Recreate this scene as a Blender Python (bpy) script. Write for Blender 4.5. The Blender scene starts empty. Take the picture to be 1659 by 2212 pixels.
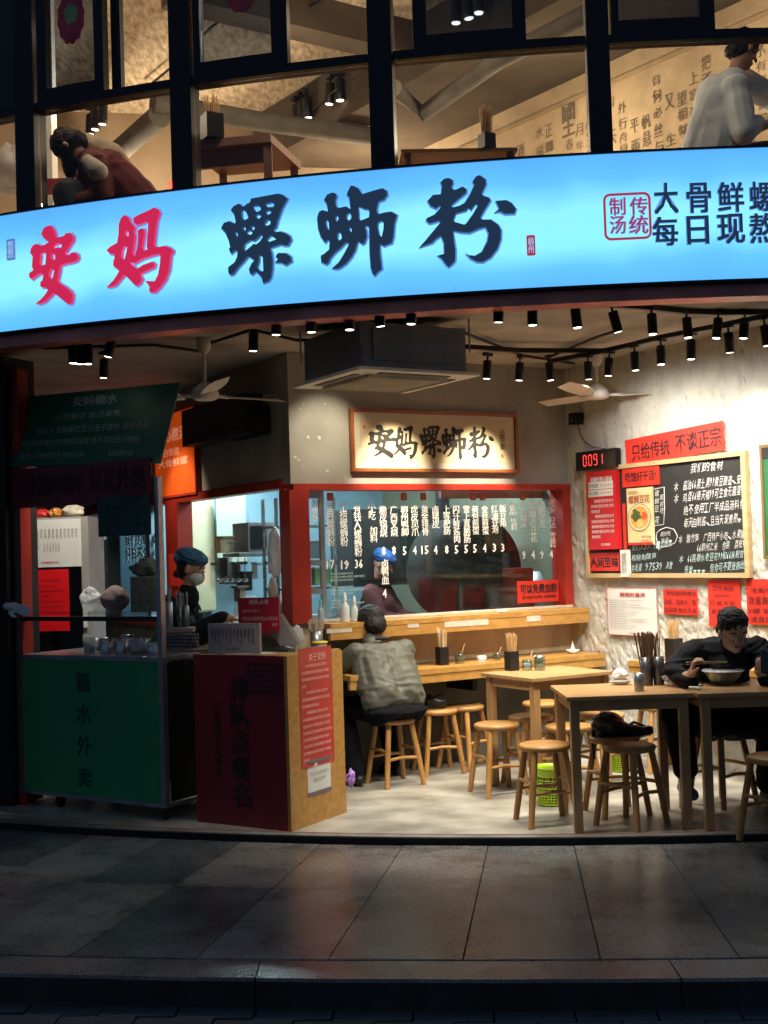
import bpy, bmesh, math, random
import numpy as np
from mathutils import Vector, Matrix, noise, Euler

SC = bpy.context.scene
COL = SC.collection
R = math.radians

# ---------------------------------------------------------------- camera
F, CX, CY, EYE = 2700.0, 829.5, 1106.0, 1.57      # focal length and centre in units of a 1659 x 2212 frame
cd = bpy.data.cameras.new('camera'); cam = bpy.data.objects.new('camera', cd); COL.objects.link(cam)
cd.sensor_fit = 'VERTICAL'; cd.sensor_height = 36; cd.lens = F / 2212 * 36
cd.clip_start = .05; cd.clip_end = 200
CM = Matrix.Rotation(R(91.9), 3, 'X') @ Matrix.Rotation(R(-1.8), 3, 'Z')
cam.matrix_world = Matrix.Translation((0, 0, EYE)) @ CM.to_4x4()
SC.camera = cam

# ---------------------------------------------------------------- night sky, exposure
w = bpy.data.worlds.new('World'); SC.world = w; w.use_nodes = True
nt = w.node_tree
bg = nt.nodes['Background']; bg.inputs[0].default_value = (.38, .62, 1.0, 1); bg.inputs[1].default_value = .125
SC.view_settings.view_transform = 'Standard'; SC.view_settings.look = 'None'
SC.view_settings.exposure = 0.1; SC.view_settings.gamma = 1; SC.view_settings.use_curve_mapping = False
SC.cycles.use_denoising = True
try:
    SC.cycles.denoiser = 'OPENIMAGEDENOISE'; SC.cycles.denoising_prefilter = 'ACCURATE'
except Exception: pass
SC.cycles.max_bounces = 8; SC.cycles.diffuse_bounces = 4; SC.cycles.transparent_max_bounces = 16
SC.cycles.sample_clamp_indirect = 4.0; SC.cycles.caustics_reflective = False; SC.cycles.caustics_refractive = False

# ---------------------------------------------------------------- places: rays of the survey frame cut with real planes
def ray(x, y): return CM @ Vector(((x-CX)/F, -(y-CY)/F, -1))
E0 = Vector((0, 0, EYE))
def at_z(x, y, z):
    d = ray(x, y); return E0 + d*((z-EYE)/d.z)
def at_y(x, y, Y):
    d = ray(x, y); return E0 + d*(Y/d.y)
GU = Vector((.857, .515, 0)).normalized(); GV = Vector((-GU.y, GU.x, 0))   # the building's grid
Z = Vector((0, 0, 1))
def g(a, b, z=0): return GU*a + GV*b + Z*z
FC = Vector((2.0, 17.58, 0))                                              # centre of the curved shop front
def cyl(th, z, r): return Vector((FC.x + r*math.sin(th), FC.y - r*math.cos(th), z))
def at_cyl(x, y, r):
    d = ray(x, y); o = E0 - FC
    a = d.x**2+d.y**2; b = 2*(o.x*d.x+o.y*d.y); c = o.x**2+o.y**2-r*r
    t = (-b - math.sqrt(b*b-4*a*c))/(2*a); p = E0+d*t
    return math.atan2(p.x-FC.x, FC.y-p.y), p.z
class Fr:
    def __init__(s, O, U, N, W=Z): s.O, s.U, s.N, s.W = Vector(O), Vector(U), Vector(N), Vector(W)
    def pt(s, u, v, d=0): return s.O + s.U*u + s.W*v + s.N*d
    def uv(s, x, y, d=0):
        r = ray(x, y); t = ((s.O + s.N*d - E0).dot(s.N))/r.dot(s.N); p = E0+r*t-s.O
        return p.dot(s.U), p.dot(s.W)
AR, BB, AL = 6.406, 7.79, 3.93       # right wall, back wall, kitchen corner on the grid
FB = Fr(g(0, BB), GU, -GV)           # back wall: u = grid a
FR = Fr(g(AR, 0), -GV, -GU)          # right wall: u = -grid b
FL = Fr(g(AL, 0), -GV, -GU)          # kitchen side wall: u = -grid b
ZC = 3.0

# ---------------------------------------------------------------- materials
MATS = {}
def mat(name, col, rough=.55, metal=0., var=.12, scale=6., bump=0., bscale=40., spec=.5, emit=None, es=0., stretch=None, col2=None, coat=0., detail=4, rvar=0.):
    if name in MATS: return MATS[name]
    m = bpy.data.materials.new(name); m.use_nodes = True; t = m.node_tree; n = t.nodes; L = t.links
    p = n['Principled BSDF']; MATS[name] = m
    p.inputs['Roughness'].default_value = rough; p.inputs['Metallic'].default_value = metal
    p.inputs['Specular IOR Level'].default_value = spec
    if coat: p.inputs['Coat Weight'].default_value = coat
    tc = n.new('ShaderNodeTexCoord'); mp = n.new('ShaderNodeMapping'); L.new(tc.outputs['Object'], mp.inputs[0])
    if stretch: mp.inputs['Scale'].default_value = stretch
    nz = n.new('ShaderNodeTexNoise'); nz.inputs['Scale'].default_value = scale; nz.inputs['Detail'].default_value = detail
    L.new(mp.outputs[0], nz.inputs['Vector'])
    rp = n.new('ShaderNodeValToRGB'); L.new(nz.outputs['Fac'], rp.inputs[0])
    c = Vector(col); a = col2 if col2 else c*(1-var); b = c if col2 else c*(1+var)
    rp.color_ramp.elements[0].position = .32; rp.color_ramp.elements[1].position = .68
    rp.color_ramp.elements[0].color = (*[min(1, v) for v in a], 1); rp.color_ramp.elements[1].color = (*[min(1, v) for v in b], 1)
    L.new(rp.outputs[0], p.inputs['Base Color'])
    if rvar:
        mr = n.new('ShaderNodeMapRange'); mr.inputs['To Min'].default_value = rough-rvar; mr.inputs['To Max'].default_value = rough+rvar
        L.new(nz.outputs['Fac'], mr.inputs[0]); L.new(mr.outputs[0], p.inputs['Roughness'])
    if bump:
        nb = n.new('ShaderNodeTexNoise'); nb.inputs['Scale'].default_value = bscale; nb.inputs['Detail'].default_value = 5
        L.new(mp.outputs[0], nb.inputs['Vector'])
        bp = n.new('ShaderNodeBump'); bp.inputs['Strength'].default_value = bump; bp.inputs['Distance'].default_value = .01
        L.new(nb.outputs['Fac'], bp.inputs['Height']); L.new(bp.outputs[0], p.inputs['Normal'])
    if emit:
        p.inputs['Emission Color'].default_value = (*emit, 1); p.inputs['Emission Strength'].default_value = es
    return m
def glassm(name, tint=(.9, .95, .95), rough=.02, fac=.03):
    if name in MATS: return MATS[name]
    m = bpy.data.materials.new(name); m.use_nodes = True; t = m.node_tree; n = t.nodes; L = t.links
    n.remove(n['Principled BSDF']); tr = n.new('ShaderNodeBsdfTransparent'); tr.inputs[0].default_value = (*tint, 1)
    gl = n.new('ShaderNodeBsdfGlossy'); gl.inputs['Roughness'].default_value = rough
    lw = n.new('ShaderNodeLayerWeight'); lw.inputs[0].default_value = .25
    mm = n.new('ShaderNodeMath'); mm.operation = 'MULTIPLY_ADD'; mm.inputs[1].default_value = .3; mm.inputs[2].default_value = fac
    mx = n.new('ShaderNodeMixShader'); L.new(lw.outputs['Fresnel'], mm.inputs[0]); L.new(mm.outputs[0], mx.inputs[0])
    L.new(tr.outputs[0], mx.inputs[1]); L.new(gl.outputs[0], mx.inputs[2]); L.new(mx.outputs[0], n['Material Output'].inputs[0])
    MATS[name] = m; return m
def milky(name, tint=(.8, .82, .85), fac=.35):      # thin plastic bag
    if name in MATS: return MATS[name]
    m = bpy.data.materials.new(name); m.use_nodes = True; t = m.node_tree; n = t.nodes; L = t.links
    p = n['Principled BSDF']; p.inputs['Base Color'].default_value = (*tint, 1); p.inputs['Roughness'].default_value = .25
    tr = n.new('ShaderNodeBsdfTransparent'); mx = n.new('ShaderNodeMixShader'); mx.inputs[0].default_value = fac
    L.new(tr.outputs[0], mx.inputs[2]); L.new(p.outputs[0], mx.inputs[1]); L.new(mx.outputs[0], n['Material Output'].inputs[0])
    MATS[name] = m; return m

WOOD = mat('honey_wood', (.54, .29, .075), .42, scale=3, var=.16, stretch=(1, 9, 9), bump=.05, bscale=12, col2=(.40, .20, .045), rvar=.08)
WOODT = mat('stool_wood', (.50, .26, .08), .42, scale=5, col2=(.36, .175, .045), stretch=(6, 1, 1), bump=.05, bscale=20, rvar=.08)
def randval(m, lo, hi):          # each object its own slightly different tone
    t = m.node_tree; n = t.nodes; L = t.links; p = n['Principled BSDF']; s = p.inputs['Base Color'].links[0].from_socket
    oi = n.new('ShaderNodeObjectInfo'); mr = n.new('ShaderNodeMapRange'); mr.inputs['To Min'].default_value = lo; mr.inputs['To Max'].default_value = hi; L.new(oi.outputs['Random'], mr.inputs[0])
    hs = n.new('ShaderNodeHueSaturation'); L.new(s, hs.inputs['Color']); L.new(mr.outputs[0], hs.inputs['Value']); L.new(hs.outputs[0], p.inputs['Base Color'])
randval(WOODT, .72, 1.12)
WOODD = mat('table_wood', (.50, .30, .13), .36, scale=4, col2=(.36, .20, .08), stretch=(1, 8, 1), bump=.04, bscale=16, rvar=.07)
BLACK = mat('black_metal', (.012, .012, .014), .4, .3, scale=20)
MULL = mat('dark_frame_metal', (.010, .008, .012), .45, .2, scale=8)
RED = mat('red_paint', (.36, .026, .014), .42, scale=5, bump=.08, bscale=20, rvar=.08)
WHITE = mat('white_paint', (.75, .74, .70), .5, scale=6, var=.05)
PLAST = mat('ivory_plastic', (.86, .83, .75), .45, scale=4, var=.06)
CONC = mat('grey_concrete', (.43, .42, .38), .85, scale=2.2, bump=.35, bscale=9, col2=(.29, .28, .25), detail=8)
CEIL = mat('bare_ceiling_concrete', (.50, .47, .42), .9, scale=2.5, bump=.7, bscale=7, col2=(.30, .28, .25), detail=9)
STEEL = mat('brushed_steel', (.55, .56, .57), .28, .95, scale=8, var=.1, rvar=.08)
STEELD = mat('dull_steel', (.32, .33, .35), .35, .8, scale=8, var=.15)
PAPER = mat('white_paper', (.72, .71, .67), .7, scale=7, var=.03)
PAPERG = mat('cream_paper', (.70, .60, .42), .7, scale=5, var=.05)
REDP = mat('red_paper', (.72, .035, .02), .6, scale=7, var=.10)
REDB = mat('crimson_board', (.60, .015, .02), .4, scale=5, var=.08)
INK = mat('black_ink', (.015, .013, .013), .6)
INKR = mat('red_ink', (.5, .03, .03), .6)
INKW = mat('white_lettering', (.82, .82, .80), .55, var=.03)
CHALK = mat('chalk', (.62, .62, .60), .9, var=.2, scale=60)
CHALKB = mat('blue_chalk', (.45, .62, .62), .9, var=.2, scale=60)
SLATE = mat('blackboard_slate', (.020, .021, .020), .6, scale=3, var=.3)
GREENP = mat('green_panel', (.012, .21, .12), .45, scale=3, var=.08)
SKIN = mat('skin', (.48, .27, .18), .5, scale=12, var=.07)
HAIR = mat('black_hair', (.012, .010, .010), .62, spec=.3, scale=30, var=.4, stretch=(1, 1, .2), bump=.4, bscale=60)
BAG = milky('clear_bag', fac=.6); BAGW = milky('white_bag', (.75, .76, .76), .12)
GLASS = glassm('window_glass'); 
CHOP = mat('bamboo', (.62, .40, .19), .5, scale=20, var=.15)

# ---------------------------------------------------------------- mesh building
class MB:
    def __init__(s): s.V = []; s.Fc = []; s.M = []; s.S = []
    def add(s, vs, fs, mi=0, sm=False):
        o = len(s.V); s.V += [tuple(v) for v in vs]
        for f in fs: s.Fc.append([i+o for i in f]); s.M.append(mi); s.S.append(sm)
        return s
    def hexa(s, p, mi=0):   # 8 points: bottom 4, top 4
        return s.add(p, [(3, 2, 1, 0), (4, 5, 6, 7), (0, 1, 5, 4), (1, 2, 6, 5), (2, 3, 7, 6), (3, 0, 4, 7)], mi)
    def fbox(s, fr, u0, u1, v0, v1, d0, d1, mi=0):
        P = fr.pt
        return s.hexa([P(u0, v0, d0), P(u0, v0, d1), P(u1, v0, d1), P(u1, v0, d0), P(u0, v1, d0), P(u0, v1, d1), P(u1, v1, d1), P(u1, v1, d0)], mi)
    def box(s, x0, x1, y0, y1, z0, z1, mi=0, b=0):
        if b <= 0:
            return s.hexa([(x0, y0, z0), (x1, y0, z0), (x1, y1, z0), (x0, y1, z0), (x0, y0, z1), (x1, y0, z1), (x1, y1, z1), (x0, y1, z1)], mi)
        bm = bmesh.new(); bmesh.ops.create_cube(bm, size=1)
        for v in bm.verts: v.co = Vector(((x0+x1)/2+v.co.x*(x1-x0), (y0+y1)/2+v.co.y*(y1-y0), (z0+z1)/2+v.co.z*(z1-z0)))
        bmesh.ops.bevel(bm, geom=bm.edges[:], offset=b, segments=2, affect='EDGES', profile=.7)
        return s.frombm(bm, mi)
    def frombm(s, bm, mi=0, sm=False, M=None):
        bm.verts.index_update(); vs = [(M @ v.co) if M else v.co.copy() for v in bm.verts]
        s.add(vs, [[v.index for v in f.verts] for f in bm.faces], mi, sm); bm.free(); return s
    def tube(s, pts, r, n=8, mi=0, cap=True, r1=None):
        pts = [Vector(p) for p in pts]; k = len(pts); rs = [r]*k if r1 is None else [r+(r1-r)*i/(k-1) for i in range(k)]
        if isinstance(r, (list, tuple)): rs = list(r)
        vs = []; up = None
        for i, p in enumerate(pts):
            t = (pts[min(i+1, k-1)]-pts[max(i-1, 0)]).normalized()
            if up is None: up = Vector((0, 0, 1)) if abs(t.z) < .9 else Vector((1, 0, 0))
            a = t.cross(up).normalized(); b = a.cross(t).normalized(); up = b
            for j in range(n):
                q = 2*math.pi*j/n; vs.append(p+(a*math.cos(q)+b*math.sin(q))*rs[i])
        fs = [(i*n+j, i*n+(j+1) % n, (i+1)*n+(j+1) % n, (i+1)*n+j) for i in range(k-1) for j in range(n)]
        s.add(vs, fs, mi, True)
        if cap: s.add([vs[j] for j in range(n)], [tuple(range(n))[::-1]], mi); s.add([vs[(k-1)*n+j] for j in range(n)], [tuple(range(n))], mi)
        return s
    def lathe(s, prof, n=20, c=(0, 0, 0), mi=0, ax=None, sm=True):   # prof [(r, z)]
        c = Vector(c); vs = []
        A = Matrix.Identity(3)
        if ax is not None: A = Vector((0, 0, 1)).rotation_difference(Vector(ax).normalized()).to_matrix()
        for r, z in prof:
            for j in range(n):
                q = 2*math.pi*j/n; vs.append(c + A @ Vector((r*math.cos(q), r*math.sin(q), z)))
        k = len(prof)
        fs = [(i*n+j, i*n+(j+1) % n, (i+1)*n+(j+1) % n, (i+1)*n+j) for i in range(k-1) for j in range(n)]
        s.add(vs, fs, mi, sm)
        if prof[0][0] > 1e-5: s.add(vs[:n], [tuple(range(n))[::-1]], mi)
        if prof[-1][0] > 1e-5: s.add(vs[-n:], [tuple(range(n))], mi)
        return s
    def ball(s, c, r, mi=0, seg=12, sq=(1, 1, 1)):
        bm = bmesh.new(); bmesh.ops.create_uvsphere(bm, u_segments=seg, v_segments=max(6, seg//2+2), radius=r)
        for v in bm.verts: v.co = Vector(c)+Vector((v.co.x*sq[0], v.co.y*sq[1], v.co.z*sq[2]))
        return s.frombm(bm, mi, True)
    def curved(s, th0, th1, z0, z1, r0, r1, n=24, mi=0):     # a slab following the curved front
        vs = []
        for i in range(n+1):
            t = th0+(th1-th0)*i/n; vs += [cyl(t, z0, r1), cyl(t, z0, r0), cyl(t, z1, r0), cyl(t, z1, r1)]
        fs = []
        for i in range(n):
            o = i*4; q = o+4
            fs += [(o, q, q+3, o+3), (o+1, o+2, q+2, q+1), (o, o+1, q+1, q), (o+3, q+3, q+2, o+2)]
        fs += [(0, 3, 2, 1), (n*4, n*4+1, n*4+2, n*4+3)]
        return s.add(vs, fs, mi)
    def poly(s, fn, pts, holes, d0, d1, mi=0):
        vs, fs = fillpoly(pts, holes); n = len(vs); A = [fn(x, y, d1) for x, y in vs]; B = [fn(x, y, d0) for x, y in vs]
        s.add(A, fs, mi)
        for loop in [pts]+list(holes):
            k = len(loop); a = [fn(x, y, d1) for x, y in loop]; b = [fn(x, y, d0) for x, y in loop]
            s.add(a+b, [(i, (i+1) % k, k+(i+1) % k, k+i) for i in range(k)], mi)
        return s
    def text(s, fn, txt, x0, x1, y0, y1, d=.001, off=0., mi=0, res=1, keep=True):
        """lettering fitted into the box x0..x1, y0..y1 of the surface fn(x, y, d)"""
        vs, fs, W, H = glyphs(txt, 0., res)
        if off < .009: sh = [(0, 0)]
        else:                                   # heavier strokes: the same outline a hair to each side, stacked
            a_ = off/W; b_ = off/H; sh = [(-a_, -b_*.6), (a_, -b_*.6), (a_, b_*.6), (-a_, b_*.6), (0, 0)] if off > .014 else [(-a_, 0), (a_, 0)]
        for k, (p, q) in enumerate(sh):
            s.add([fn(x0+(x1-x0)*(a+p), y0+(y1-y0)*(b+q), d+.00012*k) for a, b in vs], fs, mi)
        return s
    def make(s, name, mats, parent=None, label=None, cat=None, group=None, kind=None, local=False):
        me = bpy.data.meshes.new(name)
        vs = s.V
        if parent is not None and not local:
            o = wloc(parent); vs = [(v[0]-o.x, v[1]-o.y, v[2]-o.z) for v in vs]
        org = None
        if parent is None and not local and vs:
            a = np.array(vs); org = Vector(((a[:, 0].min()+a[:, 0].max())/2, (a[:, 1].min()+a[:, 1].max())/2, a[:, 2].min()))
            vs = (a-np.array(org)).tolist()
        me.from_pydata(vs, [], s.Fc); 
        if not isinstance(mats, (list, tuple)): mats = [mats]
        for m in mats: me.materials.append(m)
        me.polygons.foreach_set('material_index', s.M); me.polygons.foreach_set('use_smooth', s.S); me.update()
        ob = bpy.data.objects.new(name, me); COL.objects.link(ob)
        if org is not None: ob.location = org
        if parent is not None: ob.parent = parent
        tag(ob, label, cat, group, kind); return ob
def wloc(o):
    v = Vector((0, 0, 0))
    while o is not None: v = v+o.location; o = o.parent
    return v
def tag(o, label=None, cat=None, group=None, kind=None):
    for k, v in (('label', label), ('category', cat), ('group', group), ('kind', kind)):
        if v: o[k] = v
    return o
def thing(name, loc, label, cat, group=None, rz=0.):
    o = bpy.data.objects.new(name, None); COL.objects.link(o); o.location = loc; o.rotation_euler = (0, 0, rz)
    o.empty_display_size = .1; return tag(o, label, cat, group)
def dup(o, loc=None, rz=None, label=None, parent=None):
    c = o.copy(); COL.objects.link(c)
    if parent is not None: c.parent = parent
    if loc is not None: c.location = loc
    if rz is not None: c.rotation_euler = (c.rotation_euler[0], c.rotation_euler[1], rz)
    if label: c['label'] = label
    for ch in list(o.children): dup(ch, parent=c)
    return c
_G = {}
def glyphs(txt, off=0., res=1):
    k = (txt, off, res)
    if k in _G: return _G[k]
    c = bpy.data.curves.new('t', 'FONT'); c.body = txt; c.resolution_u = res; c.offset = off; c.space_line = .86
    o = bpy.data.objects.new('t', c); COL.objects.link(o)
    dg = bpy.context.evaluated_depsgraph_get(); m = bpy.data.meshes.new_from_object(o.evaluated_get(dg))
    a = np.array([v.co[:2] for v in m.vertices]) if len(m.vertices) else np.zeros((1, 2))
    mn, mx = a.min(0), a.max(0); d = np.maximum(mx-mn, 1e-6)
    r = (((a-mn)/d).tolist(), [list(p.vertices) for p in m.polygons], d[0], d[1])
    bpy.data.objects.remove(o); bpy.data.curves.remove(c); bpy.data.meshes.remove(m)
    _G[k] = r; return r
def fillpoly(pts, holes):
    from mathutils.geometry import tessellate_polygon
    loops = [[Vector((x, y, 0)) for x, y in L] for L in [pts]+list(holes)]
    tris = tessellate_polygon(loops); vs = [(p.x, p.y) for L in loops for p in L]
    return vs, [list(t) for t in tris]

# ---------------------------------------------------------------- smooth bodies
def _hull(vs, fs, pts):
    bm = bmesh.new()
    for p in pts: bm.verts.new(p)
    r = bmesh.ops.convex_hull(bm, input=bm.verts[:])
    dead = [e for e in r['geom_interior'] if isinstance(e, bmesh.types.BMVert)]+[e for e in r['geom_unused'] if isinstance(e, bmesh.types.BMVert)]
    bmesh.ops.delete(bm, geom=list(set(dead)), context='VERTS')
    bm.verts.index_update(); o = len(vs); vs += [v.co.copy() for v in bm.verts]; fs += [[v.index+o for v in f.verts] for f in bm.faces]; bm.free()
_bm = bmesh.new(); bmesh.ops.create_icosphere(_bm, subdivisions=2, radius=1); ICO = [v.co.copy() for v in _bm.verts]; _bm.free()
def cap(p0, r0, p1, r1): return ('c', Vector(p0), r0, Vector(p1), r1)
def ell(c, ax, ay, az): return ('e', Vector(c), Vector(ax), Vector(ay), Vector(az))
def blob(name, prims, m, parent, vox=.008, smooth=4, wr=0., ws=14., seed=0, sag=None, label=None):
    vs, fs = [], []
    for p in prims:
        if p[0] == 'c': _hull(vs, fs, [p[1]+v*p[2] for v in ICO]+[p[3]+v*p[4] for v in ICO])
        else: _hull(vs, fs, [p[1]+p[2]*v.x+p[3]*v.y+p[4]*v.z for v in ICO])
    me = bpy.data.meshes.new('b'); me.from_pydata(vs, [], fs)
    o = bpy.data.objects.new('b', me); COL.objects.link(o)
    md = o.modifiers.new('r', 'REMESH'); md.mode = 'VOXEL'; md.voxel_size = vox; md.use_smooth_shade = True
    if smooth:
        sm = o.modifiers.new('s', 'SMOOTH'); sm.factor = .5; sm.iterations = smooth
    dg = bpy.context.evaluated_depsgraph_get(); m2 = bpy.data.meshes.new_from_object(o.evaluated_get(dg)); m2.name = name
    bpy.data.objects.remove(o); bpy.data.meshes.remove(me)
    off = wloc(parent) if parent else Vector((0, 0, 0)); sd = Vector((seed*3.1, seed*1.7, 0))
    co = np.zeros(len(m2.vertices)*3); no = np.zeros(len(m2.vertices)*3)
    m2.vertices.foreach_get('co', co); m2.vertices.foreach_get('normal', no); co = co.reshape(-1, 3); no = no.reshape(-1, 3)
    if wr:
        for i in range(len(co)):
            p = Vector(co[i]); q = Vector((p.x*ws*.55, p.y*ws*.55, p.z*ws))+sd
            n1 = noise.noise(q+noise.noise_vector(q*.45)*1.6); n2 = noise.noise(q*2.3)
            co[i] += no[i]*wr*((1-abs(n1)*2.6)*.8 - .35 + n2*.45)
    m2.vertices.foreach_set('co', (co-np.array(off)).ravel())
    m2.materials.clear(); m2.materials.append(m)
    m2.polygons.foreach_set('use_smooth', [True]*len(m2.polygons)); m2.update()
    ob = bpy.data.objects.new(name, m2); COL.objects.link(ob); ob.parent = parent
    if label: ob['label'] = label
    return ob
def headp(c, f, u, s=1.0):
    """skull, jaw, nose, ears round the centre c, looking along f with crown towards u"""
    f = Vector(f).normalized(); u = Vector(u); u = (u-f*u.dot(f)).normalized(); sd = f.cross(u)
    P = [ell(c+u*.02*s, f*.092*s, sd*.074*s, u*.098*s), ell(c+f*.012*s-u*.055*s, f*.070*s, sd*.060*s, u*.065*s),
         ell(c+f*.055*s-u*.088*s, f*.030*s, sd*.032*s, u*.022*s),
         cap(c+f*.085*s+u*.010*s, .008*s, c+f*.106*s-u*.024*s, .012*s), ell(c+f*.082*s-u*.058*s, f*.012*s, sd*.024*s, u*.010*s),
         ell(c+sd*.076*s-u*.012*s, f*.018*s, sd*.009*s, u*.031*s), ell(c-sd*.076*s-u*.012*s, f*.018*s, sd*.009*s, u*.031*s),
         ell(c+f*.078*s+u*.028*s, f*.012*s, sd*.05*s, u*.010*s)]
    return P, f, u, sd
def hairp(c, f, u, sd, s=1.0, fringe=True):
    P = [ell(c+u*.030*s-f*.012*s, f*.099*s, sd*.086*s, u*.101*s), ell(c-f*.035*s-u*.01*s, f*.068*s, sd*.082*s, u*.085*s)]
    if fringe:
        for k in range(-4, 5):
            P.append(cap(c+f*(.075-abs(k)*.004)*s+u*.085*s+sd*k*.015*s, .017*s, c+f*(.086-abs(k)*.007)*s+u*(.045+.006*(k % 3))*s+sd*k*.0165*s, .008*s))
    return P
def handp(w, d, n, curl=.6, s=1.0, thumb=1):
    """palm and five bent fingers from wrist w along d, palm facing n"""
    d = Vector(d).normalized(); n = Vector(n); n = (n-d*n.dot(d)).normalized(); sd = d.cross(n)*thumb
    P = [ell(w+d*.048*s, d*.046*s, sd*.038*s, n*.014*s), cap(w, .025*s, w+d*.03*s, .024*s)]
    for k, (ln, wd) in enumerate(((.072, .0085), (.080, .009), (.075, .0085), (.060, .0075))):
        p = w+d*.085*s+sd*(.027-.018*k)*s; a = curl*.5
        for q in range(3):
            e = p+(d*math.cos(a)+n*math.sin(a))*ln*s*(.42, .32, .26)[q]
            P.append(cap(p, wd*s*(1-.08*q), e, wd*s*(.94-.08*q))); p = e; a += curl*.75
    p = w+d*.028*s+sd*.032*s; a = p+(d*.7+sd*.55+n*.35)*.036*s; b = a+(d*.8+sd*-.05+n*.5)*.032*s
    P += [cap(p, .012*s, a, .0105*s), cap(a, .0105*s, b, .0085*s)]
    return P
def eyes(name, c, f, u, sd, parent, s=1.0, look=-.1):
    m = MB()
    for k in (-1, 1): m.ball(c+f*.078*s+u*.004*s+sd*k*.031*s, .0125*s, 0, 10)
    m.make(name, mat('eye_white', (.6, .57, .54), .2, var=.02), parent)
    m = MB()
    for k in (-1, 1): m.ball(c+f*.0865*s+u*(.004+look*.03)*s+sd*k*.031*s, .006*s, 0, 8)
    m.make('iris', mat('iris', (.02, .012, .008), .15), parent)
    m = MB()
    for k in (-1, 1): m.tube([c+f*.083*s+u*.030*s+sd*k*.014*s, c+f*.084*s+u*.036*s+sd*k*.032*s, c+f*.074*s+u*.029*s+sd*k*.050*s], .0038*s, 6)
    m.make('eyebrow', HAIR, parent)
# ================================================================ SETTING
RF, RS = 10.80, 11.03           # radii of the floor edge and of the sign face
ARCS = (-.62, .42)
def pavecurve(X, k):            # kerb front (k=0) and kerb back (k=1): a wide arc
    y = 4.65+25-math.sqrt(625-(X-2.6)**2); return y + (.215 if k else 0)
# ground sheet and road
random.seed(5)
M_ROAD = mat('dark_paver', (.07, .075, .085), .7, scale=8, bump=.5, bscale=30, col2=(.045, .05, .058), detail=8)
m = MB(); m.add([(-60, -60, -.21), (60, -60, -.21), (60, 60, -.21), (-60, 60, -.21)], [(0, 1, 2, 3)])
m.make('ground', mat('asphalt', (.05, .05, .052), .9, scale=3, bump=.4, bscale=60), kind='structure')
road = MB(); road.box(-9, 9, -1, 4.2, -.205, -.185); road = road.make('road', mat('road_bedding', (.03, .03, .03), .9), kind='structure')
pv = [MB().box(-.147, .147, -.072, .072, 0, .022, b=.004).make('paver', M_ROAD, road, local=True) for _ in range(1)]
base = pv[0]; n = 0
for r_ in range(4):
    yo = 4.72-r_*.15
    for c_ in range(16):
        X = -2.2+c_*.30+(.15 if r_ % 2 else 0); Y = yo+(pavecurve(X, 0)-4.75)
        o = base if n == 0 else base.copy()
        if n: COL.objects.link(o); o.parent = road
        wl = wloc(road); o.location = (X-wl.x, Y-wl.y, -.180+random.uniform(-.003, .003)-wl.z); o.rotation_euler = (0, 0, random.uniform(-.01, .01)-.05); n += 1

# pavement of granite slabs, kerb stones
def granite(name, c):
    m = mat(name, c, .22, scale=1.3, col2=tuple(v*.50 for v in c), bump=.12, bscale=110, detail=12, rvar=.13)
    t = m.node_tree; n = t.nodes; L = t.links; p = n['Principled BSDF']; s_ = p.inputs['Base Color'].links[0].from_socket
    ge = n.new('ShaderNodeNewGeometry'); nz = n.new('ShaderNodeTexNoise'); nz.inputs['Scale'].default_value = 95; nz.inputs['Detail'].default_value = 3; L.new(ge.outputs['Position'], nz.inputs['Vector'])
    rp = n.new('ShaderNodeValToRGB'); e = rp.color_ramp.elements; e[0].position = .38; e[0].color = (.66, .66, .66, 1); e[1].position = .60; e[1].color = (1.2, 1.2, 1.2, 1); L.new(nz.outputs['Fac'], rp.inputs[0])
    n2 = n.new('ShaderNodeTexNoise'); n2.inputs['Scale'].default_value = 3.4; n2.inputs['Detail'].default_value = 8; n2.inputs['Roughness'].default_value = .7; L.new(ge.outputs['Position'], n2.inputs['Vector'])
    r2 = n.new('ShaderNodeValToRGB'); e = r2.color_ramp.elements; e[0].position = .36; e[0].color = (.42, .42, .43, 1); e[1].position = .52; e[1].color = (1, 1, 1, 1); L.new(n2.outputs['Fac'], r2.inputs[0])
    a = n.new('ShaderNodeMix'); a.data_type = 'RGBA'; a.blend_type = 'MULTIPLY'; a.inputs[0].default_value = 1; L.new(s_, a.inputs[6]); L.new(rp.outputs[0], a.inputs[7])
    b = n.new('ShaderNodeMix'); b.data_type = 'RGBA'; b.blend_type = 'MULTIPLY'; b.inputs[0].default_value = .8; L.new(a.outputs[2], b.inputs[6]); L.new(r2.outputs[0], b.inputs[7]); L.new(b.outputs[2], p.inputs['Base Color'])
    return m
GR = [granite('grey_granite', (.23, .24, .245)), granite('warm_granite', (.26, .25, .235)), granite('pink_granite', (.25, .215, .205)), granite('dark_granite', (.145, .155, .165))]
pave = MB(); pts = []
for i in range(41):
    X = -8+16*i/40; pts.append((X, pavecurve(X, 0)+.02, -.10))
back = [Vector((X, 17.58-math.sqrt(max(0, 10.79**2-(X-2)**2)), -.10)) for X in [8-16*i/40 for i in range(41)]]
pave.add(pts+[tuple(b) for b in back], [tuple(range(82))])
pave = pave.make('pavement', mat('mortar', (.045, .045, .045), .95), kind='structure')
def topX(k): return .05+.46*k
def botX(k): return -.30+.535*k+ (.02 if k % 2 else 0)
zc_ = {0: 1, 1: 0, 2: 1, 3: 0, -1: 2, -2: 1, -3: 3, 4: 1}
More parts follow.
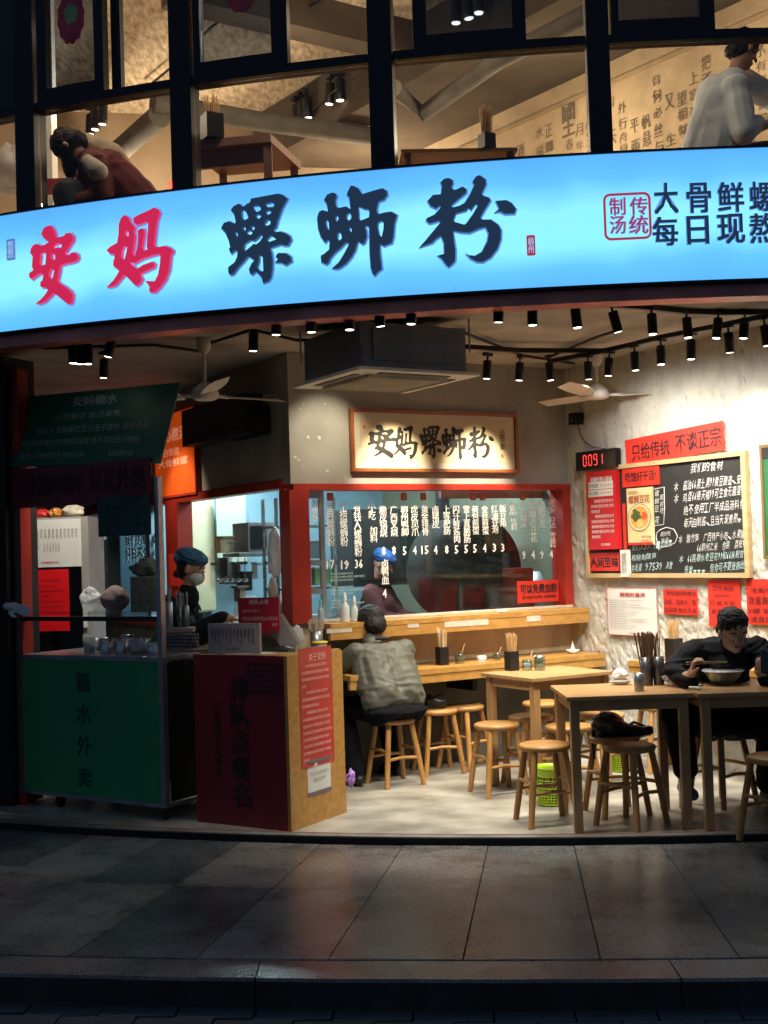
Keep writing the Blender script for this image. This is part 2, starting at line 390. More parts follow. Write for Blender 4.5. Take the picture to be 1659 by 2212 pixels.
for k in range(-7, 9):
    rows = (0., .40+.06*((k*7) % 5-2)/2, 1.)
    if k in (1, 3): rows = (0., 1.)
    rows = (0., .46, 1.) if k in (0, -1, -2) else rows
    def P(t, s):
        xt, xb = topX(k+s), botX(k+s); X1 = xt; Y1 = 17.58-math.sqrt(10.812**2-(X1-2)**2); X0 = xb; Y0 = pavecurve(X0, 1)+.008
        return Vector((X1+(X0-X1)*t, Y1+(Y0-Y1)*t, 0))
    for j in range(len(rows)-1):
        a, b = rows[j]+.0012, rows[j+1]-.0012; e = .004; q = [P(b, e), P(b, 1-e), P(a, 1-e), P(a, e)]
        mb = MB(); dz = random.uniform(-.0012, .0012)
        ch = [p+(sum(q, Vector())/4-p)*.004 for p in q]
        lo = [p+Z*-.09 for p in q]; mi = [p+Z*(-.043+dz) for p in q]; hi = [p+Z*(-.040+dz) for p in ch]
        mb.add(lo+mi+hi, [(0, 1, 5, 4), (1, 2, 6, 5), (2, 3, 7, 6), (3, 0, 4, 7), (4, 5, 9, 8), (5, 6, 10, 9), (6, 7, 11, 10), (7, 4, 8, 11), (8, 9, 10, 11)])
        mb.make('slab', GR[(zc_.get(k, k) + j*2*(k < 0)) % 4], pave)
kerb = MB()
for i in range(40):
    X0, X1 = -8+.4*i, -8+.4*(i+1)
    kerb.hexa([(X0, pavecurve(X0, 0)+.01, -.2), (X1, pavecurve(X1, 0)+.01, -.2), (X1, pavecurve(X1, 1)-.01, -.2), (X0, pavecurve(X0, 1)-.01, -.2),
               (X0, pavecurve(X0, 0)+.01, -.12), (X1, pavecurve(X1, 0)+.01, -.12), (X1, pavecurve(X1, 1)-.01, -.12), (X0, pavecurve(X0, 1)-.01, -.12)])
kerb = kerb.make('kerb', mat('mortar', (.045, .045, .045), .95), kind='structure')
xs = [-3.4, -2.0, -.55, 1.05, 2.4, 3.8]
for i in range(len(xs)-1):
    mb = MB(); a, b = xs[i]+.003, xs[i+1]-.003; N = 5; pr = [(0, -.198), (0, -.055), (.006, -.043), (.207, -.040), (.212, -.044), (.212, -.198)]
    vs = []
    for q in range(N+1):
        X = a+(b-a)*q/N; y = pavecurve(X, 0); vs += [(X, y+dy, z+.0006*math.sin(X*9)) for dy, z in pr]
    k = len(pr); fs = [(q*k+j, (q+1)*k+j, (q+1)*k+(j+1) % k, q*k+(j+1) % k) for q in range(N) for j in range(k)]
    fs += [tuple(range(k))[::-1], tuple(N*k+j for j in range(k))]
    mb.add(vs, fs)
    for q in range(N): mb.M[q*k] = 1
    mb.make('kerb_stone', [GR[(0, 2, 2, 0, 0, 0, 1, 0)[i]], mat('shaded_grimy_kerb_face', (.035, .033, .032), .9, scale=6, var=.35, bump=.3)], kerb)  # street-side faces: grime plus shade put into the colour

# shop floor, threshold
def arcpoly(r, th0, th1, n=30): return [cyl(th0+(th1-th0)*i/n, 0, r) for i in range(n+1)]
fl = MB(); a = arcpoly(RF-.07, *ARCS); bk = [Vector((8, 19, 0)), Vector((-9, 19, 0))]
fl.add(a+bk, [tuple(range(len(a)+2))])
FLOORM = mat('polished_concrete_floor', (.43, .405, .345), .40, scale=3.4, col2=(.20, .185, .15), bump=.5, bscale=9, detail=12, rvar=.16)
fl.make('floor', FLOORM, kind='structure')
m = MB(); m.curved(*ARCS, -.06, .003, RF-.068, RF, 40); m.make('threshold', mat('worn_stone_sill', (.20, .19, .17), .6, scale=9, bump=.2, col2=(.12, .11, .10)), kind='structure')
m = MB(); m.curved(*ARCS, -.06, -.004, RF+.0005, RF+.004, 40); m.make('threshold_riser', mat('black_riser', (.008, .008, .008), .95), kind='structure')  # thin black strip over the front of the threshold step
m = MB(); m.curved(*ARCS, -.002, .0045, RF-.078, RF-.069, 40); m.make('threshold_strip', mat('red_strip', (.35, .06, .04), .5), kind='structure')

# ceiling of the shop, slab of the upper floor
cm = MB(); a = arcpoly(RS-.22, *ARCS); bk = [Vector((8, 19, 0)), Vector((-9, 19, 0))]
v = [p+Z*ZC for p in a+bk]; v2 = [p+Z*3.22 for p in a+bk]; n = len(v)
cm.add(v+v2, [tuple(range(n))[::-1], tuple(range(n, 2*n))]+[(i, (i+1) % n, n+(i+1) % n, n+i) for i in range(n)])
cm.make('ceiling', CEIL, kind='structure')

# walls of the shop
BROWNW = mat('stained_plaster', (.62, .52, .38), .35, scale=3, col2=(.40, .30, .18), bump=.1, bscale=12, detail=8, stretch=(1, 1, .4))
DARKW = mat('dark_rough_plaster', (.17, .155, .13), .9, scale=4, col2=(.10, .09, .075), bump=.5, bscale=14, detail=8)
CREAM = None
u0w, vtop = FB.uv(640, 1043); u1w, _ = FB.uv(1236, 1047); _, vsill = FB.uv(1000, 1322)
u0w, u1w, vtop, vsill = AL, AR-.015, 2.075, 1.10
wb = MB()
wb.fbox(FB, AL+.0, AR, vtop, ZC+.1, -.12, 0); wb.fbox(FB, AR-.012, AR, vsill, vtop, -.12, 0)
wb.make('back_wall', CONC, kind='structure')
m = MB(); m.fbox(FB, AL, AR, .76, vsill, -.12, 0); m.make('back_wall_splash_band', BROWNW, kind='structure')
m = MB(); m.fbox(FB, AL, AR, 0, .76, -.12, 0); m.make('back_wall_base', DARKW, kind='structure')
WCH = mat('bare_white_plaster', (.62, .62, .60), .9, scale=30, bump=.3)
for X, Y, s_ in ((320, 812, 9), (300, 843, 8), (465, 812, 8), (355, 1030, 14), (425, 1035, 20), (268, 1162, 14), (292, 1180, 10), (320, 1222, 9), (480, 1252, 15), (250, 880, 5)):
    a = FB.uv((1000+X/1.659)/1.8228, (1100+Y/1.659)/1.8228); random.seed(X); m = MB(); n_ = 9; r_ = s_*.0011
    m.poly(lambda x, y, d: FB.pt(x, y, d), [(a[0]+r_*random.uniform(.35, 1.1)*math.cos(q)*1.2, a[1]+r_*random.uniform(.3, 1.0)*math.sin(q)) for q in [2*math.pi*i/n_ for i in range(n_)]], [], .0005, .0022); m.make('plaster_chip', WCH, bpy.data.objects['back_wall'])
# right wall: trowelled plaster with real relief
def roughwall(name, fr, u0, u1, v0, v1, m_, amp=.010, step=.02, sc=(7, 7), seed=0):
    nu = int((u1-u0)/step); nv = int((v1-v0)/step); vs = []
    for j in range(nv+1):
        for i in range(nu+1):
            u = u0+(u1-u0)*i/nu; v = v0+(v1-v0)*j/nv
            q = Vector(((u+v*.55)*sc[0], (v-u*.55)*sc[1]*.38, seed)); q += noise.noise_vector(q*.6)*.5
            a = noise.noise(q); b = noise.noise(q*2.7); c = noise.noise(q*6.1)
            h = amp*(max(a-.05, 0)*1.5+b*.55+c*.3 - max(0, -.28-b)*3.0)
            e = min(1, min(i, nu-i, j, nv-j)/2.)
            vs.append(fr.pt(u, v, max(-.012, min(.02, h*e))))
    W = nu+1; fs = [(j*W+i, j*W+i+1, (j+1)*W+i+1, (j+1)*W+i) for j in range(nv) for i in range(nu)]
    mb = MB(); mb.add(vs, fs, 0, True); mb.fbox(fr, u0, u1, v0, v1, -.2, -.03); return mb.make(name, m_, kind='structure')
WALLM = mat('trowelled_cream_plaster', (.66, .64, .57), .85, scale=9, col2=(.54, .52, .45), bump=.8, bscale=34, detail=9, stretch=(1, 1, .6))
def pittedwall(m):
    t = m.node_tree; n = t.nodes; L = t.links; p = n['Principled BSDF']
    tc = n.new('ShaderNodeTexCoord'); mp = n.new('ShaderNodeMapping'); L.new(tc.outputs['Object'], mp.inputs[0]); mp.inputs['Rotation'].default_value = (R(38), R(20), 0); mp.inputs['Scale'].default_value = (1, 1, .30)
    nz = n.new('ShaderNodeTexNoise'); nz.inputs['Scale'].default_value = 30; nz.inputs['Detail'].default_value = 7; nz.inputs['Roughness'].default_value = .62; L.new(mp.outputs[0], nz.inputs['Vector'])
    rp = n.new('ShaderNodeValToRGB'); rp.color_ramp.elements[0].position = .33; rp.color_ramp.elements[0].color = (.22, .20, .17, 1); rp.color_ramp.elements[1].position = .39; rp.color_ramp.elements[1].color = (1, 1, 1, 1); L.new(nz.outputs['Fac'], rp.inputs[0])
    old = p.inputs['Base Color'].links[0].from_socket; mx = n.new('ShaderNodeMix'); mx.data_type = 'RGBA'; mx.blend_type = 'MULTIPLY'; mx.inputs[0].default_value = .6; L.new(old, mx.inputs[6]); L.new(rp.outputs[0], mx.inputs[7]); L.new(mx.outputs[2], p.inputs['Base Color'])
    b2 = n.new('ShaderNodeBump'); b2.inputs['Strength'].default_value = .9; b2.inputs['Distance'].default_value = .02; L.new(nz.outputs['Fac'], b2.inputs['Height']); L.new(p.inputs['Normal'].links[0].from_socket, b2.inputs['Normal']); L.new(b2.outputs[0], p.inputs['Normal'])
pittedwall(WALLM)
roughwall('right_wall', FR, -BB, -4.6, 0, ZC, WALLM, .010, .014, (15, 15))
# kitchen side wall
ub = -14.5
m = MB(); m.fbox(FL, ub, -BB-.121, 2.12, ZC+.1, -.1, 0); m.make('side_wall', CONC, kind='structure')
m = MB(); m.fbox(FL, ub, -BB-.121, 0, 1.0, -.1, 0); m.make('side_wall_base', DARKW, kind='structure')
# far left end and outer left wall of the shop
m = MB(); m.fbox(Fr(g(0, 13.2), GU, -GV), -.5, AL, 0, ZC, -.1, 0); m.make('end_wall', mat('dark_plaster', (.14, .13, .12), .9, scale=3, bump=.2), kind='structure')
m = MB(); p = at_z(-25, 1745, 0); ga, gb = p.dot(GU), p.dot(GV); m.fbox(Fr(g(ga-.1, 0), -GV, GU), -13.2, -gb, 0, ZC, -.1, 0); m.make('left_wall', mat('dark_plaster', (.14, .13, .12), .9, scale=3, bump=.2), kind='structure')
# dark outer pillar at the left and the red post
m = MB(); p0 = at_z(-70, 1748, 0); p1 = at_z(26, 1742, 0)
th0 = math.atan2(p0.x-2, 17.58-p0.y); th1 = math.atan2(p1.x-2, 17.58-p1.y); rr = (p1-FC).length
m.curved(th0, th1, -.04, 2.95, rr-.3, rr, 4); pl = m.make('outer_pillar', mat('black_cladding', (.012, .010, .012), .5), label='black clad corner pillar at the left edge of the shop front', cat='pillar')
m = MB(); q0 = th1+.0006; q1 = th1+.0065; m.curved(q0, q1, 0, 2.87, rr-.16, rr-.06, 3)
m.make('corner_post', RED, label='dark red painted post standing beside the black pillar at far left', cat='post')

# ---------------------------------------------------------------- fascia: soffit beam and light-box sign
m = MB(); m.curved(*ARCS, 2.875, 2.945, RS-.20, RS-.05, 48)
m.make('fascia_beam', mat('red_fascia_metal', (.72, .24, .20), .34, .2, scale=3, var=.4, bump=.2, bscale=5, rvar=.14), label='dark red metal fascia beam curving under the blue sign', cat='beam')
SZ0, SZ1 = 2.955, 3.655
def thx(x, y): t, z = at_cyl(x, y, RS); return t*RS, z
sign = thing('shop_sign', cyl(-.05, SZ0, RS), 'long curved light blue backlit shop sign with red and navy brush characters', 'shop sign')
m = MB(); m.curved(*ARCS, SZ0+.004, SZ1-.004, RS-.19, RS-.006, 48); m.make('box', mat('sign_box', (.03, .028, .035), .5, .3), sign)
m = MB(); m.curved(*ARCS, SZ0-.008, SZ0+.002, RS-.19, RS+.012, 48); m.curved(*ARCS, SZ1-.002, SZ1+.010, RS-.19, RS+.012, 48)
m.make('edge_trim', mat('sign_trim', (.02, .018, .03), .35, .6), sign)
def signmat():
    m = bpy.data.materials.new('backlit_blue_acrylic'); m.use_nodes = True; t = m.node_tree; n = t.nodes; L = t.links; p = n['Principled BSDF']
    ge = n.new('ShaderNodeNewGeometry'); sx = n.new('ShaderNodeSeparateXYZ'); L.new(ge.outputs['Position'], sx.inputs[0])
    nz = n.new('ShaderNodeTexNoise'); nz.inputs['Scale'].default_value = 1.7; nz.inputs['Detail'].default_value = 2; L.new(ge.outputs['Position'], nz.inputs['Vector'])
    mr = n.new('ShaderNodeMapRange'); mr.inputs['From Min'].default_value = SZ0; mr.inputs['From Max'].default_value = SZ1; L.new(sx.outputs['Z'], mr.inputs[0])
    ad = n.new('ShaderNodeMath'); ad.operation = 'MULTIPLY_ADD'; ad.inputs[1].default_value = .34; L.new(nz.outputs['Fac'], ad.inputs[0]); L.new(mr.outputs[0], ad.inputs[2])
    sb = n.new('ShaderNodeMath'); sb.operation = 'SUBTRACT'; sb.inputs[1].default_value = .17; L.new(ad.outputs[0], sb.inputs[0])
    rp = n.new('ShaderNodeValToRGB'); L.new(sb.outputs[0], rp.inputs[0]); e = rp.color_ramp.elements
    e[0].position = 0; e[0].color = (.11, .47, 1., 1); e[1].position = 1; e[1].color = (.10, .43, 1., 1)
    for ps, c in ((.16, (.13, .56, 1.)), (.36, (.27, .87, 1.)), (.60, (.28, .86, 1.)), (.82, (.125, .53, 1.))):
        k = e.new(ps); k.color = (*c, 1)
    p.inputs['Base Color'].default_value = (.1, .2, .25, 1); p.inputs['Roughness'].default_value = .3
    L.new(rp.outputs[0], p.inputs['Emission Color']); p.inputs['Emission Strength'].default_value = 1.0
    return m
m = MB(); m.curved(*ARCS, SZ0+.002, SZ1-.002, RS-.006, RS, 60); m.make('face_panel', signmat(), sign)
RIM = mat('letter_rim', (.30, .45, .75), .4, emit=(.13, .34, .85), es=.75)
LRED = mat('red_acrylic', (.42, .012, .05), .35, var=.04, emit=(.62, .018, .08), es=.9)
LNAVY = mat('navy_acrylic', (.016, .035, .075), .35, var=.1, emit=(.02, .045, .095), es=.6)
LREDS = mat('small_red_acrylic', (.4, .03, .06), .35, emit=(.55, .05, .12), es=.6)
_s = lambda s: [tuple(map(float, q.split(','))) for q in s.split()]
CH = {
'an': (6.146, 100, 860, "660,195 700,210 770,340 780,430 820,500 1015,445 1035,390 1150,375 1215,450 1210,560 1100,720 1035,840 990,850 1070,925 1130,900 1190,850 1240,845 1320,890 1335,980 1290,1050 1170,1090 1020,1120 900,1165 880,1300 835,1530 900,1600 1020,1665 1150,1770 1205,1870 1195,2020 1160,2085 1100,2095 960,1980 840,1880 745,1820 640,1930 520,2040 400,2090 320,2085 460,1970 560,1850 625,1745 520,1680 460,1690 430,1640 440,1560 485,1520 510,1390 440,1345 330,1400 215,1495 165,1440 165,1350 265,1275 235,1180 250,950 235,910 190,870 205,760 265,670 340,640 445,690 540,665 635,600 560,530 515,510 500,470 455,405 500,290 560,230",
  ["715,695 785,765 850,715 925,755 960,665 880,620 800,650", "430,850 575,860 570,980 555,1135 465,1170 405,1110 430,960", "690,830 790,920 795,1010 760,1040 690,980", "690,1235 770,1280 725,1500 625,1420 655,1290"], []),
'ma': (5.184, 400, 800, "515,265 600,315 625,400 700,480 720,540 700,590 725,700 700,880 675,1060 730,1110 770,960 790,840 800,700 785,600 830,545 910,545 915,640 895,760 870,940 925,995 985,970 970,900 990,650 1005,435 955,395 880,430 770,470 705,420 695,330 800,265 1030,165 1110,115 1200,150 1235,220 1190,330 1160,450 1130,700 1115,870 1165,925 1330,895 1430,925 1505,985 1490,1030 1450,1090 1420,1380 1340,1590 1230,1740 1130,1840 1040,1840 1020,1800 1030,1720 990,1670 940,1605 1130,1620 1200,1480 1240,1260 1250,1090 1210,1055 1060,1090 880,1150 715,1245 625,1215 615,1245 770,1365 900,1280 1080,1215 1130,1260 1110,1330 960,1400 825,1465 870,1560 830,1650 765,1705 720,1680 640,1590 515,1475 430,1570 330,1690 240,1725 155,1740 290,1600 370,1480 415,1400 350,1340 290,1300 295,1190 320,1150 310,1060 215,1050 155,980 240,905 370,835 400,660 405,450 450,330",
  ["540,575 605,615 600,715 520,665", "510,890 575,915 560,1020 520,1180 450,1130 460,980"], []),
'luo': (5.184, 860, 740, "455,345 545,415 620,350 680,325 700,245 1000,190 1240,145 1340,170 1440,240 1400,300 1330,430 1290,530 1230,700 1200,820 1145,880 1190,930 1290,915 1400,950 1480,1000 1510,1080 1450,1190 1370,1195 1300,1170 1080,1245 1110,1350 1130,1500 1125,1680 1100,1840 1050,1920 945,1965 920,1850 860,1780 790,1720 720,1790 680,1760 660,1680 710,1570 770,1500 640,1410 540,1520 430,1640 330,1780 280,1795 240,1740 240,1640 370,1540 420,1430 430,1320 380,1285 290,1360 255,1270 280,1230 250,1090 180,930 95,845 150,740 250,705 380,760 390,700 360,560 290,475 350,400",
  ["515,465 600,500 650,640 565,690 510,630 500,520", "730,395 840,380 905,430 900,480 820,525 760,470", "980,350 1130,315 1175,360 1160,415 1030,425", "990,500 1070,475 1120,530 1050,580 1000,545", "790,575 860,555 915,610 850,665 800,625", "1040,660 1105,715 1090,770 1010,805 960,755", "535,795 600,850 585,915 530,860", "725,785 785,845 745,905 690,840", "595,920 680,880 735,940 700,985 640,975", "365,905 430,950 440,1035 390,1000", "885,975 945,1020 880,1120 800,1185 765,1160 580,1320 545,1250 570,1160 690,1085 760,1105 850,1030", "1085,1000 1130,1000 1215,1075 1065,1130 1015,1080", "865,1385 940,1430 955,1720 880,1725 820,1640 860,1510"],
  ["1250,1355 1410,1360 1500,1420 1520,1520 1400,1595 1320,1545 1190,1545 1250,1480 1200,1415"]),
'si': (4.879, 1240, 710, "350,265 410,275 440,320 410,400 415,500 460,560 610,530 705,580 695,450 680,350 635,310 650,250 710,130 770,140 860,190 925,295 1080,245 1310,180 1395,230 1405,300 1340,390 1235,430 1200,560 1205,640 1245,675 1360,645 1480,630 1590,690 1540,850 1520,1100 1490,1220 1340,1280 1265,1245 1260,1400 1280,1550 1300,1720 1220,1780 1165,1855 1130,1810 1095,1700 1075,1400 1065,930 1020,885 970,910 1000,980 1010,1100 970,1220 930,1245 845,1190 790,1360 720,1490 620,1610 500,1700 430,1720 350,1715 480,1600 580,1440 680,1245 630,1210 590,1230 500,1325 400,1410 310,1520 280,1600 235,1635 150,1590 140,1470 210,1430 300,1350 310,1190 265,1160 215,1215 140,1100 90,950 70,740 100,640 155,600 275,625 255,480 200,400 260,300",
  ["850,525 940,560 990,580 1030,570 1065,620 1060,735 900,800 860,760 860,640", "680,640 720,690 720,760 670,805 620,750 630,680", "430,690 485,735 450,835 410,760", "235,770 290,820 300,980 265,960 230,860", "680,910 730,960 725,1030 675,970", "480,1010 530,1050 540,1140 490,1185 450,1140 455,1060", "1300,800 1340,830 1335,960 1300,1115 1250,1070 1220,930 1225,830"], []),
'fen': (3.858, 1630, 680, "530,105 590,130 600,180 570,240 610,285 660,275 740,235 800,270 800,320 700,400 570,515 590,550 700,525 780,480 860,350 925,205 895,160 950,80 1000,60 1090,120 1100,190 1030,340 1060,375 1140,400 1165,440 1100,540 1010,700 1040,735 1170,735 1280,810 1325,890 1320,1030 1270,1170 1170,1300 1050,1370 960,1365 870,1320 785,1230 840,1275 930,1285 1040,1220 1120,1060 1140,940 1090,840 1000,860 850,925 730,920 600,900 615,1060 635,1190 630,1350 590,1400 530,1450 485,1400 430,1320 365,1280 470,1250 465,1080 415,975 340,1020 280,1080 90,1155 230,1000 330,880 415,770 385,745 300,770 240,785 195,745 210,710 320,660 420,545 395,515 340,560 260,520 215,450 300,360 420,350 435,220 410,170 470,115",
  ["640,640 800,595 830,550 870,590 945,490 975,520 900,650 800,790 770,810 630,770 605,740"],
  ["1245,450 1400,440 1480,480 1550,570 1530,635 1390,640 1300,600 1225,625 1300,570"]) }
def chdata(k):
    sc, ox, oy, o, hs, ex = CH[k]
    f = lambda s: [((ox+x/sc)/1.8228, (oy+y/sc)/1.8228) for x, y in _s(s)]
    return f(o), [f(h) for h in hs], [f(e) for e in ex]
def grow(pts, d):       # outline pushed outwards by d (in the same units)
    n = len(pts); A = sum(pts[i][0]*pts[(i+1) % n][1]-pts[(i+1) % n][0]*pts[i][1] for i in range(n)); s = 1 if A > 0 else -1; out = []
    for i in range(n):
        a, b, c = Vector(pts[i-1]), Vector(pts[i]), Vector(pts[(i+1) % n]); e1 = (b-a).normalized(); e2 = (c-b).normalized()
        nn = Vector((e1.y+e2.y, -(e1.x+e2.x)))*s
        nn = nn.normalized() if nn.length > .2 else Vector((e1.y, -e1.x))*s
        out.append((b.x+nn.x*d, b.y+nn.y*d))
    return out
sfn = lambda x, y, d: cyl(x/RS, y, RS+d)
GLY = {}
for k in CH:
    o, hs, ex = chdata(k); cv = lambda L: [thx(*p) for p in L]
    GLY[k] = (cv(o), [cv(h) for h in hs], [cv(e) for e in ex])
    O_, H_, X_ = GLY[k]
    red = k in ('an', 'ma')
    m = MB(); m.poly(sfn, O_, H_, .004, .030)
    for e in X_: m.poly(sfn, e, [], .004, .030)
    ch = m.make('character', LRED if red else LNAVY, sign, label='red brush character' if red else 'navy brush character')
    m = MB(); m.poly(sfn, grow(O_, .0085), [grow(h, -.004) for h in H_], .0, .006)
    for e in X_: m.poly(sfn, grow(e, .0085), [], .0, .006)
    m.make('rim', RIM, sign)
def stext(txt, x0, y0, x1, y1, m_, off=.02, name='small_character', d=.014, part=sign):
    a = thx(x0, y0); b = thx(x1, y1); mm = MB(); mm.text(sfn, txt, a[0], b[0], b[1], a[1], d, off, res=2); mm.text(sfn, txt, a[0], b[0], b[1], a[1], .004, off+.022, res=1, mi=1)
    return mm.make(name, [m_, RIM], part)
for txt, x0, x1, y0, y1 in (('大', 1412, 1464, 398, 461), ('骨', 1482, 1535, 398, 459), ('鲜', 1549, 1606, 396, 458), ('螺', 1617, 1672, 395, 456), ('每', 1409, 1464, 471, 530), ('日', 1483, 1530, 469, 527), ('现', 1548, 1608, 465, 526), ('熬', 1618, 1674, 463, 525)):
    stext(txt, x0, y0, x1, y1, LNAVY)
for txt, x0, x1, y0, y1 in (('制', 1316, 1351, 429, 465), ('传', 1360, 1399, 428, 464), ('汤', 1317, 1352, 468, 505), ('统', 1358, 1400, 467, 505)):
    stext(txt, x0, y0, x1, y1, LREDS, .012)
m = MB(); a = thx(1302, 420); b = thx(1408, 516); cx, cy = (a[0]+b[0])/2, (a[1]+b[1])/2; hw, hh = (b[0]-a[0])/2, (a[1]-b[1])/2
def rrect(cx, cy, hw, hh, r, n=4):
    return [(cx+sx*(hw-r)+r*math.cos(q), cy+sy*(hh-r)+r*math.sin(q)) for sx, sy, q0 in ((1, 1, 0), (-1, 1, math.pi/2), (-1, -1, math.pi), (1, -1, 1.5*math.pi)) for q in [q0+math.pi/2*i/n for i in range(n+1)]]
m.poly(sfn, rrect(cx, cy, hw, hh, .035), [rrect(cx, cy, hw-.012, hh-.012, .024)], .002, .010); m.make('stamp_border', LREDS, sign)
for (x0, y0, x1, y1, tx, ml) in ((1137, 509, 1157, 552, '柳\n州', LREDS), (15, 518, 34, 561, '悠\n悠', mat('grey_blue_stamp', (.2, .25, .45), .5, emit=(.14, .24, .6), es=.7))):
    a = thx(x0, y0); b = thx(x1, y1); m = MB(); m.poly(sfn, rrect((a[0]+b[0])/2, (a[1]+b[1])/2, (b[0]-a[0])/2, (a[1]-b[1])/2, .008), [], .001, .006)
    m.text(sfn, tx, a[0]+.008, b[0]-.008, b[1]+.012, a[1]-.012, .008, .01, mi=1); m.make('stamp', [ml, mat('stamp_text', (.5, .6, .8), .5, emit=(.35, .6, .9), es=.8)], sign)

# ---------------------------------------------------------------- upper storey
RW = 10.90
ww = thing('upper_window_wall', cyl(-.1, SZ1, RW), 'curved upper-storey window wall of dark metal frames and clear panes above the sign', 'window')
def tz(x, y, r=RW): return at_cyl(x, y, r)
zt0 = tz(626, 156)[1]; zt1 = tz(626, 137)[1]
Mx = [(36, 77), (371, 416), (800, 851), (1272, 1321), (1745, 1795)]
MT = [(tz(a, 250)[0], tz(b, 250)[0]) for a, b in Mx]
for a, b in MT:
    m = MB(); m.curved(a, b, SZ1+.012, 5.9, RW-.10, RW+.02, 2); m.make('mullion', MULL, ww)
m = MB(); m.curved(ARCS[0], ARCS[1], SZ1+.011, SZ1+.05, RW-.12, RW+.015, 48); m.make('sill_rail', MULL, ww)
edges = [ARCS[0]]+[t for p in MT for t in p]
for i in range(0, len(edges)-1, 2):
    m = MB(); m.curved(edges[i]+.0004, edges[i+1]-.0004, zt0, zt1, RW-.09, RW+.01, 8); m.make('transom', MULL, ww)
GUP = glassm('upper_glass', (.82, .80, .78), .02, .015)
GSA = glassm('sash_glass', (.50, .55, .62), .05, .03)
for i in range(0, len(edges)-1, 2):
    a, b = edges[i]+.0006, edges[i+1]-.0006
    m = MB(); m.curved(a, b, SZ1+.052, zt0-.002, RW-.035, RW-.029, 8); m.make('pane', GUP, ww)
    m = MB(); m.curved(a, b, zt1+.002, 5.85, RW-.065, RW-.059, 8); m.make('pane', GUP, ww)
def sash(x0, xg0, xg1, x1, y=90, extra=None):
    a, c, d, b = [tz(x, y)[0] for x in (x0, xg0, xg1, x1)]; m = MB(); zb = zt1+.003; zg = zb+.072
    m.curved(a, c, zb, 5.8, RW-.055, RW+.005, 2); m.curved(d, b, zb, 5.8, RW-.055, RW+.005, 2); m.curved(c, d, zb, zg, RW-.053, RW+.003, 5)
    s = m.make('sash', MULL, ww); m = MB(); m.curved(c, d, zg, 5.79, RW-.028, RW-.022, 6); m.make('pane', GSA, s)
    if extra: m = MB(); m.curved(tz(extra[0], y)[0], tz(extra[1], y)[0], zb, 5.8, RW-.1, RW-.056, 2); m.make('stile', MULL, ww)
sash(79, 99, 203, 223, extra=(229, 249)); sash(417, 432, 586, 621); sash(893, 921, 1108, 1137); sash(1322, 1338, 1513, 1546)
m = MB(); m.curved(ARCS[0], MT[0][0]-.0005, zt1+.001, 5.8, RW-.09, RW-.07, 8); m.make('blind_panel', MULL, ww)
# upstairs room
WARMW = mat('upstairs_cream_plaster', (.50, .38, .23), .9, scale=5, col2=(.38, .29, .17), bump=.35, bscale=18, detail=8)
UPC = mat('upstairs_fibre_ceiling', (.64, .54, .38), .95, scale=9, col2=(.27, .20, .12), bump=1.0, bscale=14, detail=12, stretch=(2.6, .8, 1))
ZU, ZF = 6.0, 3.25
m = MB(); a = arcpoly(RW-.12, *ARCS); v = [p+Z*ZF for p in a]+[Vector((8, 19, ZF)), Vector((-9, 19, ZF))]; m.add(v, [tuple(range(len(v)))]); m.make('upper_floor', mat('upper_floor_boards', (.20, .13, .08), .6, scale=3), kind='structure')
m = MB(); v = [p+Z*ZU for p in a]+[Vector((8, 19, ZU)), Vector((-9, 19, ZU))]; m.add(v, [tuple(range(len(v)))[::-1]]); m.add([q+Z*.4 for q in v], [tuple(range(len(v)))]); m.make('upper_ceiling', UPC, kind='structure')
p1 = at_z(1097, 236, 5.5); p2 = at_z(1659, -25, 5.5); dU = (p2-p1); dU.z = 0; dU.normalize(); nU = Vector((dU.y, -dU.x, 0)); nU = nU if nU.x < 0 else -nU
FU = Fr(Vector((p1.x, p1.y, 0)), dU, nU)
m = MB(); m.fbox(FU, -3.5, 4.6, ZF, ZU, -.12, 0); m.make('upper_right_wall', WARMW, kind='structure')
bkp = FU.pt(-2.0, 0, 0); FUB = Fr(bkp, Vector((1, .18, 0)).normalized(), Vector((.18, -1, 0)).normalized())
m = MB(); m.fbox(FUB, -12, .6, ZF, ZU, -.12, 0); m.make('upper_back_wall', mat('upstairs_brown_wall', (.34, .25, .16), .9, scale=3, col2=(.26, .19, .12), bump=.2), kind='structure')
m = MB(); m.fbox(Fr(cyl(-.60, 0, RW-.3), Vector((-.45, .89, 0)).normalized(), Vector((.89, .45, 0)).normalized()), 0, 9, ZF, ZU, -.1, 0); m.make('upper_left_wall', WARMW, kind='structure')
BEAMC = mat('brown_beam_plaster', (.10, .078, .055), .95, scale=3, bump=.2, col2=(.07, .055, .038), spec=.1)
# beams and ducts under the upper ceiling
def beam(name, x0, y0, x1, y1, z0, wd, label, cat='beam', m_=BEAMC, h=None):
    a, b = at_z(x0, y0, z0), at_z(x1, y1, z0); d = (b-a).normalized(); L_ = (b-a).length; fr = Fr(a, d, Vector((-d.y, d.x, 0)))
    m = MB(); m.fbox(Fr((a.x, a.y, 0), d, Vector((-d.y, d.x, 0))), 0, L_, z0, (ZU-.002) if h is None else z0+h, 0, wd); return m.make(name, m_, label=label, cat=cat)
m = MB(); m.fbox(FU, -2.6, 4.6, 5.5, ZU-.002, .001, 1.15); m.make('ceiling_beam', BEAMC, label='broad dark dropped ceiling running along the calligraphy wall upstairs', cat='beam')
beam('ceiling_beam', 380, -8, 1280, 208, 5.72, .26, 'brown beam crossing the upper room behind the middle windows')
def pipe(name, pl, r, label, m_, cat='pipe'):
    P_ = [at_z(x, y, z) for x, y, z in pl]; m = MB(); m.tube(P_, r, 12); return m.make(name, m_, label=label, cat=cat)
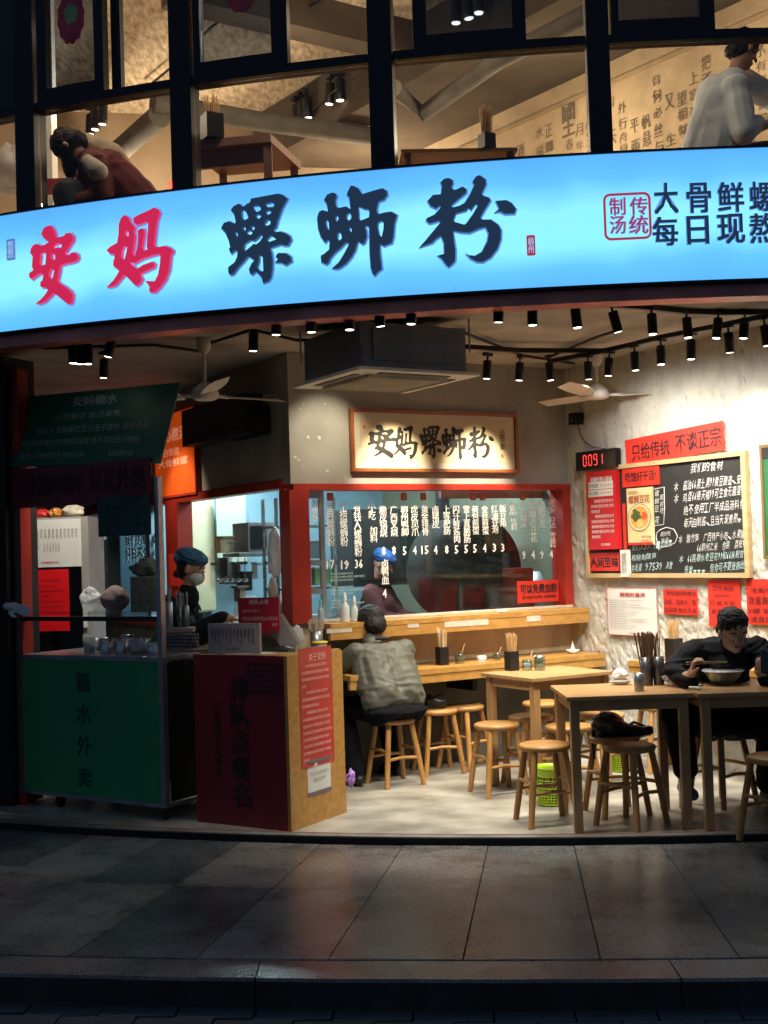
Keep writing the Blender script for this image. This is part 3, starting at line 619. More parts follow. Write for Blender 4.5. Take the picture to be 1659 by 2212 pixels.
DUCT = mat('grey_duct', (.13, .12, .10), .85, 0, scale=5, var=.2, spec=.15)
pipe('ventilation_duct', [(190, 385, 5.3), (345, 250, 5.3)], .10, 'thick grey duct rising diagonally behind the bending person upstairs', DUCT, 'duct')
pipe('ventilation_duct', [(330, 222, 5.4), (560, 262, 5.4), (800, 295, 5.4)], .085, 'long grey duct running level behind the second upper window', DUCT, 'duct')
pipe('ventilation_duct', [(850, 190, 5.2), (915, 245, 5.2), (1075, 130, 5.2), (1270, 30, 5.2)], .07, 'bent grey duct with an elbow behind the third upper window', DUCT, 'duct')
pipe('cable_conduit', [(310, 195, 5.9), (365, 150, 5.9), (455, 60, 5.9), (520, 10, 5.9)], .012, 'thin black conduit slanting across the upper ceiling', BLACK)
pipe('cable_conduit', [(622, 43, 5.9), (700, -5, 5.9)], .012, 'short black conduit at the top of the second upper window', BLACK)
pipe('cable_conduit', [(560, 320, 5.7), (660, 250, 5.7), (730, 190, 5.7)], .010, 'thin black conduit beside the hanging spotlights upstairs', BLACK)
# calligraphy wall lettering (columns of brush writing)
ff = lambda u, v, d: FU.pt(u, v, d); wcal = thing('wall_calligraphy', FU.pt(.3, 3.7, 0), 'columns of faded brush calligraphy written over the cream wall upstairs', 'calligraphy')
INKB = mat('faded_brown_ink', (.15, .11, .07), .9, var=.3, scale=40)
random.seed(11)
W1 = '山水有清音何必丝与竹春风吹又生江月年年望相似不知天上宫阙今夕是何年把酒问青天客路青山外行舟绿水前潮平两岸阔风正一帆悬'
k = 0
for c_ in range(40):
    m = MB(); u = -1.6+c_*.122; v = 5.24-random.uniform(0, .30)+.0*c_; big = c_ in (9,)
    while v > 4.15:
        h = random.uniform(.075, .125)
        if random.random() < .92: m.text(ff, W1[k % len(W1)], u, u+.088, v-h, v, .006, .012); k += 1
        v -= h+random.uniform(.015, .06)
    m.make('column', INKB, wcal)
m = MB()
for q, tx in enumerate('國王'):
    a = FU.uv(1215, 228+q*32); b = FU.uv(1243, 256+q*32); m.text(ff, tx, a[0], b[0], b[1], a[1], .006, .03)
m.make('large_characters', INKB, wcal)
m = MB(); m.fbox(FU, -2.5, 4.5, 5.31, 5.34, .0, .02); m.make('wall_cornice', mat('shadow_groove', (.36, .27, .15), .9), label='narrow moulding running along the upper part of the calligraphy wall', cat='moulding')
# pale column at the left, table and cabinet upstairs
m = MB(); a = at_y(88, 300, 8.6); b = at_y(112, 300, 8.6); m.box(a.x, b.x, 8.6, 8.75, ZF, ZU, b=.01); m.make('white_column', WHITE, label='narrow white column behind the bending person upstairs', cat='column')
# ================================================================ SHOP INTERIOR
ORD = ['first', 'second', 'third', 'fourth', 'fifth', 'sixth', 'seventh', 'eighth', 'ninth', 'tenth', 'eleventh']
def fnof(fr, base=0.): return lambda u, v, d: fr.pt(u, v, base+d)
# ---- serving window in the back wall
sw = thing('serving_window', FB.pt(5.0, 1.05, 0), 'large red framed serving window with the white painted menu on its glass', 'window')
fw = .075
def fpart(u0, u1, v0, v1, d0=-.10, d1=.035, m_=RED, name='frame', fr=FB, par=None):
    m = MB(); m.fbox(fr, u0, u1, v0, v1, d0, d1); return m.make(name, m_, par or sw)
fpart(AL-.0, AR-.012, vtop-.045, vtop-.0005, -.12, .04); fpart(AL-.035, AL+.115, vsill+.001, vtop-.046, -.12, .045)
fpart(AR-.095, AR-.013, vsill+.001, vtop-.046, -.12, .035)
m = MB(); m.fbox(FB, AL+.115, AR-.095, vsill, vtop-.045, -.062, -.056); m.make('pane', GLASS, sw)
# sliding sash at the left of the serving window
ua, _ = FB.uv(655, 1150); ub1, _ = FB.uv(706, 1150); ALU = mat('aluminium', (.38, .39, .40), .35, .8, scale=6)
for (a, b, c, d) in ((ub1-.035, ub1, vsill, vtop-.046), (AL+.116, ub1-.036, vtop-.10, vtop-.046), (AL+.116, ub1-.036, vsill, vsill+.03), (AL+.116, ub1-.036, 1.50, 1.53), (AL+.116, ub1-.036, 1.30, 1.335)):
    fpart(a, b, c, d, -.055, -.03, ALU, 'sash_bar')
# menu lettering: (x, y0, y1, text) in the survey frame
MENU = [(681, 1078, 1127, '螺\n蛳\n粉'), (712, 1082, 1180, '经\n典\n螺\n蛳\n粉'), (741, 1084, 1180, '干\n捞\n螺\n蛳\n粉'), (771, 1087, 1202, '有\n钱\n人\n螺\n蛳\n粉'),
 (803, 1083, 1123, '小\n吃'), (807, 1137, 1172, '加\n料'), (827, 1092, 1160, '脆\n皮\n锅\n烧'), (850, 1092, 1159, '广\n西\n叉\n烧'), (873, 1092, 1158, '柳\n州\n鸭\n脚'), (895, 1091, 1158, '虎\n皮\n凤\n爪'),
 (917, 1091, 1157, '黄\n金\n排\n骨'), (940, 1092, 1141, '卤\n猪\n皮'), (964, 1092, 1155, '上\n等\n肥\n肠'), (985, 1092, 1173, '闪\n汁\n鲜\n酱\n肉'), (1007, 1092, 1173, '雪\n上\n真\n脆\n肠'), (1026, 1092, 1155, '荷\n包\n煎\n蛋'),
 (1047, 1092, 1155, '金\n丝\n煎\n蛋'), (1068, 1090, 1152, '红\n油\n豆\n泡'), (1086, 1088, 1138, '酸\n豆\n角'), (1107, 1086, 1100, '饮'), (1108, 1100, 1112, '品'), (1110, 1120, 1146, '饮\n料'), (1130, 1083, 1141, '广\n西\n糯\n米'), (1150, 1082, 1171, '螺\n蛳\n冰\n豆\n花'), (1170, 1082, 1140, '酒\n酿\n甘\n蔗'), (1190, 1080, 1108, '可\n乐'), (1193, 1117, 1140, '芬\n达'), (1193, 1150, 1182, '雪\n碧'),
 (831, 1208, 1262, '卤\n鸭\n血')]
NUM = [(714, 1220, '17'), (745, 1220, '19'), (775, 1218, '36'), (829, 1190, '8'), (851, 1189, '8'), (874, 1190, '5'), (896, 1189, '4'), (918, 1188, '15'), (941, 1188, '4'), (965, 1187, '8'), (986, 1187, '5'), (1007, 1186, '5'), (1026, 1185, '5'), (1047, 1184, '4'), (1068, 1183, '3'), (1086, 1183, '3'), (1132, 1199, '9'), (1152, 1198, '4'), (1171, 1198, '9'), (1191, 1197, '4'), (831, 1282, '4')]
fb = fnof(FB, -.0555); MWH = mat('menu_white', (.92, .93, .91), .6)
for x, y0, y1, tx in MENU:
    m = MB(); a = FB.uv(x, y0, -.055); b = FB.uv(x, y1, -.055); hw = .031; m.text(fb, tx, a[0]-hw, a[0]+hw, b[1], a[1], .001, .012); m.make('menu_column', MWH, sw)
for x, y, tx in NUM:
    m = MB(); a = FB.uv(x, y, -.055); hw = .016*len(tx)-.001; m.text(fb, tx, a[0]-hw, a[0]+hw, a[1]-.031, a[1]+.031, .001, .02); m.make('price', MWH, sw)
m = MB(); random.seed(3)
for q in range(9):
    for x0 in (715,):
        y = 1240+q*7.0+(q//3)*8; a = FB.uv(x0, y, -.055); b = FB.uv(x0+(48 if q % 3 != 1 else 72), y-2, -.055); m = MB(); m.text(fb, '螺蛳粉含米粉木耳花生酸笋青菜腐竹'[:9 if q % 3 != 1 else 14], a[0], b[0], a[1]-.008, a[1]+.008, .001, .0); m.make('small_print', mat('pale_green_print', (.45, .62, .52), .6), sw)
for x in (713, 872, 914, 1022, 1042, 1129):
    m = MB(); a = FB.uv(x, 1073, -.055); m.poly(fb, rrect(a[0], a[1], .026, .028, .006), [], .0006, .0016); m.text(fb, '招\n牌', a[0]-.014, a[0]+.014, a[1]-.02, a[1]+.02, .0022, .0, mi=1); m.make('seal_mark', [mat('faded_red_seal', (.45, .07, .06), .6), mat('faded_seal_text', (.6, .35, .33), .6)], sw)
# red slip on the glass
def board(name, fr, x0, y0, x1, y1, d0, d1, m_, label, cat, texts=(), lm=INK, tilt=0., group=None, lname='lettering', rel=True, frame=None):
    """a flat notice on a wall frame; texts are (string, rx0, ry0, rx1, ry1[, material index, boldness]) in shares of the sheet, y down"""
    a = fr.uv(x0, y0, d1); b = fr.uv(x1, y1, d1); u0, u1, v1, v0 = a[0], b[0], a[1], b[1]
    c = ((u0+u1)/2, (v0+v1)/2); ct, st = math.cos(tilt), math.sin(tilt)
    def f(u, v, d): return fr.pt(c[0]+(u-c[0])*ct-(v-c[1])*st, c[1]+(u-c[0])*st+(v-c[1])*ct, d1+d)
    m = MB(); N = 10; M_ = 6; vs = []
    for j in range(M_+1):
        for i in range(N+1):
            e = .0 if d1-d0 > .004 else .0022*noise.noise(Vector((i*.6, j*.7, x0*.1)))
            vs.append(f(u0+(u1-u0)*i/N, v0+(v1-v0)*j/M_, e-.0024 if d1-d0 <= .004 else 0))
    m.add(vs, [(j*(N+1)+i, j*(N+1)+i+1, (j+1)*(N+1)+i+1, (j+1)*(N+1)+i) for j in range(M_) for i in range(N)], 0, True)
    t = d0-d1; P_ = [f(u0, v0, -.001), f(u1, v0, -.001), f(u1, v1, -.001), f(u0, v1, -.001), f(u0, v0, t), f(u1, v0, t), f(u1, v1, t), f(u0, v1, t)]
    if d1-d0 > .004: P_[:4] = [f(u0, v0, 0), f(u1, v0, 0), f(u1, v1, 0), f(u0, v1, 0)]; 
    m.add(P_, [(0, 1, 5, 4), (1, 2, 6, 5), (2, 3, 7, 6), (3, 0, 4, 7), (7, 6, 5, 4)])
    o = m.make(name, m_, label=label, cat=cat, group=group)
    lms = lm if isinstance(lm, (list, tuple)) else [lm]
    for T in texts:
        mm = MB(); k = T[5] if len(T) > 5 else 0
        if 1:
            mm.text(f, T[0], u0+(u1-u0)*T[1], u0+(u1-u0)*T[3], v1-(v1-v0)*T[4], v1-(v1-v0)*T[2], .0022, T[6] if len(T) > 6 else .012)
        mm.make(lname, lms[k], o)
    return o, f, (u0, u1, v0, v1)
board('red_slip', FB, 1117, 1256, 1210, 1298, -.0545, -.053, REDP, 'small red notice stuck to the lower right of the serving window glass', 'notice',
      [('可以免费加粉', .07, .16, .93, .58, 0, .03), ('(限大碗本人加第一份粉免费)', .1, .68, .9, .86)])
# sill shelf and eating ledge below the window
sh = thing('sill_shelf', FB.pt(5.2, 1.02, 0), 'honey coloured wooden shelf below the serving window with tape on its edge', 'shelf')
m = MB(); m.fbox(FB, AL+.16, AR-.02, 1.062, 1.098, .0, .225); m.make('shelf_board', WOOD, sh)
m = MB(); m.fbox(FB, AL+.16, AR-.02, .985, 1.060, .19, .222); m.make('front_rail', WOOD, sh)
m = MB(); m.fbox(FB, AL+.118, AR-.03, 1.10, 1.118, -.02, .045); m.make('pale_strip', mat('pale_ledge', (.62, .55, .44), .5, scale=8), sh)
TAPE = mat('clear_tape', (.62, .58, .50), .25, scale=20)
for x0, x1, y0 in ((960, 1055, 1318), (1138, 1168, 1326), (880, 905, 1325), (705, 760, 1328)):
    a = FB.uv(x0, y0, .226); b = FB.uv(x1, y0+14, .226); m = MB(); m.fbox(FB, a[0], b[0], 1.02 if x0 > 900 else 1.035, 1.066, .2225, .2245); m.make('tape_strip', TAPE, sh)
ld = thing('eating_ledge', FB.pt(5.2, .7, 0), 'long wooden eating counter fixed along the back wall below the window', 'counter')
m = MB(); m.fbox(FB, AL+.2, AR-.03, .715, .752, .0, .41); m.make('counter_top', WOOD, ld)
m = MB(); m.fbox(FB, AL+.2, AR-.03, .655, .713, .37, .405); m.make('front_rail', WOOD, ld)
for a in (AL+.5, 5.2, AR-.3): m = MB(); m.fbox(FB, a-.02, a+.02, .56, .654, .0, .34); m.make('bracket', BLACK, ld)
q = at_z(1368, 1426, .75); bq = q.dot(GV)
ld2 = thing('side_ledge', FR.pt(-bq+.5, .7, 0), 'short wooden eating counter fixed to the cream wall behind the seated diner', 'counter')
m = MB(); m.fbox(FR, -bq, -5.0, .712, .752, .02, .32); m.make('counter_top', WOOD, ld2)
m = MB(); m.fbox(FR, -bq, -5.0, .665, .711, .285, .315); m.make('front_rail', WOOD, ld2)

# ---- framed calligraphy over the window
pf = thing('framed_calligraphy', FB.pt(5.2, 2.2, 0), 'wide wooden framed calligraphy scroll hanging above the serving window', 'picture')
a = FB.uv(757, 881, .04); b = FB.uv(1122, 1021, .04); x0, x1, y1, y0 = a[0], b[0], a[1], b[1]
FWD = mat('reddish_frame_wood', (.34, .11, .03), .35, scale=4, stretch=(1, 6, 1), col2=(.24, .07, .02))
for (p, q_, r_, s_) in ((x0, x1, y1-.024, y1), (x0, x1, y0, y0+.024), (x0, x0+.024, y0+.0245, y1-.0245), (x1-.024, x1, y0+.0245, y1-.0245)):
    m = MB(); m.fbox(FB, p, q_, r_, s_, .008, .045); m.make('frame_rail', FWD, pf)
m = MB(); m.fbox(FB, x0+.0245, x1-.0245, y0+.0245, y1-.0245, .008, .022); m.make('mount', mat('silk_mount', (.66, .58, .46), .6, scale=40, var=.05), pf)
m = MB(); m.fbox(FB, x0+.085, x1-.09, y0+.075, y1-.07, .0225, .0245); m.make('scroll_paper', mat('aged_paper', (.70, .58, .36), .7, scale=4, var=.06), pf)
ffb = fnof(FB, .025)
boxes = {'an': (793, 858, 916, 990), 'ma': (846, 905, 918, 992), 'luo': (904, 955, 918, 992), 'si': (953, 1010, 920, 995), 'fen': (1006, 1068, 920, 992)}
m = MB()
for k, (bx0, bx1, by0, by1) in boxes.items():
    O_, H_, X_ = GLY[k]; al = [p for p in O_]+[p for e in X_ for p in e]; mnx = min(p[0] for p in al); mxx = max(p[0] for p in al); mny = min(p[1] for p in al); mxy = max(p[1] for p in al)
    A_ = FB.uv(bx0, by0, .025); B_ = FB.uv(bx1, by1, .025)
    mp = lambda L: [(A_[0]+(x-mnx)/(mxx-mnx)*(B_[0]-A_[0]), B_[1]+(y-mny)/(mxy-mny)*(A_[1]-B_[1])) for x, y in L]
    dz = .0006*list(boxes).index(k)
    m.poly(ffb, mp(O_), [mp(h) for h in H_], dz, .001+dz)
    for e in X_: m.poly(ffb, mp(e), [], dz, .001+dz)
m.make('brush_character', INK, pf, label='black brush characters on the scroll')
m = MB(); A_ = FB.uv(1078, 928, .025); B_ = FB.uv(1092, 972, .025); m.text(ffb, '壬\n寅\n之\n夏', A_[0], B_[0], B_[1], A_[1], .001, .0); m.make('signature', INK, pf)
m = MB()
for px, py in ((787, 922), (1085, 985)): A_ = FB.uv(px, py, .025); m.poly(ffb, rrect(A_[0], A_[1], .012, .014, .004), [], .0005, .0012)
m.make('red_seal', mat('orange_seal', (.6, .18, .08), .7), pf)

# ---- side wall windows of the kitchen
kw = thing('kitchen_window', FL.pt(-9.5, 1.0, 0), 'red framed kitchen window in the side wall behind the staff woman', 'window')
def uL(x, y=1150): return FL.uv(x, y)[0]
uA, uB, uC, uD = -BB-.0, uL(392), uL(366), -13.0
vt = 2.11
def lpart(u0, u1, v0, v1, d0=-.10, d1=.035, m_=RED, name='frame', par=None):
    m = MB(); m.fbox(FL, u0, u1, v0, v1, d0, d1); return m.make(name, m_, par or kw)
lpart(uD, -BB-.122, vt-.06, vt, -.1, .03); lpart(uC, uB, 1.0, vt-.061, -.1, .035); lpart(-BB-.121, -BB-.046, 1.0, vt-.061, -.1, .03); lpart(uB+.001, -BB-.122, 1.0, 1.05, -.1, .03)
lpart(uD, uC-.001, 1.0, 1.05, -.1, .03); lpart(uD, uD+.06, 1.051, vt-.061)
m = MB(); m.fbox(FL, uB+.001, -BB-.122, 1.051, vt-.061, -.06, -.054); m.make('pane', GLASS, kw)
m = MB(); m.fbox(FL, uD+.061, uC-.001, 1.051, vt-.061, -.06, -.054); m.make('pane', GLASS, kw)
m = MB(); f_ = fnof(FL, -.053)
for x0, x1, y0, y1, tx in ((270, 348, 1152, 1177, '我们的螺蛳粉'), (271, 350, 1180, 1214, '好料不含味精')):
    a = FL.uv(x0, (y0+y1)/2+0, -.053); b = FL.uv(x1, (y0+y1)/2, -.053); vv0 = FL.uv((x0+x1)/2, y1, -.053)[1]; vv1 = FL.uv((x0+x1)/2, y0, -.053)[1]
    m.text(f_, tx, a[0], b[0], vv0, vv1, .001, .03)
m.make('glass_lettering', mat('menu_white', (.85, .86, .84)), kw)
# orange poster on the side wall, its spot-lit look put in as emission
LIT = mat('orange_print_put_in_glow', (.80, .12, .015), .45, emit=(.85, .10, .01), es=.32)
op, f_, q_ = board('orange_poster', FL, 333, 905, 424, 1062, .0, .035, LIT, 'orange poster with put-in spotlight glow in a thin frame on the side wall beside the fan', 'poster',
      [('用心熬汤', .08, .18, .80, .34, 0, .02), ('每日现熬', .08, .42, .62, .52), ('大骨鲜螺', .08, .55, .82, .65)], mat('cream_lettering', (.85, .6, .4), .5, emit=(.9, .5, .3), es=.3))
m = MB(); u0, u1, v0, v1 = q_
for (p, q2, r_, s_) in ((u0-.02, u1+.02, v1, v1+.02), (u0-.02, u1+.02, v0-.02, v0), (u0-.02, u0, v0, v1), (u1, u1+.02, v0, v1)): m.fbox(FL, p, q2, r_, s_, .0, .045)
m.make('poster_frame', mat('orange_red_frame', (.5, .05, .02), .4), op)

# ---- blackboard and papers on the cream wall
BW = .024
bbd = thing('blackboard', FR.pt(-8, 1.2, 0), 'large blackboard in a pale wood frame covered with white chalk writing', 'blackboard')
a = FR.uv(1263, 1020, BW); b = FR.uv(1624, 1245, BW); ax0, ax1 = a[0], b[0]; ay1 = FR.uv(1615, 966, BW)[1]; ay0 = (FR.uv(1300, 1252, BW)[1]+FR.uv(1624, 1243, BW)[1])/2
ay1 = (ay1+FR.uv(1340, 1010, BW)[1])/2
PALEW = mat('pale_frame_wood', (.62, .45, .24), .5, scale=4, stretch=(1, 1, 6), col2=(.5, .35, .17))
m = MB(); m.fbox(FR, ax0+.03, ax1-.03, ay0+.03, ay1-.03, .012, BW); m.make('slate', SLATE, bbd)
for (p, q2, r_, s_) in ((ax0, ax1, ay1-.032, ay1), (ax0, ax1, ay0, ay0+.032), (ax0, ax0+.032, ay0+.0325, ay1-.0325), (ax1-.04, ax1, ay0+.0325, ay1-.0325)):
    m = MB(); m.fbox(FR, p, q2, r_, s_, .008, .045); m.make('frame_rail', PALEW, bbd)
fr_ = fnof(FR, BW+.0005); random.seed(8)
def chalk(lines, mt, nm):
    for tx, x0, y0, x1, y1, h in lines:      # baseline from (x0, y0) to (x1, y1), height h, in the survey frame
        n = len(tx); m = MB()
        for i, c in enumerate(tx):
            if c == ' ': continue
            t0 = i/n; t1 = (i+.92)/n; xa = x0+(x1-x0)*t0; xb = x0+(x1-x0)*t1; yy = y0+(y1-y0)*t0+random.uniform(-1, 1)
            A_ = FR.uv(xa, yy-h, BW); B_ = FR.uv(xb, yy, BW); sk = random.uniform(.1, .3); c0 = A_[0]
            f2 = lambda u, v, d, B_=B_, sk=sk: fr_(u+(v-B_[1])*sk, v, d)
            if c in '、，。!': A_ = FR.uv(xa, yy-h*.4, BW)
            m.text(f2, c, A_[0], B_[0], B_[1], A_[1], .001, .0)
        m.make(nm, mt, bbd)
chalk([('我们的食材', 1490, 1022, 1562, 1012, 20), ('* 酱油“黑土黑”黄豆酿造、安全', 1455, 1062, 1610, 1042, 20), ('* 鸡蛋“德天福”可生食无菌蛋、', 1455, 1087, 1610, 1068, 20),
       ('绝不使用工厂半成品汤料包', 1476, 1112, 1608, 1098, 20), ('每天自制酱、且当天现煮熟!', 1476, 1140, 1602, 1127, 20), ('* 酸竹笋 广西特产小吃、水果酸', 1465, 1174, 1608, 1162, 18), ('“柳州之米 包装 荔枝”', 1505, 1192, 1612, 1182, 18)], CHALK, 'chalk_writing')
chalk([('* “黑糖水老豆花”和“米粉甘蔗', 1466, 1216, 1616, 1204, 17), ('很爽!!! 但你可不要张扬出去', 1478, 1240, 1616, 1228, 18), ('我们文武烧汁一切收藏', 1364, 1190, 1452, 1180, 15), ('和秘制酸笋', 1364, 1212, 1418, 1206, 13), ('共收藏 97539 次数', 1364, 1236, 1452, 1228, 17)], CHALKB, 'chalk_writing')
# chalk outlines: a box with vertical words and a speech bubble
def pl(pts, r=.0035): m = MB(); m.tube([FR.pt(*FR.uv(x, y, BW), BW+.002) for x, y in pts], r, 5); m.make('chalk_outline', CHALK, bbd)
pl([(1413, 1057), (1435, 1052), (1436, 1100), (1434, 1133), (1413, 1136)]); pl([(1426, 1145), (1440, 1139), (1456, 1143), (1464, 1158), (1459, 1172), (1445, 1180), (1430, 1182), (1424, 1188), (1422, 1176), (1418, 1162), (1419, 1151), (1426, 1145)])
chalk([('螺', 1414, 1073, 1424, 1072, 13), ('蛳', 1414, 1089, 1424, 1088, 13), ('豆', 1414, 1105, 1424, 1104, 13), ('花', 1414, 1130, 1424, 1129, 15), ('超', 1425, 1080, 1434, 1079, 12), ('好', 1425, 1094, 1434, 1093, 12), ('吃', 1425, 1108, 1434, 1107, 12), ('柳州', 1426, 1159, 1448, 1157, 11), ('味道!', 1428, 1173, 1452, 1171, 11)], CHALK, 'chalk_writing')
# notices pinned on the blackboard
rb, _, _ = board('notice_board', FR, 1267, 1021, 1336, 1186, BW+.001, .062, REDB, 'tall glossy red notice board fixed over the left end of the blackboard', 'notice board',
  [('温馨料理小锅米', .12, .07, .88, .16, 0, .02)]+[('螺蛳粉要趁热吃才好'[:n_], .12+s_, .36+i*.065, .90 if n_ > 6 else .42, .36+i*.065+.042, 0, .01) for i, (n_, s_) in enumerate(((8, .12), (9, 0), (4, 0), (8, .14), (9, 0), (9, 0), (9, 0), (5, 0)))]+[('安妈螺蛳粉', .42, .92, .74, .955)], INKW)
fR = fnof(FR, .0625)
for y0, y1 in ((1043, 1056), (1060, 1072)):
    A_ = FR.uv(1271, y0, .063); B_ = FR.uv(1324, y1-2, .063); m = MB(); m.fbox(FR, A_[0], B_[0], B_[1], A_[1], .0622, .0640)
    o = m.make('white_label', INKW, rb); m = MB(); m.text(fnof(FR, .0642), '★★★★★', A_[0]+(B_[0]-A_[0])*.5, B_[0]-.01, B_[1]+.012, A_[1]-.012, .001, 0); m.make('star_print', mat('gold_print', (.7, .42, .08), .5), o)
    m = MB(); m.text(fnof(FR, .0642), '好吃指数' if y0 < 1050 else '安心指数', A_[0]+.008, A_[0]+(B_[0]-A_[0])*.42, B_[1]+.012, A_[1]-.012, .001, 0); m.make('label_print', INK, o)
board('red_paper', FR, 1343, 1010, 1424, 1046, BW+.001, BW+.012, REDP, 'red slip reading eat well work well at the top of the blackboard', 'notice', [('吃饱好干活!', .1, .28, .92, .76, 0, .02)])
board('red_paper', FR, 1344, 1088, 1353, 1186, BW+.001, BW+.010, REDP, 'narrow red strip beside the noodle poster on the blackboard', 'notice')
board('red_paper', FR, 1269, 1195, 1338, 1233, BW+.001, BW+.010, REDP, 'red slip with four black characters at the lower left of the blackboard', 'notice', [('人间至味', .1, .25, .98, .80, 0, .025)])
board('white_tag', FR, 1339, 1188, 1358, 1246, BW+.001, .052, PAPER, 'crumpled white paper tag with grey scribbles at the lower edge of the blackboard', 'tag', [('螺\n蛳\n粉', .2, .12, .8, .88, 0, .0)], mat('grey_print', (.3, .3, .29), .7))
po, pf_, (pu0, pu1, pv0, pv1) = board('food_poster', FR, 1353, 1056, 1411, 1176, BW+.001, BW+.022, mat('pale_yellow_print', (.78, .70, .42), .5, scale=2, col2=(.72, .55, .25)), 'pale yellow poster showing a bowl of noodles pinned to the blackboard', 'poster',
  [('安妈招牌', .08, .05, .46, .11, 0, .0), ('螺蛳豆花', .08, .13, .94, .27, 0, .02), ('香辣 酸爽', .55, .84, .94, .88, 0, .0), ('一碗难忘', .45, .90, .94, .955, 0, .0)], mat('brown_red_print', (.40, .10, .04), .6))
cu, cv, ru, rv = (pu0+pu1)/2, pv1-(pv1-pv0)*.52, (pu1-pu0)*.46, (pv1-pv0)*.245
def disc(k, d, m_, nm, n=28, ox=0, oy=0, wob=0.):
    mm = MB(); mm.poly(pf_, [(cu+ox*ru+ru*k*math.cos(q)*(1+wob*math.sin(q*5+d*900)), cv+oy*rv+rv*k*math.sin(q)*(1+wob*math.cos(q*3))) for q in [2*math.pi*i/n for i in range(n)]], [], d-.0002, d)
    return mm.make(nm, m_, po)
disc(1.0, .003, mat('print_dark_rim', (.25, .22, .17), .5), 'bowl_print'); disc(.94, .0034, mat('print_cream', (.75, .62, .36), .5), 'bowl_print'); disc(.80, .0038, mat('print_orange_soup', (.70, .30, .07), .5, scale=18, col2=(.6, .42, .10)), 'bowl_print')
disc(.42, .0042, mat('print_dark_greens', (.05, .06, .02), .6, scale=60, col2=(.12, .16, .03)), 'topping_print', ox=-.25, oy=.15, wob=.25); disc(.26, .0042, mat('print_tomato', (.65, .12, .04), .6), 'topping_print', ox=.45, oy=.10, wob=.15); disc(.28, .0046, mat('print_noodle', (.70, .50, .20), .6, scale=50), 'topping_print', ox=.05, oy=-.45, wob=.2)
m = MB(); m.poly(pf_, [(pu0, pv0), (pu1, pv0), (pu1, pv0+.018), (pu0, pv0+.018)], [], .0022, .0028); m.make('red_band', REDP, po)
# banner over the blackboard
board('red_banner', FR, 1350, 945, 1566, 978, .018, .020, REDP, 'wide crooked red paper banner with black brush words above the blackboard', 'banner', [('只给传统', .07, .22, .47, .84, 0, .01), ('不谈正宗', .53, .16, .97, .82, 0, .01)], tilt=.045)
board('white_poster', FR, 1310, 1268, 1422, 1377, .018, .021, PAPER, 'white laminated recipe poster with a thin red border left of the red papers', 'poster',
  [('酸辣鲜爽烫', .28, .11, .78, .19, 1, .02), ('— 安妈螺蛳粉 —', .4, .93, .66, .96, 1, 0)]+[('螺蛳粉最好的吃法是先喝一口汤再加醋加辣慢慢吃完这一碗热粉'[:n_], .05, .26+i*.048, .05+n_*.032, .26+i*.048+.024, 0, 0) for i, n_ in enumerate((22, 12, 20, 27, 9, 17, 16, 12, 24, 22, 11, 16, 14))], [mat('grey_print', (.3, .3, .29), .7), INKR])
a = FR.uv(1310, 1268, .0225); b = FR.uv(1422, 1377, .0225); m = MB()
for (p, q2, r_, s_) in ((a[0], b[0], a[1]-.004, a[1]), (a[0], b[0], b[1], b[1]+.004), (a[0], a[0]+.004, b[1]+.004, a[1]-.004), (b[0]-.004, b[0], b[1]+.004, a[1]-.004)): m.fbox(FR, p, q2, r_, s_, .0212, .0225)
m.make('red_border', INKR, bpy.data.objects['white_poster'])
board('red_paper', FR, 1432, 1272, 1508, 1329, .018, .020, REDP, 'small red handwritten paper above the chopsticks box on the cream wall', 'notice', [('带包螺蛳粉敢试', .10, .08, .98, .26, 0, -.005), ('轻松、自来水、整', .04, .40, .96, .62, 0, -.005), ('找我吧 你试多次', .02, .72, .96, .94, 0, -.005)])
board('red_paper', FR, 1528, 1253, 1602, 1356, .018, .020, REDP, 'tall red handwritten paper directly behind the diner in black', 'notice', [('艾叶米粉', .14, .12, .82, .24, 0, .0), ('(每份8元)', .2, .30, .7, .36, 0, 0), ('只 做 大 份!', .08, .44, .86, .54, 0, 0), ('先到先得', .1, .62, .8, .74, 0, 0)])
board('red_paper', FR, 1611, 1251, 1690, 1351, .018, .020, REDP, 'red handwritten paper partly cut by the right edge of the photo', 'notice', [('米粉中只', .14, .18, 1., .30, 0, .0), ('含量高、口', .06, .38, 1., .56, 0, 0), ('S螺 如果', .05, .64, .96, .76, 0, 0), ('请直接喊', .1, .82, .96, .95, 0, 0)])
m = MB(); gb2 = thing('green_board', FR.pt(-6.7, 1.3, 0), 'green board in a brown frame at the right edge of the cream wall', 'board')
a = FR.uv(1640, 962, .03); b = FR.uv(1760, 1206, .03); m.fbox(FR, a[0]+.02, b[0], b[1]+.02, a[1]-.02, .015, .026); m.make('panel', mat('green_board_face', (.03, .15, .06), .5), gb2)
m = MB(); m.fbox(FR, a[0]+.02, b[0], a[1]-.09, a[1]-.02, .0265, .030); m.make('dark_heading', SLATE, gb2)
for (p, q2, r_, s_) in ((a[0], b[0], a[1]-.02, a[1]), (a[0], b[0], b[1], b[1]+.02), (a[0], a[0]+.02, b[1]+.02, a[1]-.02)): m = MB(); m.fbox(FR, p, q2, r_, s_, .012, .034); m.make('frame_rail', mat('dark_frame_wood', (.22, .13, .05), .5), gb2)
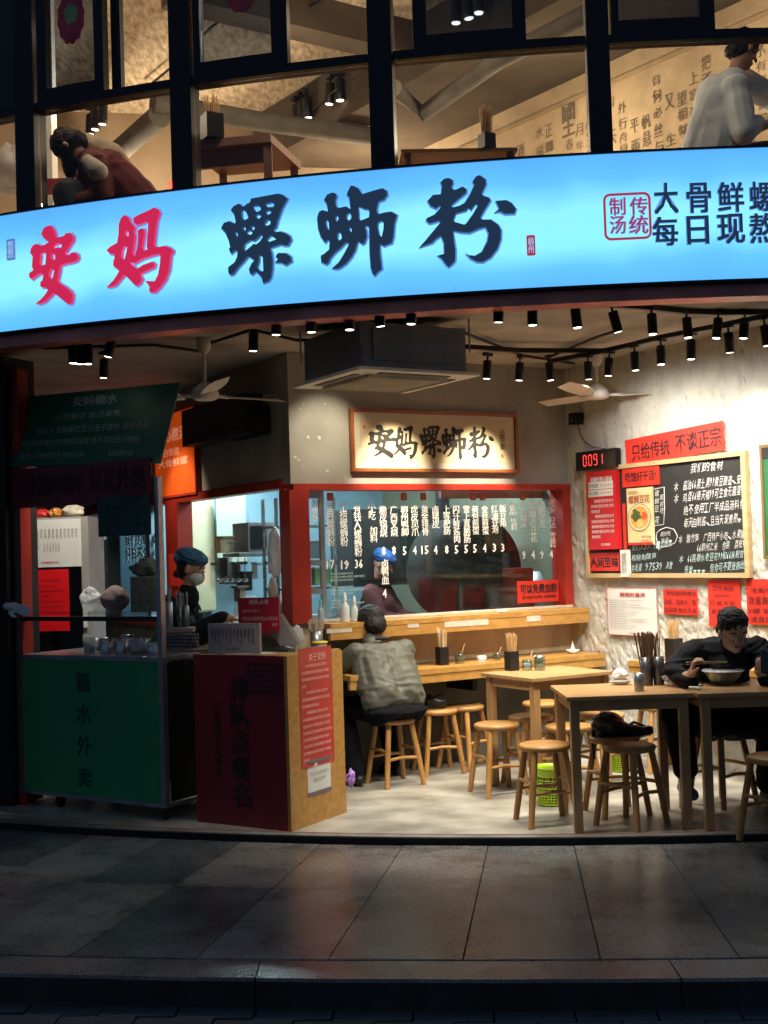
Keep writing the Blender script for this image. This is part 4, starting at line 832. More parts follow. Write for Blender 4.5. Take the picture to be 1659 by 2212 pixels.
# led clock and its cable, small camera at the corner
LEDM = mat('red_led', (.3, .01, .01), .4, emit=(1., .05, .05), es=2.2)
ck, cf, (u0, u1, v0, v1) = board('led_clock', FR, 1243, 978, 1330, 1008, .02, .075, mat('clock_case', (.012, .012, .014), .25), 'black wall clock with red LED digits at the corner of the blackboard', 'clock')
def seg7(mb, f, u, v, w_, h, ch, t=.006, mi=0):
    S_ = {'0': 'abcdef', '9': 'abcdfg', '1': 'bc', '5': 'acdfg'}[ch]; sk = .12
    pos = {'a': (0, 1, 1, 1), 'b': (1, .5, 1, 1), 'c': (1, 0, 1, .5), 'd': (0, 0, 1, 0), 'e': (0, 0, 0, .5), 'f': (0, .5, 0, 1), 'g': (0, .5, 1, .5)}
    for s_ in S_:
        xa, ya, xb, yb = pos[s_]; p0 = (u+xa*w_+ya*h*sk*0, v+ya*h); p1 = (u+xb*w_, v+yb*h)
        if xa == xb: q_ = [(p0[0]-t/2, p0[1]+t*.6), (p0[0]+t/2, p0[1]+t*.6), (p1[0]+t/2, p1[1]-t*.6), (p1[0]-t/2, p1[1]-t*.6)]
        else: q_ = [(p0[0]+t*.6, p0[1]-t/2), (p1[0]-t*.6, p1[1]-t/2), (p1[0]-t*.6, p1[1]+t/2), (p0[0]+t*.6, p0[1]+t/2)]
        mb.poly(f, q_, [], .0, .001, mi)
W_ = u1-u0
for i, c in enumerate('0091'): m = MB(); seg7(m, cf, u0+W_*(.20+i*.135), v0+(v1-v0)*.22, W_*.075, (v1-v0)*.56, c); m.make('digit', LEDM, ck)
cmr = thing('corner_camera', FR.pt(-9.4, 2.3, 0), 'small black security camera near the corner of the cream wall', 'camera')
a = FR.uv(1246, 905, .04); m = MB(); m.fbox(FR, a[0]-.04, a[0]+.04, a[1]-.045, a[1]+.045, .0, .09); m.make('housing', BLACK, cmr); m = MB(); m.ball(FR.pt(a[0], a[1]-.01, .095), .018); m.make('lens', mat('lens_glass', (.02, .02, .03), .1), cmr)
m = MB(); m.tube([FR.pt(*FR.uv(x, y, .03), .022) for x, y in ((1246, 918), (1252, 938), (1262, 955), (1280, 966), (1308, 970), (1326, 978), (1334, 1002))], .004, 6); m.make('cable', BLACK, label='thin black cable drooping from the corner camera to the clock', cat='cable')

# ---- air conditioner cassette and ceiling fans
ac = thing('air_conditioner', Vector((.03, 7.79, 2.64)), 'square ceiling cassette air conditioner with grey body and ivory grille', 'air conditioner', rz=math.atan2(GU.y, GU.x))
m = MB(); m.box(-.43, .43, -.43, .43, .0, .022, b=.008); m.make('panel_rim', PLAST, ac, local=True)
m = MB(); m.box(-.29, .29, -.29, .29, -.012, -.001, b=.02); m.make('grille', mat('ivory_grille', (.55, .51, .43), .5), ac, local=True)
m = MB()
for i in range(14): m.box(-.25, .25, -.25+i*.037, -.238+i*.037, -.017, -.0125)
m.make('grille_slats', mat('ivory_grille', (.55, .51, .43), .5), ac, local=True)
for k in range(4):
    m = MB(); c_, s_ = math.cos(k*math.pi/2), math.sin(k*math.pi/2)
    bm = bmesh.new(); bmesh.ops.create_cube(bm, size=1)
    for v in bm.verts: x, y = v.co.x*.50, .345+v.co.y*.045; v.co = Vector((x*c_-y*s_, x*s_+y*c_, -.002+v.co.z*.006))
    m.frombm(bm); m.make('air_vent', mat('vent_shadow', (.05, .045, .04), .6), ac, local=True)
m = MB(); m.box(-.37, .37, -.37, .37, .023, .30, b=.012); m.make('body', mat('galvanised_grey_blue', (.20, .23, .29), .45, .4, scale=3, var=.2), ac, local=True)
m = MB(); m.box(-.30, .30, -.380, -.371, .07, .25); m.make('side_panel', mat('galvanised_grey_blue', (.20, .23, .29), .45, .4), ac, local=True)
for sx in (-1, 1):
    for sy in (-1, 1): m = MB(); m.tube([(sx*.385, sy*.385, .15), (sx*.385, sy*.385, .36)], .006, 6); m.make('hanger_rod', STEELD, ac, local=True)
def fan(px, py, zc, angs, label):
    c = at_z(px, py, zc)
    f = thing('ceiling_fan', c, label, 'fan', 'three-bladed ceiling fans')
    m = MB(); m.lathe([(.0, -.045), (.06, -.043), (.085, -.03), (.09, .0), (.075, .03), (.045, .055), (.03, .07), (.0, .075)], 24); m.make('motor', WHITE, f, local=True)
    m = MB(); m.tube([(0, 0, .07), (0, 0, ZC-zc-.06)], .012, 10); m.make('down_rod', WHITE, f, local=True)
    m = MB(); m.lathe([(.02, -.10), (.045, -.07), (.05, -.02), (.05, .0)], 20, (0, 0, ZC-zc)); m.make('canopy', WHITE, f, local=True)
    for a in angs:
        a = R(a); d = Vector((math.cos(a), math.sin(a), 0)); s_ = Vector((-d.y, d.x, 0)); m = MB(); L_ = []
        N = 8
        for i in range(N+1):
            t = i/N; r_ = .16+t*.50; w_ = .055+.018*math.sin(t*3.0)-.012*t; z_ = -.012+.012*t
            for sgn in (-1, 1):
                for h in (-.002, .002): L_.append(d*r_+s_*w_*sgn+Z*(z_+h+sgn*.014))
        fs = []
        for i in range(N):
            o, q = i*4, i*4+4; fs += [(o, q, q+2, o+2), (o+1, o+3, q+3, q+1), (o, o+1, q+1, q), (o+2, q+2, q+3, o+3)]
        fs += [(0, 2, 3, 1), (N*4, N*4+1, N*4+3, N*4+2)]; m.add(L_, fs, 0); m.make('blade', PLAST, f, local=True)
        m = MB(); m.tube([d*.06+Z*-.01, d*.19+Z*-.012], .012, 8); m.make('blade_arm', WHITE, f, local=True)
    return f
fan(443, 850, 2.64, (47, 167, 287), 'white ceiling fan hanging left of the air conditioner near the orange poster')
fan(1290, 850, 2.70, (0, 120, 240), 'ivory ceiling fan hanging in front of the cream wall at right')

# ---- stools and tables
def make_stool():
    s = thing('wooden_stool', (0, 0, 0), 'round wooden stool', 'stool', 'round wooden stools around the tables')
    m = MB(); m.lathe([(.0, .415), (.135, .416), (.147, .422), (.150, .434), (.147, .446), (.138, .451), (.0, .452)], 28); m.make('seat', WOODT, s, local=True)
    for sx in (-1, 1):
        for sy in (-1, 1): m = MB(); m.tube([(sx*.142, sy*.142, 0), (sx*.118, sy*.118, .2), (sx*.088, sy*.088, .416)], [.0175, .0195, .0185], 10); m.make('leg', WOODT, s, local=True)
    for k in (-1, 1):
        m = MB(); m.tube([(-.115, k*.119, .185), (0, k*.105, .192), (.115, k*.119, .185)], .011, 8); m.make('stretcher', WOODT, s, local=True)
        m = MB(); m.tube([(k*.122, -.113, .235), (k*.108, 0, .242), (k*.122, .113, .235)], .011, 8); m.make('stretcher', WOODT, s, local=True)
    return s
st0 = make_stool()
STOOLS = [(850, 1550, .5, 'wooden stool under the man in the green jacket'), (943, 1531, .3, 'wooden stool carrying the black bag beside the green jacket man'),
 (1001, 1523, .9, 'wooden stool standing against the dark wall between the bag stool and the square table'), (1073, 1562, .35, 'bright wooden stool in front of the left corner of the square table'),
 (1176, 1606, .2, 'wooden stool at the left end of the front table before the green basket'), (1358, 1608, .75, 'wooden stool under the front table directly in front of the black bag'),
 (1327, 1590, .25, 'wooden stool carrying the slumped black backpack'), (1675, 1632, .4, 'wooden stool cut by the right edge of the photo'),
 (1555, 1574, .55, 'wooden stool under the diner in black'), (1146, 1545, .7, 'wooden stool half hidden behind the leg of the square table'),
 (1172, 1515, .1, 'wooden stool behind the square table next to the back ledge'), (1300, 1541, .6, 'wooden stool behind the front table left of the diner'),
 (1422, 1522, .2, 'wooden stool beside the side ledge behind the diner'), (1228, 1566, .5, 'wooden stool seen between the front table legs near the green basket')]
SEATS = {}
for i, (x, y, rz, lb) in enumerate(STOOLS):
    p = at_z(x, y, .45); p.z = 0; SEATS[i] = p
    if i == 0: st0.location = p; st0.rotation_euler = (0, 0, rz); st0['label'] = lb
    else: dup(st0, p, rz, lb)
def make_table(c0, ex, ey, label, h=.75, tw=None):
    ex, ey = Vector(ex), Vector(ey); ex.z = ey.z = 0; lx, ly = ex.length, ey.length; rz = math.atan2(ex.y, ex.x)
    t = thing('square_table', Vector((c0[0], c0[1], 0)), label, 'table', 'wooden dining tables', rz=rz)
    m = MB(); m.box(0, lx, 0, ly, h-.024, h, b=.004); m.make('table_top', WOODD, t, local=True)
    for x in (.022, lx-.072):
        for y in (.022, ly-.072): m = MB(); m.box(x, x+.05, y, y+.05, .004, h-.0245, b=.004); m.make('leg', WOODD, t, local=True)
    for (a, b, c, d) in ((.075, lx-.075, .030, .050), (.075, lx-.075, ly-.05, ly-.03), (.03, .05, .075, ly-.075), (lx-.05, lx-.03, .075, ly-.075)):
        m = MB(); m.box(a, b, c, d, h-.085, h-.0245); m.make('apron', WOODD, t, local=True)
    return t
A_ = at_z(1224, 1506, .75); B_ = at_z(1497, 1497, .75); C_ = at_z(1168, 1482, .75)
ex1 = B_-A_; ey1 = Vector((-ex1.y, ex1.x, 0)).normalized()*.62
make_table(A_, ex1, ey1, 'front wooden table holding the metal chopstick cups at the shop threshold')
A2 = at_z(1508, 1499, .75); make_table(A2, ex1.normalized()*.95, ey1*1.05, 'right front table where the diner in black eats from a steel bowl')
A3 = at_z(1151, 1466, .75); B3 = at_z(1325, 1449, .75); e3 = B3-A3; make_table(A3, e3, Vector((-e3.y, e3.x, 0)).normalized()*.57, 'square table turned to the back wall with a black chopsticks box on top')
def top_at(x, y, z=.752): return at_z(x, y, z)
# chopstick boxes
def sticks(m, c, n, r0, r1, h0, h1, L_, rad=.0032, mi=0):
    for i in range(n):
        a = random.uniform(0, 6.283); q = math.sqrt(random.random()); b = Vector((math.cos(a)*q*r0, math.sin(a)*q*r0, h0)); t = Vector((math.cos(a)*q*r1+random.uniform(-.006, .006), math.sin(a)*q*r1+random.uniform(-.006, .006), h1+random.uniform(-.012, .012)))
        m.tube([c+b, c+t], rad, 5, mi)
def chop_box(p, label, s=1., w_=.036, wrap=False, hbox=.13):
    t = thing('chopstick_box', p, label, 'chopstick holder', 'chopstick holders'); m = MB()
    for (x0, x1, y0, y1) in ((-w_, w_, -w_, -w_+.004), (-w_, w_, w_-.004, w_), (-w_, -w_+.004, -w_+.0042, w_-.0042), (w_-.004, w_, -w_+.0042, w_-.0042)): m.box(x0, x1, y0, y1, 0, hbox)
    m.box(-w_+.0045, w_-.0045, -w_+.0045, w_-.0045, .002, .01); m.make('box', mat('black_plastic', (.012, .012, .013), .35), t, local=True)
    m = MB(); sticks(m, Vector((0, 0, 0)), 34, w_*.62, w_*1.05, .015, .245*s, 0); m.make('chopsticks', CHOP, t, local=True)
    if wrap: m = MB(); sticks(m, Vector((0, 0, 0)), 12, w_*.5, w_*1.1, .02, .26*s, 0, .0055); m.make('paper_sleeves', mat('sleeve_paper', (.75, .66, .5), .6), t, local=True)
    t.rotation_euler = (0, 0, .5); return t
random.seed(21)
def on_ledge(x, y, z=.753): return FB.pt(FB.uv(x, y, .22)[0], z, .22)
chop_box(on_ledge(955, 1418), 'black chopsticks box full of wrapped sticks on the back ledge beside the green jacket man', wrap=True)
chop_box(top_at(1106, 1448), 'black chopsticks box standing on the square table')
p = FR.pt(FR.uv(1457, 1430, .17)[0], .753, .17); chop_box(p, 'large black chopsticks box on the side ledge behind the diner in black', 1.15, .045, hbox=.16)
# metal cups with steel chopsticks on the front table
def cup(p, r, h, label, m_=STEELD, name='metal_cup', n=0, cat='cup', hs=.25, sp=1.6, cm_=STEEL):
    t = thing(name, p, label, cat); m = MB(); m.lathe([(r*.92, .001), (r, h*.5), (r*1.02, h), (r*.94, h), (r*.9, .008), (0, .008)], 18); m.make('cup_body', m_, t, local=True)
    if n: m = MB(); sticks(m, Vector((0, 0, 0)), n, r*.6, r*sp, .01, hs, 0, .0034); m.make('chopsticks', cm_, t, local=True)
    return t
PERF = mat('perforated_steel', (.22, .22, .23), .4, .8, scale=120, col2=(.05, .05, .05))
cup(top_at(1398, 1480), .038, .165, 'perforated steel cup bristling with dark chopsticks on the front table', PERF, n=34, hs=.30, sp=1.9, cm_=mat('brown_chopsticks', (.16, .09, .05), .5, .2, scale=30))
cup(top_at(1424, 1479), .034, .165, 'second perforated steel cup right of the bristling one on the front table', PERF, n=6, hs=.27, sp=1.6, cm_=mat('brown_chopsticks', (.16, .09, .05), .5))
cup(top_at(1381, 1492), .029, .098, 'small plain grey metal cup in front of the perforated cups', STEELD)
# napkin packs and crumpled wrappers
def crumple(name, p, sx, sy, sz, m_, label, cat, seed=0, par=None, sub=3, amp=.38):
    bm = bmesh.new(); bmesh.ops.create_icosphere(bm, subdivisions=4, radius=1); S_ = Vector((seed*7.3, seed, seed*2.1))
    for v in bm.verts:
        p_ = v.co.copy(); q_ = p_*1.5+S_; n1 = noise.noise(q_); cr = 0.
        for f_ in (1.3, 2.6, 5.0): cr += (1-abs(noise.noise(p_*f_+S_*1.7))*3.2)*.5/f_**.75
        k = 1+amp*(n1*1.1+cr*.55-.25); top = max(0, p_.z)**2
        v.co = Vector((p_.x*sx*k*(1-.28*top), p_.y*sy*k*(1-.28*top), max(0, (p_.z*.5+.5))*sz*(1+amp*(cr*.5-.1)*(p_.z > -.3))))
    m = MB(); m.frombm(bm, 0, True); 
    if par is not None: o = m.make(name, m_, par, local=True); o.location = p
    else: o = m.make(name, m_, label=label, cat=cat, local=True); o.location = p
    return o
TISS = mat('white_tissue', (.72, .71, .68), .75, scale=30, var=.05)
np_ = thing('napkin_pack', top_at(1341, 1478), 'opened pack of white napkins on the front table', 'napkins')
crumple('tray', Vector((0, 0, 0)), .065, .044, .034, mat('pack_plastic', (.42, .41, .38), .3), None, None, 3, np_, amp=.15); crumple('tissue', Vector((-.003, 0, .026)), .045, .034, .065, TISS, None, None, 5, np_)
crumple('plastic_wrapper', top_at(1452, 1482), .056, .035, .075, BAG, 'clear crumpled plastic wrapper right of the chopstick cups', 'wrapper', 8)
m = MB(); p = top_at(1505, 1490); m.tube([p+Vector((-.03, .04, .01)), p+Vector((0, 0, .012)), p+Vector((.012, -.03, .009))], .008, 6); m.make('folded_tissue', TISS, label='small folded white tissue between the two front tables', cat='tissue')
# jars, dish and roll on the ledge and the square table
JG = glassm('jar_glass', (.75, .85, .85), .03, .15)
def jar(p, r, h, label, fill, lid=False, name='glass_jar', spoon=False):
    t = thing(name, p, label, 'jar', 'glass condiment jars'); m = MB(); m.lathe([(r*.9, .001), (r, .01), (r, h*.8), (r*.85, h), (r*.8, h), (r*.93, h*.8), (r*.93, .012)], 16); m.make('glass', JG, t, local=True)
    m = MB(); m.lathe([(0, .012), (r*.88, .012), (r*.88, h*.6), (0, h*.62)], 16); m.make('filling', fill, t, local=True)
    if lid: m = MB(); m.lathe([(r*1.03, h*.92), (r*1.03, h*1.15), (0, h*1.17)], 16); m.make('lid', STEEL, t, local=True)
    if spoon: m = MB(); m.tube([(0, 0, .02), (r*1.2, .0, h*1.9)], .0035, 6); m.make('spoon_handle', CHOP, t, local=True)
    return t
jar(top_at(1139, 1447), .036, .07, 'glass jar with pale filling beside the black box on the square table', TISS, spoon=True); jar(top_at(1166, 1447), .038, .085, 'taller lidded glass jar on the square table', mat('pale_sauce', (.5, .42, .3), .5), lid=True)
jar(on_ledge(992, 1412), .036, .075, 'glass jar of chopped chilli on the back ledge behind the bench', mat('chilli_sauce', (.35, .20, .08), .5), spoon=True); jar(on_ledge(1073, 1405), .03, .05, 'low glass jar with a slanting spoon on the back ledge', mat('chilli_sauce', (.35, .20, .08), .5), spoon=True)
t = thing('paper_roll', on_ledge(1040, 1413), 'small white paper roll lying on the back ledge', 'paper roll'); m = MB(); m.lathe([(.008, -.03), (.022, -.03), (.022, .03), (.008, .03), (.008, -.03)], 18, (0, 0, .022), ax=(1, .5, 0)); m.make('roll', TISS, t, local=True); m = MB(); m.box(-.028, .028, -.04, -.0, .001, .0025); m.make('loose_end', TISS, t, local=True)
t = thing('tissue_dish', on_ledge(1237, 1395), 'white dish with a twisted napkin at the right end of the back ledge', 'dish'); m = MB(); m.lathe([(.03, .001), (.055, .03), (.052, .03), (.028, .006), (0, .006)], 20); m.make('dish', WHITE, t, local=True); m = MB(); m.lathe([(.03, .01), (.022, .03), (.008, .06), (.0, .10)], 9); m.make('napkin_peak', TISS, t, local=True)
# bottles on the shelf
def bottle(x, y, label, col, capc, h=.16, r=.027):
    p = FB.pt(FB.uv(x, y, .13)[0], 1.099, .13); t = thing('sauce_bottle', p, label, 'bottle', 'bottles on the shelf under the serving window')
    m = MB(); m.lathe([(r*.95, .001), (r, .01), (r, h*.5), (r*.75, h*.62), (r*.38, h*.72), (r*.36, h*.8)], 16); m.make('bottle_body', col, t, local=True); m = MB(); m.lathe([(r*.46, h*.8), (r*.46, h*.95), (r*.2, h*1.08), (0, h*1.1)], 12); m.make('cap', capc, t, local=True)
bottle(745, 1318, 'tall white squeeze bottle on the shelf under the window', mat('milky_plastic', (.66, .68, .66), .35), WHITE, .19, .033); bottle(766, 1322, 'second smaller white bottle right of the tall one', mat('milky_plastic', (.66, .68, .66), .35), WHITE, .165, .024)
bottle(693, 1316, 'slim bottle with a turquoise cap near the red pillar', mat('blue_grey_plastic', (.30, .42, .45), .35), mat('turquoise_cap', (.06, .50, .48), .4), .16, .022)
crumple('crumpled_tissue', FB.pt(FB.uv(1083, 1318, .15)[0], 1.099, .15), .04, .02, .02, TISS, 'small crumpled tissue on the right part of the window shelf', 'tissue', 4)
# green basket
def basket(p, r, h, label, col):
    t = thing('waste_basket', p, label, 'basket', 'lime green plastic waste baskets'); m = MB(); ri = lambda z: r*(.78+.22*z/h)
    for k in range(10):
        z0 = .012+k*(h-.07)/10
        m.lathe([(ri(z0), z0), (ri(z0+.005), z0+.005), (ri(z0+.005)-.004, z0+.005), (ri(z0)-.004, z0), (ri(z0), z0)], 28)
    m.lathe([(ri(h-.05), h-.05), (ri(h), h), (ri(h)+.006, h), (ri(h)+.006, h+.006), (ri(h)-.006, h+.004), (ri(h-.05)-.004, h-.05), (ri(h-.05), h-.05)], 28); m.make('rim_and_hoops', col, t, local=True)
    m = MB()
    for i in range(28):
        a = 2*math.pi*i/28; m.tube([(ri(.01)*math.cos(a), ri(.01)*math.sin(a), .01), (ri(h-.05)*math.cos(a+.2), ri(h-.05)*math.sin(a+.2), h-.05)], .003, 4)
    m.make('lattice', col, t, local=True); m = MB(); m.lathe([(0, .004), (ri(0), .004), (ri(0), .016), (0, .016)], 24); m.make('base', col, t, local=True)
    crumple('bin_liner', Vector((0, 0, .03)), r*.62, r*.62, h*.8, BAGW, None, None, 2, t, amp=.12)
    return t
LIME = mat('lime_plastic', (.42, .62, .02), .4, var=.06)
p = at_z(1193, 1738, 0); p.z = 0; basket(p, .105, .23, 'lime green lattice waste basket under the left end of the front table', LIME)
p = at_z(1343, 1665, 0); p.z = 0; basket(p, .10, .21, 'lime green waste basket mostly hidden behind the backpack stools', LIME)

# ---- cash counter with its wooden side
cA = at_z(630, 1797, 0); cB = at_z(749, 1755, 0); cC = at_z(403, 1783, 0); cA.z = cB.z = cC.z = 0
eS = (cB-cA); eF = (cC-cA); perp = Vector((-eS.y, eS.x, 0)).normalized(); eF = perp*eF.length
H_ = 1.0
ct = thing('cash_counter', cA, 'cash counter with a dark red front and a honey wood side panel', 'counter')
fS = Fr(cA, eS.normalized(), -perp); fF = Fr(cA+eF, -perp, (-eS).normalized()); lS = eS.length; lF = eF.length
m = MB(); vs = [(0, 0), (lS, 0), (lS, H_-.03), (lS-.008, H_-.01), (lS-.03, H_), (0, H_)]; m.poly(fnof(fS, .0), [(a, b) for a, b in vs], [], -.022, 0); m.make('side_panel', WOOD, ct)
m = MB(); m.fbox(fF, .0, lF-.0225, .0, H_-.001, -.02, .0); m.make('front_panel', mat('dark_red_board', (.20, .006, .014), .4, scale=4, var=.1), ct)
m = MB(); m.fbox(fF, .0, lF-.0225, H_-.045, H_-.025, -.50, -.0205); m.make('counter_top', WOOD, ct)
m = MB(); m.fbox(fF, .0, .02, .0, H_-.046, -.50, -.0205); m.make('end_panel', WOOD, ct)
f2 = fnof(fF, .001); FBP = mat('black_brush_print', (.02, .004, .006), .5)
yy = H_-.13
for i, c in enumerate('排队点餐名'):
    m = MB(); m.text(f2, c, lF*.40, lF*.40+.13, yy-.135, yy, .001, .03); yy -= .155; m.make('character', FBP, ct)
m = MB()
for i, c in enumerate('先点餐后入座谢谢'):
    m.text(f2, c, lF*.22, lF*.22+.045, .72-i*.055-.045, .72-i*.055, .001, .02)
m.make('small_lettering', FBP, ct)
a = fF.uv(505, 1420); m = MB(); m.fbox(fF, lF*.58, lF-.04, H_-.22, H_-.04, .0005, .002); o = m.make('dark_sticker', mat('maroon_sticker', (.075, .006, .014), .35), ct)
m = MB()
for i in range(5): m.text(fnof(fF, .0025), '温馨提示请先扫码点餐谢谢', lF*.61, lF-.08, H_-.08-i*.03, H_-.066-i*.03, .0005, .0)
m.make('sticker_print', mat('dull_pink_print', (.16, .05, .06), .6), o)
rp_, _, _ = board('red_placard', fS, 645, 1403, 723, 1643, .0005, .004, mat('soft_red_placard', (.55, .055, .045), .35, scale=3, var=.12), 'long soft red text placard stuck to the wooden side of the cash counter', 'placard',
  [('关于安妈', .28, .045, .80, .115, 0, .01)]+[('安妈螺蛳粉坚持每天现熬大骨鲜螺汤'[:n_], .06+s_, .135+i*.056, .06+s_+n_*.055, .135+i*.056+.028, 0, .0) for i, (n_, s_) in enumerate(((12, .12), (15, 0), (15, 0), (2, 0), (12, .12), (15, 0), (9, 0), (12, .12), (15, 0), (15, 0), (16, 0), (14, 0), (15, 0), (15, 0), (3, 0)))],
  mat('pale_pink_print', (.75, .5, .45), .5))
board('white_card', fS, 664, 1645, 716, 1705, .0005, .003, PAPER, 'small white card with grey bands at the foot of the counter side', 'card', [('本店请勿自带酒水', .08, .34, .92, .44, 0, 0), ('谢谢合作', .25, .52, .75, .62, 0, 0)], mat('grey_print', (.3, .3, .29), .7))
bw_ = bpy.data.objects['white_card']; a = fS.uv(664, 1645, .0035); b = fS.uv(716, 1705, .0035); m = MB(); m.fbox(fS, a[0], b[0], a[1]-.018, a[1], .0032, .0046); m.make('grey_band', mat('grey_violet_band', (.16, .14, .18), .6), bw_); m = MB(); m.fbox(fS, a[0], b[0], b[1], b[1]+.018, .0032, .0046); m.make('grey_band', mat('grey_violet_band', (.16, .14, .18), .6), bw_)
# things on the counter
def on_counter(x, y, z=H_-.024): return at_z(x, y, z)
def standing(name, x0, y0, x1, y1, p, zb, th, m_, label, cat, texts=(), lm=INK, yaw=0., lean=0.):
    """a board standing at p facing the street, its width and height taken from its outline"""
    d = p.y; W_ = abs(x1-x0)*d/F; HH = abs(y1-y0)*d/F; U_ = Vector((math.cos(yaw), math.sin(yaw), 0)); N_ = Vector((math.sin(yaw), -math.cos(yaw), 0))
    Wv = (Z*math.cos(lean)-N_*math.sin(lean)).normalized(); Nn = U_.cross(Wv)
    q = at_y((x0+x1)/2, (y0+y1)/2, d); fr = Fr(Vector((q.x, q.y, zb))-U_*W_/2, U_, Nn, Wv)
    m = MB(); m.fbox(fr, 0, W_, 0, HH, -th, 0); o = m.make(name, m_, label=label, cat=cat); f = fnof(fr, .001)
    for T in texts: mm = MB(); mm.text(f, T[0], W_*T[1], W_*T[3], HH*(1-T[4]), HH*(1-T[2]), .0008, T[5] if len(T) > 5 else .0); mm.make('lettering', lm, o)
    return o, fr, W_, HH
random.seed(2)
menu_t = [('经典螺蛳粉干捞加料'[j % 3:j % 3+6].replace('', '\n').strip(), .06+j*.072, .16, .06+j*.072+.045, .16+.34+.1*(j % 3)) for j in range(12)]+[('安妈螺蛳粉', .36, .80, .62, .88)]
dC = (at_z(515, 1412, H_-.024)).y
standing('menu_card', 442, 1346, 567, 1411, Vector((0, dC-.04, 0)), H_-.02, .03, mat('grey_card', (.33, .32, .34), .6), 'grey printed menu stand facing the street on the cash counter', 'menu stand', menu_t, mat('dark_grey_print', (.06, .06, .065), .7), yaw=-.38)
standing('red_sign', 511, 1293, 606, 1366, Vector((0, dC+.16, 0)), 1.10, .012, mat('crimson_sign', (.42, .012, .03), .45), 'crimson text sign hung on the back of the order screen', 'sign',
   [('排队点餐', .28, .06, .76, .2, .02), ('请先找好座位', .1, .34, .52, .44), ('再扫码点餐或到柜台点单谢谢', .1, .56, .97, .68), ('谢谢', .82, .75, .95, .85)], mat('pale_pink_print', (.75, .5, .45), .5), yaw=-.3)
t = thing('order_terminal', Vector((at_y(615, 1380, dC+.28).x, dC+.28, H_-.024)), 'slanted grey order terminal behind the crimson sign', 'terminal'); m = MB()
m.hexa([(-.02, -.12, .03), (.10, -.10, .03), (.12, -.07, .03), (-.0, -.09, .03), (-.16, -.12, .22), (-.02, -.10, .23), (-.0, -.08, .23), (-.14, -.09, .22)]); m.make('screen', mat('grey_terminal', (.20, .19, .18), .4), t, local=True)
m = MB(); m.lathe([(.06, 0), (.06, .01), (.012, .02), (.012, .12)], 14); m.make('stand', STEELD, t, local=True)
p = on_counter(684, 1396); t = thing('chopstick_cup', p, 'steel cup of wooden chopsticks on the cash counter', 'chopstick holder'); m = MB(); m.lathe([(.04, 0), (.042, .10), (.038, .10), (.036, .006), (0, .006)], 18); m.make('cup_body', STEELD, t, local=True); m = MB(); sticks(m, Vector((0, 0, 0)), 30, .025, .055, .01, .17, 0, .004); m.make('chopsticks', mat('pale_chopsticks', (.50, .40, .30), .6), t, local=True)
p = on_counter(689, 1400); p = p+Vector((.01, -.05, 0)); t = thing('yellow_tub', p, 'small tub with a bright yellow lid on the corner of the counter', 'tub'); m = MB(); m.lathe([(.04, .0), (.045, .032), (.0, .032)], 20); m.make('tub_body', WHITE, t, local=True); m = MB(); m.lathe([(.0, .033), (.050, .033), (.052, .042), (.048, .047), (.0, .047)], 20); m.make('lid', mat('yellow_lid', (.72, .52, .02), .4), t, local=True)
crumple('plastic_bag', on_counter(640, 1392), .06, .06, .13, BAG, 'clear plastic bag slumped behind the chopstick cup on the counter', 'bag', 12)
crumple('plastic_bag', on_counter(596, 1360)+Vector((0, .35, 0)), .10, .07, .22, BAGW, 'white carrier bag standing behind the crimson sign', 'bag', 13)
m = MB(); p = cB+Vector((.03, .02, .28)); crumple('purple_bag', p-Z*.14, .022, .022, .11, mat('lilac_plastic', (.40, .22, .62), .4), 'lilac plastic bag peeping out behind the counter side near the floor', 'bag', 6, amp=.8)

# ---- sweet soup take-away cart at the left
k0 = at_z(44, 1738, 0); k1 = at_z(362, 1775, 0); k0.z = k1.z = 0
eC = (k1-k0); lC = eC.length; nC = Vector((eC.y, -eC.x, 0)).normalized(); nC = nC if nC.y < 0 else -nC
fC = Fr(k0, eC.normalized(), nC)
cart = thing('food_cart', k0, 'green panelled sweet soup cart with steel posts and castors', 'cart')
PB, PT = .105, .955
m = MB(); m.fbox(fC, .02, lC-.045, PB, PT, -.02, .0); m.make('front_panel', mat('green_cart_panel', (.012, .25, .085), .4, scale=2, var=.1), cart)
f3 = fnof(fC, .001); yy = fC.uv(180, 1452)[1]; ux = fC.uv(180, 1500)[0]
for c in '糖水外卖': m = MB(); m.text(f3, c, ux-.06, ux+.06, yy-.125, yy, .001, .02); yy -= .20; m.make('character', mat('dark_green_print', (.006, .05, .03), .5), cart)
for u in (.0, lC-.04): m = MB(); m.fbox(fC, u, u+.036, .08, 2.08 if u > .5 else 1.96, -.035, .006); m.make('post', STEELD, cart)
for u in (.0, lC-.04): m = MB(); m.fbox(fC, u, u+.036, .08, PT, -.62, -.585); m.make('post', STEELD, cart)
m = MB(); m.fbox(fC, .037, lC-.041, PT+.001, PT+.028, -.62, .004); m.make('counter_top', STEELD, cart)
zr = fC.uv(200, 1337)[1]; m = MB(); m.fbox(fC, .037, lC-.041, zr-.014, zr+.014, -.03, .002); m.make('rail', BLACK, cart)
m = MB(); m.fbox(fC, .037, lC-.041, zr+.015, zr+.021, -.60, -.20); m.make('glass_shelf', GLASS, cart)
m = MB(); m.fbox(fC, .0, lC, .08, .104, -.62, .004); m.make('base_frame', STEELD, cart)
m = MB(); m.fbox(fC, lC-.0035, lC-.0005, .11, PT, -.58, -.04); m.make('side_panel', MULL, cart)
